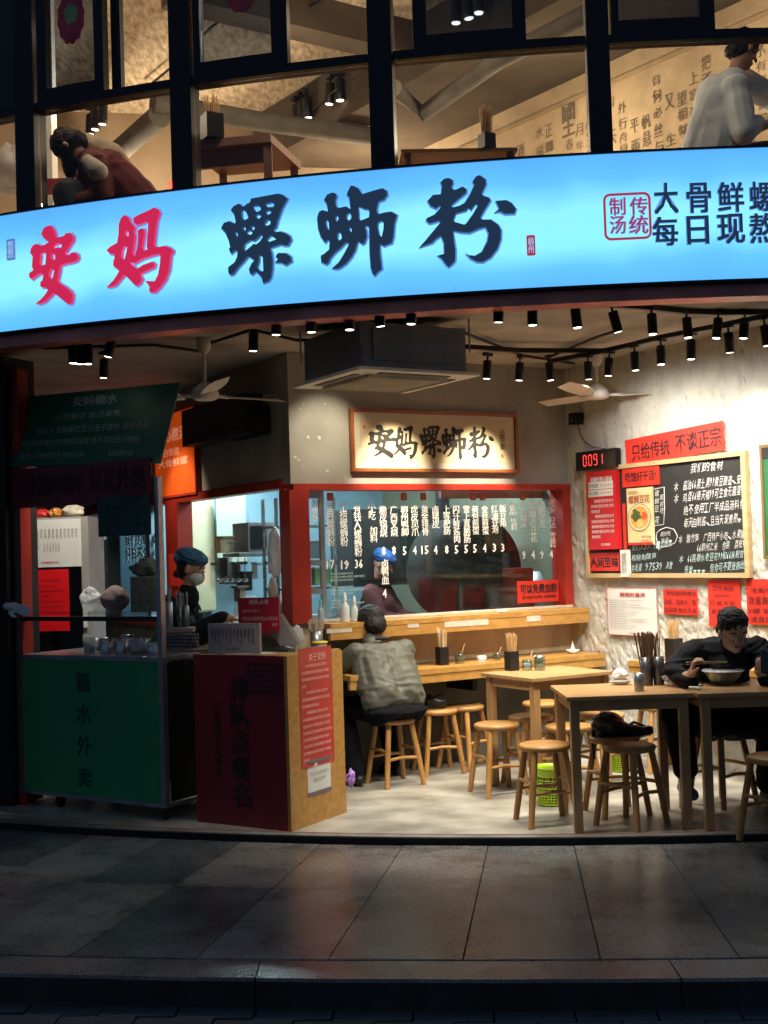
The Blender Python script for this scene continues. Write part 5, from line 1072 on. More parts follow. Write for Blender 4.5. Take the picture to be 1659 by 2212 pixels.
for u in (.03, .32, lC-.05):
    for d in (-.05, -.56):
        c = fC.pt(u, 0, d); m = MB(); m.lathe([(.0, -.012), (.036, -.012), (.040, -.006), (.040, .006), (.036, .012), (.0, .012)], 18, c+Z*.0405, ax=fC.U); w_ = m.make('castor', mat('black_rubber', (.02, .02, .02), .7), cart)
        m = MB(); m.tube([c+Z*.042, c+Z*.079], .009, 8); m.make('castor_fork', STEEL, w_)
# canopy boards of the cart: red band, tilted green board, small green board
za, zb_ = fC.uv(200, 1088)[1], fC.uv(200, 1000)[1]
m = MB(); m.fbox(fC, -.02, lC-.045, za, zb_, .007, .02); o = m.make('red_valance', mat('dark_red_valance', (.16, .006, .01), .5, var=.2), cart)
m = MB(); m.text(fnof(fC, .021), '安妈柳州糖水', .10, lC*.52, za+.07, zb_-.05, .001, .03); m.text(fnof(fC, .021), '豆花外卖', lC*.56, lC-.10, za+.07, zb_-.04, .001, .03); m.make('valance_lettering', mat('dark_red_print', (.06, .004, .006), .6), o)
g0 = at_y(20, 1008, fC.pt(0, 0, .03).y); g1 = at_y(345, 1000, fC.pt(lC, 0, .03).y); g2 = at_y(388, 826, g1.y+.16); g3 = at_y(47, 858, g0.y+.16)
gn = (g1-g0).cross(g3-g0).normalized(); gn = gn if gn.y < 0 else -gn
m = MB(); m.hexa([g0-gn*.012, g1-gn*.012, g2-gn*.012, g3-gn*.012, g0, g1, g2, g3]); o = m.make('slanted_board', mat('dark_green_board', (.008, .10, .05), .5, var=.1), cart)
def gf(u, v, d): a = g0+(g1-g0)*u; b = g3+(g2-g3)*u; return a+(b-a)*v+gn*(d)
for tx, u0, u1, v0, v1, of in (('安妈糖水', .36, .64, .80, .93, .02), ('小吃甜点 每日现煮', .26, .68, .62, .71, 0), ('绿豆沙芝麻糊红豆沙莲子百合 凉粉豆花', .15, .88, .44, .53, 0), ('本店所有糖水均用原料现煮 绝不添加任何糖精', .06, .84, .27, .36, 0), ('请放心食用祝您天天好心情', .06, .50, .10, .18, 0), ('安妈糖水铺', .66, .82, .10, .17, 0)): m = MB(); m.text(gf, tx, u0, u1, v0, v1, .0015, of); m.make('board_lettering', mat('dim_white_print', (.30, .34, .34), .6), o)
s0 = fC.uv(214, 1160, .03); s1 = fC.uv(323, 1068, .03); m = MB(); m.fbox(fC, s0[0], s1[0], s0[1], s1[1], .022, .035); o = m.make('hanging_board', mat('dark_green_board2', (.004, .045, .035), .5), cart)
w_ = (s1[0]-s0[0]); h_ = (s1[1]-s0[1])
for j in range(4):
    for i in range(5): m = MB(); m.text(fnof(fC, .036), '豆红绿芝莲花沙豆麻子'[(i*3+j*2) % 10], s0[0]+w_*(.08+i*.18), s0[0]+w_*(.18+i*.18), s0[1]+h_*(.10+j*.22), s0[1]+h_*(.20+j*.22), .001, .0); m.make('character', mat('dim_green_print', (.10, .17, .15), .6), o)
# food on and behind the cart
def at_cart(x, d, z): return fC.pt(fC.uv(x, 1330, d)[0], z, d)
crumple('plastic_bag', at_cart(196, -.42, zr+.024), .07, .06, .16, BAG, 'knotted clear plastic bag with pink food on the cart shelf', 'bag', 31)
crumple('food_bag', at_cart(250, -.42, zr+.024), .10, .07, .17, mat('dusty_pink_bag', (.38, .27, .25), .6), 'dusty pink bundle beside the wicker bin on the cart shelf', 'bag', 32, amp=.15)
t = thing('wicker_bin', at_cart(318, -.42, zr+.024), 'square greyish wicker bin with green and grey bundles on the cart shelf', 'bin'); m = MB(); m.box(-.09, .09, -.09, .09, 0, .23, b=.012); m.make('bin_body', mat('grey_olive_weave', (.22, .20, .14), .8, scale=60, var=.3, bump=.5), t, local=True)
crumple('bundle', Vector((.0, 0, .22)), .10, .07, .13, mat('grey_green_cloth', (.16, .18, .13), .8), None, None, 33, t)
random.seed(40)
FOODC = [mat('tin_lid', (.5, .48, .42), .3, .7), mat('brown_jelly', (.16, .08, .03), .25), mat('cream_food', (.6, .52, .36), .5), mat('dark_syrup', (.05, .03, .02), .2), mat('amber_food', (.4, .22, .06), .4)]
for i in range(9):
    u = 192+i*17+random.uniform(-2, 2); c = at_cart(u, -.25-.13*(i % 2), PT+.029); t = thing('food_tub', c, f'{ORD[i]} open food tub from the left on the cart counter under the rail', 'tub', 'open food tubs on the cart counter')
    m = MB(); h = random.uniform(.06, .11); m.lathe([(.035, 0), (.045, h), (.041, h), (.033, .006), (0, .006)], 16); m.make('tub_body', STEEL if i % 3 else mat('clear_tub', (.5, .5, .48), .2), t, local=True); m = MB(); m.lathe([(0, h*.8), (.039, h*.8), (.039, h*.82), (.02, h*.95), (0, h)], 14); m.make('filling', FOODC[i % 5], t, local=True)
# drinks fridge with posters behind the cart
Df = 9.15; a = at_y(62, 1125, Df); b = at_y(190, 1125, Df); fD = Fr(Vector((a.x, Df, 0)), Vector((1, 0, 0)), Vector((0, -1, 0))); wD = b.x-a.x; hD = at_y(120, 1117, Df).z
fr1 = thing('display_fridge', fD.pt(0, 0, 0), 'grey display fridge with papers on its glass door behind the cart', 'fridge')
FRG = mat('fridge_grey', (.40, .38, .36), .4, .3)
for (p, q2, r_, s_) in ((.0, .03, 0, hD), (wD-.055, wD, 0, hD), (.0305, wD-.0555, hD-.03, hD), (.0305, wD-.0555, 0, .55)): m = MB(); m.fbox(fD, p, q2, r_, s_, -.5, 0); m.make('casing', FRG, fr1)
m = MB(); m.fbox(fD, .031, wD-.056, .551, hD-.031, -.5, -.47); m.make('back_panel', mat('fridge_inside', (.30, .32, .38), .5), fr1); m = MB(); m.fbox(fD, .031, wD-.056, .551, hD-.031, -.008, -.002); m.make('glass_door', glassm('fridge_glass', (.75, .8, .9), .05, .12), fr1)
m = MB(); m.fbox(fD, wD-.045, wD-.02, 1.10, 1.30, .001, .02); m.make('handle', WHITE, fr1)
m = MB(); m.fbox(fD, -.075, -.015, 0, 2.3, -.1, .0); m.make('door_post', RED, label='dark red upright post at the left side of the fridge', cat='post')
m = MB(); m.fbox(fD, -.135, -.078, 0, 2.3, -.1, .0); m.make('pale_post', mat('grey_pink_paint', (.36, .32, .34), .6), label='pale greyish upright strip between the black pillar and the red post', cat='post')
cols = [('螺蛳粉经典加料'[i % 3:i % 3+(5 if i < 4 else 3)].replace('', '\n').strip(), .05+i*.066, .20, .05+i*.066+.035, .20+(.42 if i < 4 else .20)) for i in range(14)]+[('豆花糖水'[i % 2:i % 2+3].replace('', '\n').strip(), .36+i*.05, .50, .36+i*.05+.03, .68, 0) for i in range(6)]
board('white_menu', fD, 47, 1124, 176, 1223, .001, .012, PAPER, 'white printed menu sheet on the upper part of the fridge door', 'menu', cols+[('安妈螺蛳粉欢迎您', .32, .88, .62, .93, 1)], [mat('grey_print', (.3, .3, .29), .7), INKR])
board('red_poster', fD, 54, 1232, 151, 1362, .001, .006, mat('bright_red_sheet', (.78, .012, .02), .3, var=.05), 'bright red printed poster on the lower part of the fridge door', 'poster', [('本店招聘服务员洗碗工待遇从优包吃包住'[:n_], .1, .16+i*.085, .1+n_*.047, .16+i*.085+.035) for i, n_ in enumerate((15, 12, 17, 10, 17, 16, 17, 8))], mat('dark_red_ink', (.28, .01, .02), .5))
crumple('red_packet', fD.pt(.04, hD, -.2), .075, .06, .07, mat('glossy_red_pack', (.65, .03, .03), .3), 'glossy red packet lying on top of the display fridge', 'packet', 51); crumple('snack_bag', fD.pt(.15, hD, -.2), .06, .06, .075, mat('orange_gold_pack', (.55, .22, .04), .35), 'orange and gold bag in the middle on top of the fridge', 'bag', 52); crumple('white_sack', fD.pt(.28, hD, -.2), .085, .06, .10, mat('cream_sack', (.62, .57, .45), .6), 'cream coloured bag on the right top of the fridge', 'bag', 53, amp=.2)
p = at_y(45, 1312, 8.0); t = thing('plastic_glove', p, 'white plastic glove hanging at the edge of the cart', 'glove'); m = MB(); 
for q in handp(Vector((-.09, 0, 0)), Vector((1, 0, -.25)), Vector((0, -1, 0)), .25): pass
blob('glove', handp(Vector(p)+Vector((-.09, 0, .01)), Vector((1, 0, -.25)), Vector((0, -1, 0)), .25), mat('glove_plastic', (.62, .64, .62), .4), t, .005, 2)
# cups behind the counter and tray
for i, (x, r_, h_) in enumerate(((366, .022, .17), (389, .022, .14), (401, .024, .14))):
    p = at_y(x, 1330, 8.3); p.z = 1.125; t = thing('utensil_cup', p, ('tall dark grey cup on the small shelf beside the cart post', 'perforated utensil cup left of the twin on the small shelf', 'perforated utensil cup nearest the staff woman on the small shelf')[i], 'cup'); m = MB(); m.lathe([(r_, 0), (r_, h_), (r_*.9, h_), (r_*.9, .004), (0, .004)], 16); m.make('cup_body', PERF if i else STEELD, t, local=True); m = MB(); sticks(m, Vector((0, 0, 0)), 8, r_*.6, r_*1.4, .01, h_+.09, 0, .003); m.make('spoons', STEEL, t, local=True)
p = at_y(395, 1335, 8.3); m = MB(); m.box(p.x-.16, p.x+.08, 8.2, 8.4, 1.095, 1.124); m.make('small_shelf', mat('pinkish_board', (.34, .24, .20), .5), label='small pinkish shelf holding the utensil cups beside the cart', cat='shelf')
p = at_y(388, 1378, 8.1); t = thing('wire_basket', Vector((p.x, 8.1, 1.0)), 'black wire basket of wrapped spoons below the small shelf', 'basket'); m = MB()
for i in range(15): m.tube([(-.13+i*.018, -.05, .0), (-.15+i*.018, -.05, .10)], .0022, 4)
for i in range(5): m.tube([(-.14, -.05, .01+i*.022), (.13, -.05, .0+i*.022)], .0022, 4)
m.make('wires', STEEL, t, local=True); m = MB(); m.box(-.13, .12, -.04, .05, 0, .09, b=.01); m.make('liner', mat('black_cloth', (.02, .02, .022), .8), t, local=True)
m = MB(); m.box(-.28, .35, -.14, .16, -.03, -.002); m.make('basket_base', mat('brown_board', (.28, .17, .10), .5), t, local=True)
# bags hanging on the red pillar
crumple('hanging_bag', FL.pt(-BB-.16, 1.42, .06), .05, .05, .36, BAGW, 'white plastic bag hanging high on the red pillar', 'bag', 61, amp=.25); crumple('hanging_bag', FL.pt(-BB-.17, 1.26, .08), .035, .035, .17, mat('beige_bag', (.45, .38, .32), .6), 'beige paper bag hanging lower on the red pillar', 'bag', 62, amp=.2)
a = FL.uv(402, 1180, .02); m = MB(); m.fbox(FL, uL(372)+.02, uL(372)+.42, 1.35, 1.62, .036, .045); m.make('red_notice', REDP, label='bright red notice behind the head of the staff woman', cat='notice')

# ================================================================ KITCHEN behind the glass
KW = mat('kitchen_pale_blue_wall', (.24, .39, .46), .5, scale=3, col2=(.17, .30, .37))
kb = 10.6
m = MB(); m.fbox(Fr(g(0, kb), GU, -GV), AL+.001, AR-.001, 0, 2.7, -.1, 0); m.make('kitchen_wall', KW, kind='structure')
m = MB(); m.fbox(Fr(g(AR-.05, 0), -GV, -GU), -kb, -BB-.13, 0, 2.7, -.06, 0); m.make('kitchen_side_wall', mat('kitchen_olive_wall', (.16, .17, .12), .6, scale=2), kind='structure')
m = MB(); p_ = [g(AL+.0, BB+.125), g(AR, BB+.125), g(AR, 14.4), g(AL+.0, 14.4)]; m.add([p+Z*2.72 for p in p_]+[p+Z*2.80 for p in p_], [(0, 3, 2, 1), (4, 5, 6, 7)]+[(i, (i+1) % 4, 4+(i+1) % 4, 4+i) for i in range(4)]); m.make('kitchen_ceiling', WHITE, kind='structure')
FK = Fr(g(0, kb), GU, -GV)
def kbox(name, a0, a1, b0, b1, z0, z1, m_, label, cat, bv=.01):
    c = g((a0+a1)/2, (b0+b1)/2, z0); t = thing(name, c, label, cat, rz=math.atan2(GU.y, GU.x)); m = MB(); m.box(-(a1-a0)/2, (a1-a0)/2, -(b1-b0)/2, (b1-b0)/2, 0, z1-z0, b=bv); m.make('body', m_, t, local=True); return t
t = kbox('kitchen_counter', 4.3, 6.3, BB+.45, BB+1.05, 0, .88, STEEL, 'steel kitchen worktop seen through the serving window', 'worktop')
for k in range(3): m = MB(); m.box(-.9+k*.62, -.32+k*.62, -.305, -.3005, .1, .8); m.make('door', STEELD, t, local=True)
p = g(5.87, BB+.70, .885); t = thing('stock_pot', p, 'big steel stock pot steaming on the kitchen worktop behind the glass', 'pot'); m = MB(); m.lathe([(.19, 0), (.20, .02), (.20, .42), (.212, .43), (.21, .44), (.19, .44), (.185, .03), (0, .03)], 36); m.make('pot_body', STEEL, t, local=True)
m = MB(); m.lathe([(.212, .445), (.18, .47), (.05, .50), (.03, .53), (0, .53)], 36); m.make('lid', STEELD, t, local=True)
for s_ in (-1, 1): m = MB(); m.tube([(s_*.20, -.05, .34), (s_*.25, -.04, .35), (s_*.25, .04, .35), (s_*.20, .05, .34)], .009, 8); m.make('handle', STEEL, t, local=True)
a = FB.uv(968, 1235, -.9); t = thing('extractor_cowl', FB.pt(a[0], a[1]-.28, -.95), 'large round black cowl behind the kitchen worker', 'cowl'); bmx = bmesh.new()
m = MB(); m.lathe([(0, .0), (.36, .0), (.40, .03), (.42, .08), (.42, .5), (.0, .5)], 40, (0, 0, .3), ax=(-GV)); m.make('shell', mat('black_enamel', (.022, .022, .022), .8, spec=.2), t, local=True); m = MB(); m.tube([(0, 0, .70), (0, 0, 1.2)], .06, 12); m.make('flue', BLACK, t, local=True)
t = kbox('dark_cabinet', 5.15, 6.25, BB+1.3, BB+1.7, 1.3, 1.95, mat('black_enamel', (.022, .022, .022), .8, spec=.2), 'dark wall cabinet and hood above the pots in the kitchen', 'cabinet'); m = MB(); m.box(-.5, -.02, -.205, -.2005, .05, .6); m.make('door', mat('black_enamel2', (.03, .03, .03), .3), t, local=True)
t = kbox('wall_sign', 5.35, 6.35, BB+.25, BB+.28, 1.98, 2.08, mat('brown_red_panel', (.22, .08, .05), .5), 'brown red board at the upper right behind the menu glass', 'board', .004)
t = kbox('red_bin', 6.02, 6.22, BB+.25, BB+.42, 1.10, 1.42, mat('maroon_tin', (.16, .025, .02), .4), 'maroon tin box behind the red slip in the kitchen', 'tin')
p = FB.pt(FB.uv(1165, 1300, -.3)[0], 1.12, -.32); t = thing('round_lid', p, 'round steel lid leaning inside the serving window', 'lid'); m = MB(); m.lathe([(0, .03), (.17, .012), (.185, 0), (.19, 0), (.172, .018), (0, .036)], 36, (0, 0, .10), ax=(-.2, -.8, .35)); m.make('lid_disc', STEEL, t, local=True)
for i, (a0, z0, c) in enumerate(((4.2, 1.35, (.45, .35, .5)), (4.36, 1.35, (.2, .5, .25)), (4.28, 1.55, (.3, .5, .6)))):
    t = kbox('storage_box', a0, a0+.14, BB+.5, BB+.62, z0, z0+.12, mat(f'box_col{i}', c, .5), ('lilac box on the rack behind the sliding sash', 'green box on the rack behind the sliding sash', 'pale blue box on the upper rack behind the sliding sash')[i], 'box'); m = MB(); m.box(-.072, .072, -.062, .062, .12, .132); m.make('lid', WHITE, t, local=True)
t = thing('steel_rack', g(4.3, BB+.56, 0), 'steel shelf rack behind the sliding sash of the serving window', 'rack', rz=math.atan2(GU.y, GU.x))
for z_ in (1.13, 1.34, 1.54, 1.80): m = MB(); m.box(-.28, .22, -.12, .12, z_-.02, z_-.002); m.make('shelf', STEEL, t, local=True)
for x_ in (-.28, .20):
    for y_ in (-.12, .10): m = MB(); m.box(x_, x_+.02, y_, y_+.02, 0, 2.0); m.make('post', STEEL, t, local=True)
# things seen through the side windows
crumple('white_bag', g(4.25, 8.6, 1.05), .13, .10, .26, BAGW, 'white carrier bags behind the side window near the red pillar', 'bag', 71); crumple('white_bag', g(4.2, 9.1, 1.05), .12, .09, .22, BAG, 'clear carrier bag further along behind the side window', 'bag', 72)
t = kbox('prep_table', 4.0, 4.7, BB+.5, 11.5, 0, 1.04, STEEL, 'long steel prep table along the side window', 'table'); m = MB(); m.box(-.33, .33, -1.4, 1.4, .2, .22); m.make('lower_shelf', STEELD, t, local=True)
kbox('blue_cabinet', 4.2, 4.9, 12.6, 12.9, 0, 1.75, mat('pale_blue_door', (.36, .50, .60), .4), 'pale blue cupboard far behind the lettered glass', 'cupboard')
kbox('steel_fridge', 4.0, 4.5, 11.6, 12.0, 0, 1.9, mat('blue_grey_steel', (.32, .42, .48), .35, .5), 'blue grey steel fridge behind the lettered glass', 'fridge')

def kpx(name, x0, x1, y0, y1, b, dep, m_, label, cat, bv=.006):
    """a box whose street-side face fills the outline x0..x1, y0..y1 on the plane b of the grid"""
    fr = Fr(g(0, b), GU, -GV); xm, ym = (x0+x1)/2, (y0+y1)/2
    a0, a1 = fr.uv(x0, ym)[0], fr.uv(x1, ym)[0]; z1, z0 = fr.uv(xm, y0)[1], fr.uv(xm, y1)[1]
    return kbox(name, max(a0, AL+.14), a1, b, b+dep, max(z0, .0), z1, m_, label, cat, bv), a1-a0, z1-z0
kpx('partition', 385, 464, 1075, 1320, 10.52, .05, mat('cream_yellow_partition', (.55, .50, .30), .6, scale=2, col2=(.50, .48, .32)), 'cream yellow partition seen through the left part of the side window', 'partition')
kpx('plastic_curtain', 468, 532, 1070, 1215, 10.4, .02, mat('greenish_curtain', (.34, .42, .36), .4, scale=2.5, col2=(.44, .50, .38)), 'greenish plastic curtain in the middle of the side window', 'curtain')
t, w_, h_ = kpx('oven', 536, 592, 1128, 1192, 9.0, .3, mat('grey_oven', (.22, .21, .21), .4), 'grey boxy oven on the kitchen shelf near the red pillar', 'oven'); m = MB(); m.box(-w_*.42, w_*.2, -.156, -.151, h_*.12, h_*.88); m.make('door', BLACK, t, local=True)
t, w_, h_ = kpx('wall_shelf', 455, 596, 1194, 1203, 9.0, .32, STEELD, 'thin steel kitchen shelf carrying the grey oven', 'shelf')
for k in (-1, 1): m = MB(); m.box(k*w_*.4-.01, k*w_*.4+.01, -.1, .1, -.14, -.001); m.make('bracket', STEELD, t, local=True)
for i, (x0, x1, y0, y1, b, c, nm, lb, ct_) in enumerate((
 (455, 478, 1160, 1193, 9.1, (.40, .30, .18), 'carton', 'brown carton on the left end of the kitchen shelf', 'carton'), (482, 503, 1170, 1193, 9.1, (.6, .6, .55), 'tin', 'pale tin beside the brown carton on the kitchen shelf', 'tin'),
 (455, 520, 1216, 1262, 9.3, (.30, .30, .27), 'steel_box', 'grey steel box under the kitchen shelf behind the masked woman', 'box'), (524, 545, 1236, 1276, 9.2, (.03, .03, .03), 'rice_cooker', 'black rice cooker below the kitchen shelf', 'cooker'),
 (556, 592, 1215, 1250, 9.6, (.30, .48, .58), 'blue_crate', 'pale blue crate at the back right of the side window', 'crate'), (498, 520, 1268, 1300, 8.9, (.50, .42, .30), 'carton', 'small tan carton low behind the side window', 'carton'),
 (212, 246, 1160, 1220, 12.2, (.34, .44, .50), 'wall_cupboard', 'upper pale blue wall cupboard behind the cart', 'cupboard'), (214, 250, 1228, 1290, 12.1, (.30, .38, .42), 'wall_cupboard', 'lower grey blue wall cupboard behind the cart', 'cupboard'))):
    t, w_, h_ = kpx(nm, x0, x1, y0, y1, b, .12, mat('kitchen_colour_%d' % i, c, .5, scale=6), lb, ct_); m = MB(); m.box(-w_*.5-.004, w_*.5+.004, -.066, .066, h_*.9, h_+.006); m.make('lid' if i < 6 else 'top', mat('kitchen_lid_%d' % i, tuple(v*.6 for v in c), .5), t, local=True)
fr = Fr(g(0, 9.15), GU, -GV)
for i, x in enumerate((470, 484, 497, 512, 526)):
    a_, z_ = fr.uv(x, 1204); p = fr.pt(a_, z_, .02); t = thing('ladle', p-Z*.22, ('first', 'second', 'third', 'fourth', 'fifth')[i]+' steel ladle from the left hanging under the kitchen shelf', 'ladle', 'steel ladles hanging under the kitchen shelf')
    m = MB(); m.tube([p, p-Z*.16], .004, 6); m.make('handle', STEEL, t); m = MB(); m.ball(p-Z*.18, .026, 0, 10, (1, 1, .7)); m.make('scoop', STEEL, t)
# dark units on the side wall
a = FL.uv(452, 838, .15); t = thing('wall_unit', FL.pt(a[0], 2.5, 0), 'dark wall mounted unit behind the left ceiling fan', 'wall unit'); m = MB(); m.fbox(FL, a[0]-.55, a[0]+.62, 2.47, 2.76, .001, .16); m.make('casing', mat('dark_unit', (.02, .02, .022), .6), t); m = MB(); m.fbox(FL, a[0]-.5, a[0]+.57, 2.475, 2.50, .161, .168); m.make('air_flap', mat('dark_flap', (.035, .035, .038), .5), t)
a = FL.uv(503, 885, .05); b = FL.uv(572, 938, .05); t = thing('wall_box', FL.pt(a[0], b[1], 0), 'small dark box on the grey side wall right of the orange poster', 'box'); m = MB(); m.fbox(FL, a[0], b[0], b[1], a[1]-.03, .001, .06); m.make('casing', mat('dark_unit', (.02, .02, .022), .6), t); m = MB(); m.fbox(FL, a[0]+.02, b[0]-.02, b[1]+.03, a[1]-.06, .0605, .063); m.make('cover', mat('dark_flap', (.035, .035, .038), .5), t)

t = thing('paper_scrap', at_z(878, 1822, -.04), 'small dark scrap lying on the pavement near the threshold', 'litter'); m = MB(); m.hexa([(-.02, -.008, 0), (.018, -.012, 0), (.022, .010, 0), (-.014, .012, 0), (-.016, -.004, .006), (.012, -.010, .012), (.020, .006, .004), (-.010, .010, .010)]); m.make('scrap', mat('dark_scrap', (.02, .02, .02), .8), t, local=True)
# ================================================================ PEOPLE
def V3(p): return Vector(p)
def limb(a, b, c, r0, r1, r2): return [cap(a, r0, b, r1), cap(b, r1, c, r2)]
# --- man in the green jacket, seen from behind at the back ledge
s0_ = SEATS[0]; f, r = GV.copy(), GU.copy()
def L(o, rt, fw, up): return o + r*rt + f*fw + Z*up
pm = thing('person', s0_, 'man in an olive green jacket hunched on a stool with his back to the street', 'person', 'people in the noodle shop')
O = s0_
hip = L(O, 0, 0, .55); ch = L(O, -.01, .15, .80); nk = L(O, -.02, .25, .96); hd = L(O, .012, .29, 1.075)
hu = (Z*.86+f*.45).normalized(); hf = (f*.75-Z*.6).normalized()
P, hf, hu, hs = headp(hd, hf, hu, 1.10)
shL, shR = L(O, -.185, .17, .885), L(O, .215, .17, .885); elL, elR = L(O, -.295, .33, .74), L(O, .285, .36, .75); wrL, wrR = L(O, -.16, .52, .80), L(O, .14, .55, .80)
core = P+[cap(nk-hu*.05, .052, hd-hu*.03, .05), cap(hip+f*.05, .09, ch+f*.04, .09)]+limb(shL, elL, wrL, .05, .042, .028)+limb(shR, elR, wrR, .05, .042, .028)
core += handp(wrL, (wrR-wrL).normalized()*.4+f+Z*.1, -Z, .8, thumb=-1)+handp(wrR, f-r*.5+Z*.1, -Z, .8)
knL, knR = L(O, -.17, .40, .50), L(O, .16, .40, .50); anL, anR = L(O, -.24, .12, .08), L(O, .18, .30, .08)
core += limb(hip-r*.09, knL, anL, .08, .055, .04)+limb(hip+r*.09, knR, anR, .08, .055, .04)
blob('body', core, SKIN, pm, .009, 3)
JK = mat('olive_jacket', (.098, .098, .074), .6, scale=5, col2=(.090, .089, .066), bump=.15, bscale=50)
jk = [cap(L(O, -.09, .0, .62), .14, L(O, -.08, .12, .80), .14), cap(L(O, .09, .0, .62), .14, L(O, .08, .12, .80), .14), cap(L(O, -.11, .15, .87), .09, L(O, .11, .15, .87), .09), cap(L(O, -.13, -.01, .585), .115, L(O, .13, -.01, .585), .115),
      cap(shL, .080, elL, .072), cap(elL, .072, wrL-f*.03, .05), cap(shR, .080, elR, .072), cap(elR, .072, wrR-f*.03, .05), cap(nk-hu*.06, .08, nk+hu*.03, .068)]
jk += [cap(shL+r*.03, .075, L(O, -.17, .04, .66), .085), cap(shR-r*.03, .075, L(O, .17, .04, .66), .085)]
blob('jacket', jk, JK, pm, .0075, 2, wr=.0065, ws=13, seed=3)
m = MB(); m.tube([L(O, -.05, .125, .985), L(O, 0, .11, .985), L(O, .06, .13, .98)], .012, 8); m.make('collar_tab', mat('black_cloth', (.012, .012, .014), .8), pm)
TR = mat('black_trousers', (.005, .005, .007), .95, spec=.15, scale=20)
tr = [cap(L(O, -.13, -.03, .50), .10, L(O, .13, -.03, .50), .10), ell(L(O, 0, -.04, .50), r*.25, f*.16, Z*.055), cap(hip-r*.09-Z*.04, .10, knL, .08), cap(knL, .08, anL, .065), cap(hip+r*.09-Z*.04, .10, knR, .08), cap(knR, .08, anR, .065)]
blob('trousers', tr, TR, pm, .010, 3, wr=.006, ws=11)
for a_ in (anL, anR): m = blob('shoe', [cap(a_-f*.05-Z*.035, .038, a_+f*.13-Z*.045, .034), cap(a_, .045, a_-Z*.03, .04)], mat('black_shoe', (.012, .012, .014), .45), pm, .007, 3)
blob('hair', [ell(hd+hu*.03-hf*.02, hf*.112, hs*.104, hu*.108), ell(hd-hf*.045-hu*.03, hf*.072, hs*.092, hu*.088)], HAIR, pm, .006, 1, wr=.004, ws=45)

# --- diner in black facing the street
s8 = SEATS[8]; f = Vector((.06, -1, 0)).normalized(); r = Vector((-1, -.06, 0)).normalized(); O = s8      # r = his right hand side = left in the photo
pd = thing('person', s8, 'young man in black eating noodles with chopsticks while looking down at a phone', 'person', 'people in the noodle shop')
hd = at_y(1583, 1362, s8.y-.26); hu = (Z*.84+f*.5+r*.05).normalized(); hf = (f*.88-Z*.46-r*.08).normalized()
P, hf, hu, hs = headp(hd, hf, hu, 1.05)
nk = hd-hu*.12-f*.03; ch = L(O, 0, .10, .82); hip = L(O, 0, 0, .54)
shR, shL = L(O, .195, .155, .935), L(O, -.195, .155, .935)
elR = at_y(1452, 1452, s8.y-.30); wrR = at_y(1492, 1463, s8.y-.47); hR = at_y(1500, 1422, s8.y-.50)
elL = at_y(1668, 1452, s8.y-.28); wrL = at_y(1655, 1470, s8.y-.45); 
core = P+[cap(nk-hu*.04, .055, hd-hu*.05, .052), cap(hip, .13, ch, .13)]+limb(shR, elR, wrR, .048, .042, .030)+limb(shL, elL, wrL, .048, .042, .030)
core += handp(wrR, (hR-wrR), -r+f*.3, 1.15, 1.0, thumb=-1)
core += handp(wrL, (Vector((-.25, -.1, .75))), Vector((.5, .6, .3)), .9, 1.0, thumb=1)
knR = at_y(1462, 1545, s8.y-.30); knL = at_y(1672, 1556, s8.y-.32); anR = at_y(1482, 1690, s8.y-.12); anL = L(O, -.25, .1, .09)
core += limb(hip+r*.09, knR, anR, .08, .055, .038)+limb(hip-r*.09, knL, anL, .08, .055, .038)
blob('body', core, SKIN, pd, .0062, 2)
eyes('eye', hd, hf, hu, hs, pd, 1.05, look=-.3)
m = MB(); m.tube([hd+hf*.093-hu*.058+hs*.024, hd+hf*.099-hu*.057, hd+hf*.093-hu*.058-hs*.024], .005, 6); m.make('lips', mat('lips', (.34, .12, .10), .4), pd)
m = MB(); GLs = []
for k in (-1, 1): m.tube([hd+hf*.101+hu*(.002+.02*math.sin(q))+hs*(k*.033+.025*math.cos(q)) for q in [i*math.pi/6 for i in range(13)]], .0016, 5)
m.tube([hd+hf*.103+hs*.009, hd+hf*.104-hs*.009], .0016, 5)
for k in (-1, 1): m.tube([hd+hf*.098+hs*k*.057, hd+hf*.0+hs*k*.082], .0016, 5)
m.make('glasses', BLACK, pd)
BJ = mat('black_jacket', (.010, .011, .014), .9, spec=.2, scale=6, col2=(.009, .010, .013), bump=.1, bscale=60)
jk = [cap(hip, .16, ch, .155), cap(L(O, -.11, .10, .90), .11, L(O, .11, .10, .90), .11), cap(shR, .078, elR, .066), cap(elR, .066, wrR-(hR-wrR)*.1+Z*-.01, .046), cap(shL, .078, elL, .066), cap(elL, .066, wrL, .048), cap(nk-hu*.08, .09, nk+hu*.0, .072), cap(ch+f*.04, .13, hip+f*.12, .14)]
blob('jacket', jk, BJ, pd, .0075, 2, wr=.013, ws=13, seed=7)
blob('trousers', [cap(hip+r*.05-Z*.05, .12, knR, .095), cap(knR, .095, anR+Z*.08, .075), cap(hip-r*.05-Z*.05, .12, knL, .10), cap(knL, .10, anL+Z*.05, .075), ell(L(O, 0, 0, .50), r*.22, f*.17, Z*.06)], TR, pd, .011, 3, wr=.006, ws=9)
SH = mat('grey_knit_shoe', (.10, .11, .13), .85, scale=60, var=.4)
for a_ in (anR, anL): blob('shoe', [cap(a_-f*.06-Z*.04, .040, a_+f*.13-Z*.05, .036), cap(a_+Z*.02, .045, a_-Z*.03, .045)], SH, pd, .008, 3)
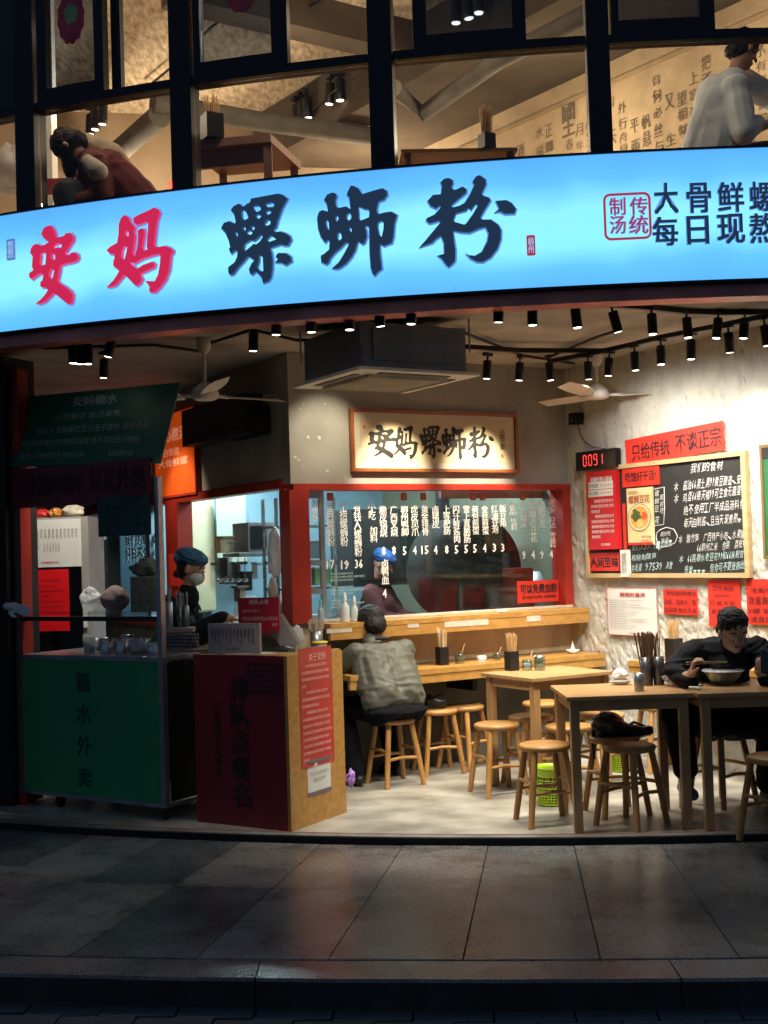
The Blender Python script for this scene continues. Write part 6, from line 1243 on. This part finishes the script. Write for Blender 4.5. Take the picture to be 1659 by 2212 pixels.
hh = [ell(hd+hu*.062-hf*.018, hf*.100, hs*.089, hu*.076), ell(hd-hf*.045-hu*.005, hf*.068, hs*.086, hu*.085)]+[cap(hd+hf*(.050-abs(k)*.0014)+hu*(.098-abs(k)*.003)+hs*k*.0075, .011, hd+hf*(.083-abs(k)**1.5*.0018)+hu*(.056-abs(k)*.0026+.008*((k*7) % 3)/2)+hs*k*.0088, .0055) for k in range(-8, 9)]+[cap(hd+hs*.062*q+hf*(.01+w_*.012)+hu*.07, .026, hd+hs*.073*q+hf*(.004+w_*.012)-hu*(.012-.010*w_), .009) for q in (-1, 1) for w_ in (-2, -1, 0)]
blob('hair', hh, HAIR, pd, .0055, 2, wr=.004, ws=45)
cs = thing('chopsticks', hR, 'pair of chopsticks held level in the hand of the diner in black', 'chopsticks'); e_ = at_y(1571, 1430, hR.y-.02)
for k in (-1, 1): m = MB(); m.tube([at_y(1482, 1433, hR.y-.03)+Z*.006*k, e_+Z*.003*k], .0035, 6, r1=.0022); m.make('chopstick', CHOP, cs)
p = at_y(1654, 1432, wrL.y-.05); ph = thing('mobile_phone', p, 'dark mobile phone in the raised left hand of the diner in black', 'phone'); m = MB(); m.box(-.036, .036, -.004, .004, -.07, .07, b=.003); m.make('phone_body', mat('phone_black', (.01, .01, .012), .15), ph, local=True); m = MB(); m.box(-.03, .03, .0045, .005, -.062, .062); m.make('screen', mat('phone_screen', (.02, .02, .03), .1, emit=(.5, .6, .8), es=.25), ph, local=True); ph.rotation_euler = (R(-20), R(18), R(25))
p = at_z(1563, 1478, .752); bo = thing('noodle_bowl', p, 'wide stainless steel noodle bowl in front of the diner in black', 'bowl'); m = MB(); m.lathe([(.05, .0), (.055, .004), (.085, .035), (.112, .078), (.116, .080), (.110, .076), (.08, .034), (.05, .008), (0, .008)], 36); m.make('bowl_body', STEEL, bo, local=True); m = MB(); m.lathe([(0, .062), (.099, .060), (.099, .058)], 30); m.make('soup', mat('red_brown_soup', (.22, .08, .02), .15, scale=40, col2=(.3, .18, .06)), bo, local=True)
m = MB(); m.lathe([(.103, .076), (.106, .082), (.118, .086), (.122, .078)], 30); m.make('bowl_liner_rim', BAG, bo, local=True)
m = MB(); m.lathe([(.02, .0), (.05, .006), (.0, .002)], 20, p+Vector((-.17, -.02, .0))); m.make('side_dish', WHITE, label='flat pale dish left of the steel noodle bowl', cat='dish')

# --- woman with blue cap at the counter, in profile facing right
D_ = 8.62; f = Vector((.96, -.25, 0)).normalized(); r = Vector((f.y, -f.x, 0)); hd = at_y(414, 1228, D_); O = Vector((hd.x-.13, D_, 0))
ps = thing('person', O, 'woman in a blue hair cap and white mask standing in profile at the counter', 'person', 'people in the noodle shop')
hu = (Z*.94+f*.2).normalized(); hf = (f*.93-Z*.35).normalized(); P, hf, hu, hs = headp(hd, hf, hu, .98)
zt = hd.z; nk = hd-Z*.13-f*.03; ch = L(O, 0, .02, zt-.42); hip = L(O, 0, -.06, .88)
shR, shL = L(O, .17, .03, zt-.24), L(O, -.17, .03, zt-.24); elR, elL = L(O, .21, .12, zt-.47), L(O, -.19, .12, zt-.48)
wrR = at_y(497, 1334, D_-.25); wrL = at_y(480, 1338, D_+.05)
core = P+[cap(nk-Z*.03, .05, hd-hu*.04, .046), cap(hip, .12, ch, .12)]+limb(shR, elR, wrR, .045, .038, .028)+limb(shL, elL, wrL, .045, .038, .028)+handp(wrR, f*.9-Z*.2, -Z, .7, .95)+handp(wrL, f-Z*.2, -Z, .7, .95, -1)
core += [cap(hip+r*.08, .09, L(O, .08, 0, .48), .06), cap(L(O, .08, 0, .48), .06, L(O, .08, 0, .08), .045), cap(hip-r*.08, .09, L(O, -.08, 0, .48), .06), cap(L(O, -.08, 0, .48), .06, L(O, -.08, 0, .08), .045), cap(L(O, .08, 0, .04), .04, L(O, .08, .14, .035), .035), cap(L(O, -.08, 0, .04), .04, L(O, -.08, .14, .035), .035)]
blob('body', core, SKIN, ps, .008, 2); eyes('eye', hd, hf, hu, hs, ps, .98)
blob('top', [cap(hip, .15, ch, .15), cap(L(O, -.09, .02, zt-.30), .10, L(O, .09, .02, zt-.30), .10), cap(shR, .072, elR, .068), cap(elR, .068, wrR-f*.05, .05), cap(shL, .072, elL, .068), cap(elL, .068, wrL-f*.05, .05), cap(nk-Z*.08, .08, nk-Z*.02, .062)], BJ, ps, .009, 3, wr=.007, ws=9, seed=12)
blob('trousers', [cap(hip, .14, L(O, 0, -.03, .8), .13), cap(L(O, .08, -.03, .8), .10, L(O, .08, 0, .12), .065), cap(L(O, -.08, -.03, .8), .10, L(O, -.08, 0, .12), .065)], TR, ps, .012, 3)
blob('hair', [ell(hd-hf*.04-hu*.01, hf*.07, hs*.078, hu*.09), ell(hd-hf*.09-hu*.07, hf*.03, hs*.035, hu*.03)], HAIR, ps, .007, 2)
blob('hair_cap', [ell(hd+hu*.075-hf*.02, hf*.125, hs*.098, hu*.062), ell(hd+hu*.04-hf*.085, hf*.065, hs*.07, hu*.06)], mat('blue_cap_fabric', (.03, .13, .24), .7, scale=20, var=.25), ps, .006, 2, wr=.008, ws=30)
blob('face_mask', [ell(hd+hf*.058-hu*.048, hf*.054, hs*.064, hu*.054)], mat('mask_white', (.55, .6, .6), .8), ps, .006, 2)

# --- cook behind the menu glass
a = FB.uv(826, 1217, -1.28); hd = FB.pt(a[0], a[1], -1.28); f = (-GV*.75+GU*.65).normalized(); r = Vector((f.y, -f.x, 0)); O = Vector((hd.x, hd.y, 0))
pc = thing('person', O, 'cook in a bright blue cap and maroon sleeves working behind the menu glass', 'person', 'people in the noodle shop')
hu = (Z*.95+f*.2).normalized(); hf = (f*.85-Z*.5).normalized(); P, hf, hu, hs = headp(hd, hf, hu)
zt = hd.z; O = O-f*.1; hip = L(O, 0, 0, zt-.68); ch = L(O, 0, .04, zt-.36); shR, shL = L(O, .19, .05, zt-.24), L(O, -.19, .05, zt-.24); elR, elL = L(O, .25, .16, zt-.46), L(O, -.24, .16, zt-.46); wrR, wrL = L(O, .12, .42, zt-.47), L(O, -.12, .42, zt-.48)
core = P+[cap(hd-hu*.12, .05, hd-hu*.04, .048), cap(hip, .12, ch, .13)]+limb(shR, elR, wrR, .05, .04, .03)+limb(shL, elL, wrL, .05, .04, .03)+handp(wrR, f, -Z, .8)+handp(wrL, f, -Z, .8, 1, -1)+[cap(hip+r*.08, .09, L(O, .08, 0, .08), .05), cap(hip-r*.08, .09, L(O, -.08, 0, .08), .05)]
blob('body', core, SKIN, pc, .009, 2)
MAR = mat('maroon_shirt', (.07, .006, .008), .8)
blob('shirt', [cap(hip-Z*.05, .15, ch, .155), cap(L(O, -.10, .04, zt-.29), .10, L(O, .10, .04, zt-.29), .10)]+limb(shR, elR, wrR-f*.05, .075, .068, .05)+limb(shL, elL, wrL-f*.05, .075, .068, .05), MAR, pc, .010, 3, wr=.008, ws=9)
blob('apron', [ell(L(O, 0, .10, zt-.52), r*.17, f*.10, Z*.22)], mat('dark_navy_apron', (.02, .025, .04), .7), pc, .010, 2)
blob('hair_cap', [ell(hd+hu*.055-hf*.01, hf*.115, hs*.10, hu*.075)], mat('bright_blue_cap', (.015, .09, .30), .6, scale=20, var=.2), pc, .007, 2, wr=.006, ws=28)

# --- upstairs man in a grey white shirt (right), seen from behind and the side
D_ = 7.72; f = Vector((.93, .36, 0)).normalized(); r = Vector((f.y, -f.x, 0)); q = at_y(1528, 345, D_); O = Vector((q.x, q.y, 0)); zb = q.z
pu = thing('person', Vector((O.x, O.y, ZF)), 'man in a loose grey white shirt sitting behind the right upper window', 'person', 'people in the upper room')
A = lambda x, y, dd=0.: at_y(x, y, D_+dd)
hd = A(1606, 106, .03); hu = (Z*.88+f*.35).normalized(); hf = (f*.85-Z*.4).normalized(); P, hf, hu, hs = headp(hd, hf, hu, 1.05)
hip = A(1530, 335); ch = A(1560, 215, .02); sN, sF = A(1590, 190, -.14), A(1612, 180, .24); eN, eF = A(1606, 285, -.20), A(1672, 215, .25); wN, wF = A(1660, 268, -.05), A(1700, 280, .2)
core = P+[cap(A(1585, 165, .03), .055, hd-hu*.04, .052), cap(hip, .13, ch, .13)]+limb(sN, eN, wN, .05, .042, .03)+limb(sF, eF, wF, .05, .042, .03)+handp(wN, f-Z*.2, -Z, .7)+handp(wF, f-Z*.3, -Z, .7, 1, -1)+limb(hip-Z*.05, A(1650, 335, 0), A(1655, 480, 0), .10, .07, .05)
blob('body', core, SKIN, pu, .009, 2)
GS = mat('grey_white_shirt', (.74, .84, .93), .75, scale=4, var=.08)
blob('shirt', [cap(hip-Z*.06, .175, ch-f*.01, .165), cap(A(1575, 190, -.06), .10, A(1590, 182, .18), .10), cap(ch, .16, A(1585, 175, .03), .09), cap(sN, .09, eN, .078), cap(eN, .078, wN-f*.09, .06), cap(sF, .09, eF, .08), cap(eF, .078, wF, .06), cap(A(1502, 318, -.02), .09, A(1545, 225, -.02), .13)], GS, pu, .009, 4, wr=.010, ws=6, seed=9)
blob('trousers', [cap(hip-Z*.12, .17, A(1650, 345, 0), .12), cap(A(1650, 345, 0), .12, A(1655, 480, 0), .08)], mat('navy_trousers', (.012, .02, .05), .8), pu, .012, 3)
blob('hair', hairp(hd, hf, hu, hs, 1.05, False)+[ell(hd-hf*.07-hu*.05, hf*.04, hs*.065, hu*.05)], HAIR, pu, .006, 1, wr=.008, ws=40)
# --- upstairs woman bending forward at the left
D_ = 7.98; f = Vector((-.95, .2, 0)).normalized(); r = Vector((f.y, -f.x, 0)); A = lambda x, y, dd=0.: at_y(x, y, D_+dd)
q = A(285, 430); pw = thing('person', Vector((q.x, q.y, ZF)), 'person in a maroon and cream jacket bending forward behind the left upper window', 'person', 'people in the upper room')
hd = A(150, 318, -.02); hf = (f*.5-Z*.85).normalized(); hu = (f*.8+Z*.5).normalized(); P, hf, hu, hs = headp(hd, hf, hu, 1.05)
hip = A(300, 440); ch = A(235, 372); sN, sF = A(205, 355, -.15), A(195, 335, .18); eN, eF = A(222, 425, -.2), A(180, 440, .2); wN, wF = A(160, 440, -.1), A(140, 450, .15)
blob('body', P+[cap(A(185, 340), .055, hd, .055), cap(hip, .12, ch, .13)]+limb(sN, eN, wN, .05, .042, .03)+limb(sF, eF, wF, .05, .042, .03)+limb(hip-Z*.05, A(250, 520), A(290, 640), .1, .07, .05)+handp(wN, f-Z*.4, -Z, .7), SKIN, pw, .009, 2)
blob('jacket', [cap(hip, .155, ch, .15), cap(sN, .09, sF, .09)]+limb(sN, eN, wN, .085, .075, .055)+limb(sF, eF, wF, .085, .075, .055), mat('maroon_jacket', (.13, .022, .02), .8, scale=6, var=.2), pw, .010, 3, wr=.010, ws=7, seed=4)
blob('cream_yoke', [cap(A(190, 312, .02), .075, A(240, 335, .02), .085), cap(A(240, 335, .02), .085, A(283, 390, .02), .075)], mat('cream_wool', (.42, .35, .25), .9, scale=12, var=.2), pw, .010, 3)
blob('sleeve_panel', [cap(A(192, 350, -.20), .05, A(212, 372, -.24), .065)], mat('ivory_wool', (.62, .58, .50), .9), pw, .009, 3)
blob('hair', hairp(hd, hf, hu, hs, 1.12, False)+[ell(hd-hf*.06-hu*.02, hf*.07, hs*.09, hu*.09), cap(hd-hu*.02, .08, hd-Z*.16-hf*.0, .045)], HAIR, pw, .008, 2, wr=.007, ws=30)
blob('apron', [cap(A(150, 420, -.05), .11, A(170, 470, -.05), .14)], mat('dark_navy_apron', (.02, .025, .04), .7), pw, .011, 3)

# ---------------------------------------------------------------- bags on stools
BK = mat('black_bag_fabric', (.014, .014, .015), .42, scale=14, var=.3)
def bag(loc, prims, label, straps):
    t = thing('backpack', loc, label, 'bag'); blob('bag_body', prims, BK, t, .008, 3, wr=.010, ws=14, seed=len(label))
    for pts in straps: m = MB(); m.tube(pts, .009, 6); m.make('strap', BK, t)
    return t
c = SEATS[6]; A = lambda x, y, d=0.: at_y(x, y, c.y+d)
bag(c+Z*.45, [cap(A(1300, 1562), .065, A(1322, 1568), .088), cap(A(1322, 1580), .06, A(1365, 1582), .045), cap(A(1365, 1582), .045, A(1398, 1577), .035), cap(A(1290, 1575, .05), .04, A(1300, 1585, -.03), .04)], 'slumped black backpack lying on a stool behind the front table', [[A(1282, 1575), A(1279, 1600), A(1284, 1640)], [A(1345, 1572), A(1370, 1560), A(1396, 1570)]])
c = SEATS[1]; A = lambda x, y, d=0.: at_y(x, y, c.y+d)
bag(c+Z*.45, [cap(A(925, 1512), .045, A(955, 1520), .035), cap(A(925, 1522), .04, A(945, 1524), .04)], 'shiny black shoulder bag lying on the stool beside the green jacket man', [[A(932, 1505), A(955, 1500), A(962, 1525), A(938, 1550)]])

# ================================================================ UPSTAIRS FURNITURE AND TRIMMINGS
zt_ = ZF+.75; rw_ = mat('red_brown_wood', (.62, .34, .24), .45, scale=4, stretch=(1, 6, 1), col2=(.48, .24, .16))
zt_ = ZF+.87; q0, q1, q2 = at_z(400, 322, zt_-.05), at_z(585, 306, zt_-.05), at_z(650, 366, zt_-.05)
ut = thing('upper_table', Vector((q1.x, q1.y, ZF)), 'red brown table seen from below behind the second upper window', 'table'); m = MB(); ex = q1-q0; ey = q2-q1; q3 = q0+ey
m.hexa([q0-Z*.0, q1, q2, q3, q0+Z*.05, q1+Z*.05, q2+Z*.05, q3+Z*.05]); m.make('table_top', rw_, ut)
for q in (q0, q1, q2, q3): cq = q+((q0+q2)/2-q)*.12; m = MB(); m.box(cq.x-.025, cq.x+.025, cq.y-.025, cq.y+.025, ZF, q.z-.001); m.make('leg', rw_, ut)
m = MB(); m.hexa([q0+Vector((.05, .05, -.11)), q1+Vector((-.05, .05, -.11)), q1+Vector((-.05, .08, -.11)), q0+Vector((.05, .08, -.11)), q0+Vector((.05, .05, -.001)), q1+Vector((-.05, .05, -.001)), q1+Vector((-.05, .08, -.001)), q0+Vector((.05, .08, -.001))]); m.make('apron', rw_, ut)
c = at_z(459, 301, zt_); chop_box(c, 'black chopsticks box on the red brown table behind the second upper window', 1.05, .055, hbox=.15)
zt_ = ZF+.75; q0 = at_z(866, 330, zt_-.02); q1 = at_z(1118, 326, zt_-.02); ut = thing('upper_table', Vector((q0.x, q0.y, ZF)), 'pale edged table top seen edge-on behind the third upper window', 'table'); m = MB(); ey = Vector((-(q1-q0).y, (q1-q0).x, 0)).normalized()*.6
m.hexa([q0, q1, q1+ey, q0+ey, q0+Z*.022, q1+Z*.022, q1+ey+Z*.022, q0+ey+Z*.022]); m.make('table_top', WOOD, ut)
for q in (q0, q1, q1+ey, q0+ey): cq = q+((q0+q1+ey)/2-q)*.12; m = MB(); m.box(cq.x-.02, cq.x+.02, cq.y-.02, cq.y+.02, ZF, q.z-.001); m.make('leg', WOOD, ut)
c = at_z(1052, 322, zt_+.004); chop_box(c, 'dark chopsticks box with pale sticks on the pale edged table behind the third upper window', 1.05, .040, hbox=.09)
crumple('plastic_bag', at_y(22, 420, 8.2), .14, .10, .32, BAG, 'rumpled clear plastic sheet behind the leftmost upper window', 'bag', 81)
p = at_y(118, 395, 8.3); m = MB(); m.box(p.x-.10, p.x+.16, p.y-.1, p.y+.1, p.z-.05, p.z+.0); m.make('red_box', mat('red_box', (.5, .05, .03), .5), label='flat red box beside the white column upstairs', cat='box')
# window stickers
def sticker(px, py, rw, rh, label):
    th, z = tz(px, py, RW-.02); t = thing('window_sticker', cyl(th, z, RW-.02), label, 'sticker', 'red festival stickers on the upper windows'); f = lambda x, y, d: cyl(th+x/RW, z+y, RW-.020+d)
    m = MB(); pts = [((rw*(1+.05*math.sin(12*q)))*math.cos(q), (rh*(1+.04*math.sin(12*q)))*math.sin(q)) for q in [2*math.pi*i/72 for i in range(72)]]; m.poly(f, pts, [], 0, .0012); m.make('red_rosette', mat('festival_red', (.75, .06, .10), .6, var=.2, scale=20), t)
    m = MB(); m.poly(f, [(rw*.5*math.cos(q)*(1+.1*math.sin(5*q)), rh*.15+rh*.38*math.sin(q)) for q in [2*math.pi*i/30 for i in range(30)]], [], .0015, .0025); m.make('green_centre', mat('festival_green', (.36, .46, .20), .6, var=.2, scale=20), t)
sticker(153, 38, .095, .16, 'red rosette sticker with a green centre on the top left window'); sticker(520, -18, .10, .12, 'red rosette sticker cut by the top edge on the second window')
th, z = tz(366, 400, RW+.03); m = MB(); f = lambda x, y, d: cyl(th+x/RW, z+y, RW+.028+d)
seg7(m, f, -.012, -.018, .014, .040, '1', .004); seg7(m, f, -.002, -.018, .016, .040, '0', .004); m.make('led_digits', LEDM, label='tiny red glowing digits at the foot of the second upper mullion', cat='LED display')

# ================================================================ TRACK LIGHTS AND LAMPS
LENS = mat('lamp_lens', (.8, .78, .7), .3, emit=(1., .93, .80), es=6)
def make_spot():
    t = thing('track_spotlight', (0, 0, 0), 'spot', 'spotlight', None)
    m = MB(); m.box(-.018, .018, -.035, .035, .10, .124, b=.004); m.make('adapter', BLACK, t, local=True)
    m = MB(); m.tube([(0, 0, .105), (0, 0, .065)], .007, 8); m.make('stem', BLACK, t, local=True)
    m = MB(); m.lathe([(.0, .073), (.026, .071), (.029, .066), (.029, -.052), (.026, -.055), (.024, -.048), (.024, -.044)], 20); m.make('barrel', BLACK, t, local=True)
    m = MB(); m.lathe([(.0, -.0545), (.0225, -.0545), (.0225, -.050), (0, -.050)], 16); m.make('lens', LENS, t, local=True); return t
sp0 = make_spot(); _first = [True]
def lampobj(kind, p, target, power, col, size=60, blend=.6, rad=.03):
    ld_ = bpy.data.lights.new('lamp', kind); ld_.energy = power; ld_.color = col
    o = bpy.data.objects.new('lamp', ld_); COL.objects.link(o); o.location = p
    if kind == 'SPOT': ld_.spot_size = R(size); ld_.spot_blend = blend
    if kind == 'AREA': ld_.shape = 'RECTANGLE'; ld_.size, ld_.size_y = rad
    else: ld_.shadow_soft_size = rad
    if target is not None: o.rotation_euler = (Vector(target)-Vector(p)).to_track_quat('-Z', 'Y').to_euler()
    return o
WARM = (1.0, .86, .66); NEUT = (1.0, .92, .78)
def spot(px, py, zc, label, group, aim=None, power=0, size=62, tilt=(0, 0), col=NEUT, scale=1.):
    c = at_z(px, py, zc)
    o = sp0 if _first[0] else dup(sp0)
    _first[0] = False
    o.location = c; o.rotation_euler = (R(tilt[0]+random.uniform(-5, 5)), R(tilt[1]+random.uniform(-5, 5)), random.uniform(0, 3)); o['label'] = label; o['group'] = group; o.scale = (scale,)*3
    if power: lampobj('SPOT', c-Z*.06, aim if aim is not None else c-Z*3, power, col, size, .7, .03)
    return c
G1 = 'black track spotlights under the shop ceiling'
KF = 3.1
ra = [(597, 703), (672, 697), (755, 692), (820, 684), (888, 679)]
tr_a = [spot(x, y, 2.875, f'black spotlight, {ORD[i]} from left in the row under the blue sign', G1, aim=(at_z(*[(700, 1690), (760, 1760), (950, 1700), (1000, 1760), (930, 1640)][i], 0)), power=KF*(4, 8, 20, 32, 32)[i], size=58) for i, (x, y) in enumerate(ra)]
rb_ = [(1077, 675), (1150, 682), (1245, 688), (1330, 698), (1409, 703), (1485, 711), (1549, 712), (1607, 712)]
TG = [(1000, 1770), (1110, 1740), (1150, 1700), (1300, 1700), (1350, 1640), (1420, 1620), (1480, 1660), (1600, 1600)]
tr_b = [spot(x, y, 2.875, f'black spotlight, {ORD[i]} from left in the long slanting row at right', G1, aim=at_z(*TG[i], 0), power=KF*30, size=70, tilt=(0, (8 if i in (3, 6) else 0))) for i, (x, y) in enumerate(rb_)]
rc = [(1052, 801), (1122, 805), (1188, 805)]
AIMC = [FB.pt(FB.uv(850, 985)[0], 2.13, 0), FB.pt(FB.uv(1010, 985)[0], 2.10, 0), FB.pt(FB.uv(1150, 1400)[0], .9, .2)]
tr_c = [spot(x, y, 2.79, f'black track spotlight, {ORD[i]} from the left in the row against the back wall', G1, power=KF*24, size=90) for i, (x, y) in enumerate(rc)]
rd = [(1271, 803), (1315, 795), (1372, 783), (1428, 770), (1493, 758), (1575, 743), (1655, 728)]
tr_d = []
for i, (x, y) in enumerate(rd):
    c = spot(x, y, 2.80, f'black track spotlight, {ORD[i]} from the corner in the row along the cream wall', G1)
    u = -c.dot(GV); tr_d.append(c); 
    lampobj('SPOT', c-Z*.06, FR.pt(u+.05, 1.15 if i % 2 else 1.75, 0), KF*(10, 10, 9, 7, 5.5, 4.5, 4.5)[i], (1., .95, .86), 150, 1., .05)
rg = [(237, 752), (190, 768), (172, 768), (158, 766)]
tr_g = [spot(x, y, 2.86, f'black spotlight, {ORD[i]} from the right in the cluster above the green cart board', G1, tilt=(0, (-12, 0, 0, 0)[i])) for i, (x, y) in enumerate(rg)]
c9 = Vector((-1.85, 8.35, 2.86)); o = dup(sp0, c9, label='added black spotlight, unseen behind the slanted green board of the cart'); o['group'] = G1
lampobj('SPOT', c9-Z*.06, fD.pt(.25, 1.3, 0), KF*42, NEUT, 80, .7, .03)  # added lamp that brightens the papers on the fridge
c8 = Vector((-.75, 7.45, 2.86)); o = dup(sp0, c8, label='added black spotlight between the left fan and the green cart board'); o['group'] = G1
lampobj('SPOT', c8-Z*.06, Vector((-1.25, 9.0, 1.25)), KF*9, NEUT, 55, .7, .03)  # added lamp that brightens the space behind cart and counter
lampobj('SPOT', tr_g[0]-Z*.06, at_z(300, 1500, .9), KF*12, NEUT, 80, .7, .03)
# spot lamps without fixtures, aimed at the scroll, the ledge and the walls
for i, (u_, zt2, e) in enumerate(((4.75, 2.12, 40), (5.5, 2.10, 44), (4.9, .9, 30), (5.8, .9, 30), (4.2, 2.3, 9))):
    lampobj('SPOT', FB.pt(u_, 2.74, .62 if zt2 > 1 else 1.0), FB.pt(u_, zt2 if zt2 > 1 else .75, .0 if zt2 > 1 else .25), KF*e, (1., .86, .62), 50 if 1 < zt2 < 2.2 else 70, .8, .03)
lampobj('SPOT', FL.pt(-9.7, 2.75, .7), FL.pt(-9.7, 1.95, 0), KF*14, (1., .80, .6), 60, .8, .03)
# tracks
def track(pts, z, label):
    P_ = [Vector((p.x, p.y, z)) for p in pts]; m = MB()
    for a, b in zip(P_[:-1], P_[1:]):
        d = (b-a).normalized(); s_ = Vector((-d.y, d.x, 0))*.017; m.hexa([a-s_, b-s_, b+s_, a+s_, a-s_+Z*.03, b-s_+Z*.03, b+s_+Z*.03, a+s_+Z*.03])
    m.make('lighting_track', BLACK, label=label, cat='lighting track', group='black lighting tracks under the ceiling')
ext = lambda L_, a=.4, b=.4: [L_[0]+(L_[0]-L_[1]).normalized()*a]+L_+[L_[-1]+(L_[-1]-L_[-2]).normalized()*b]
track(ext(tr_a, .05, .1), 2.966, 'black lighting track bearing the five lamps left of centre'); track(ext(tr_b, .3, .3), 2.966, 'black lighting track bearing the long slanting row of lamps'); track(ext(tr_c, .4, .45), 2.93, 'black lighting track along the back wall'); track(ext(tr_d, .35, .5), 2.91, 'black lighting track along the cream wall'); track(ext(tr_g, .03, .03), 2.955, 'black lighting track above the green cart board')
for nm, pl in (('thin black conduit from the cassette to the left fan', [(770, 735, 2.97), (640, 735, 2.97), (545, 712, 2.97), (440, 745, 2.97)]), ('thin black conduit between the tracks near the right fan', [(1188, 770, 2.97), (1290, 728, 2.97), (1330, 715, 2.97)]), ('thin black conduit crossing the dark ceiling above the cart', [(90, 752, 2.97), (330, 745, 2.97), (440, 760, 2.97)]), ('black conduit running right from the cassette corner', [(985, 712, 2.97), (1130, 768, 2.97), (1240, 785, 2.97)])):
    pipe('cable_conduit', pl, .011, nm, BLACK)
# upper room track lamps
G2 = 'black track spotlights in the upper room'
ru = [(195, 272), (207, 262), (222, 250), (640, 252), (652, 243), (664, 236), (712, 206), (734, 198), (985, 28), (1010, 18), (1034, 6)]
UPL = ['lowest track lamp of the left trio behind the bending person', 'middle track lamp of the left trio behind the bending person', 'highest track lamp of the left trio behind the bending person', 'left lamp of the trio hanging in the second upper window', 'middle lamp of the trio hanging in the second upper window', 'right lamp of the trio hanging in the second upper window', 'left lamp of the pair under the beam in the second upper window', 'right lamp of the pair under the beam in the second upper window', 'lowest of three lamps at the top of the third upper window', 'middle of three lamps at the top of the third upper window', 'highest of three lamps at the top of the third upper window']
for i, (x, y) in enumerate(ru): spot(x, y, 5.72, UPL[i], G2, scale=1.5)
UPW = (1., .84, .62)
for p, e in (((-2.2, 11.5, 4.75), 48), ((.0, 12.0, 4.75), 60), ((-.6, 9.3, 4.9), 26), ((1.4, 9.6, 4.75), 20), ((2.4, 8.4, 4.9), 9), ((-1.5, 14.0, 4.6), 40), ((-2.0, 8.9, 4.9), 9), ((-.2, 7.9, 5.0), 5), (tuple(cyl(-.385, 4.9, 10.64)), 7), (tuple(cyl(-.25, 4.9, 10.64)), 8), (tuple(cyl(-.03, 5.2, 10.64)), 7)):
    lampobj('POINT', p, None, e*2.4, UPW, rad=.12)  # unseen point lights added to brighten the ceiling and the window side
# kitchen tubes
TUBE = mat('tube_light', (.9, .9, .9), .4, emit=(.85, .95, 1.), es=5)
for i, (a, b, e) in enumerate(((4.7, BB+.75, 16), (5.8, BB+.75, 14), (4.6, 9.9, 30), (4.7, 11.7, 26), (4.9, 13.3, 16))):
    c = g(a, b, 2.66); t = thing('tube_lamp', c, ['white tube lamp nearest the left of the serving window', 'white tube lamp above the stock pot', 'white tube lamp behind the side window', 'white tube lamp further back behind the lettered glass', 'white tube lamp farthest back in the kitchen'][i], 'lamp', 'white tube lamps on the kitchen ceiling', rz=math.atan2(GU.y, GU.x))
    m = MB(); m.box(-.3, .3, -.03, .03, .02, .055); m.make('fitting', WHITE, t, local=True); m = MB(); m.tube([(-.29, 0, .005), (.29, 0, .005)], .013, 10); m.make('tube', TUBE, t, local=True)
    lampobj('AREA', c-Z*.03, c-Z*2, e*2.2, (.78, .94, 1.), rad=(.6, .06))
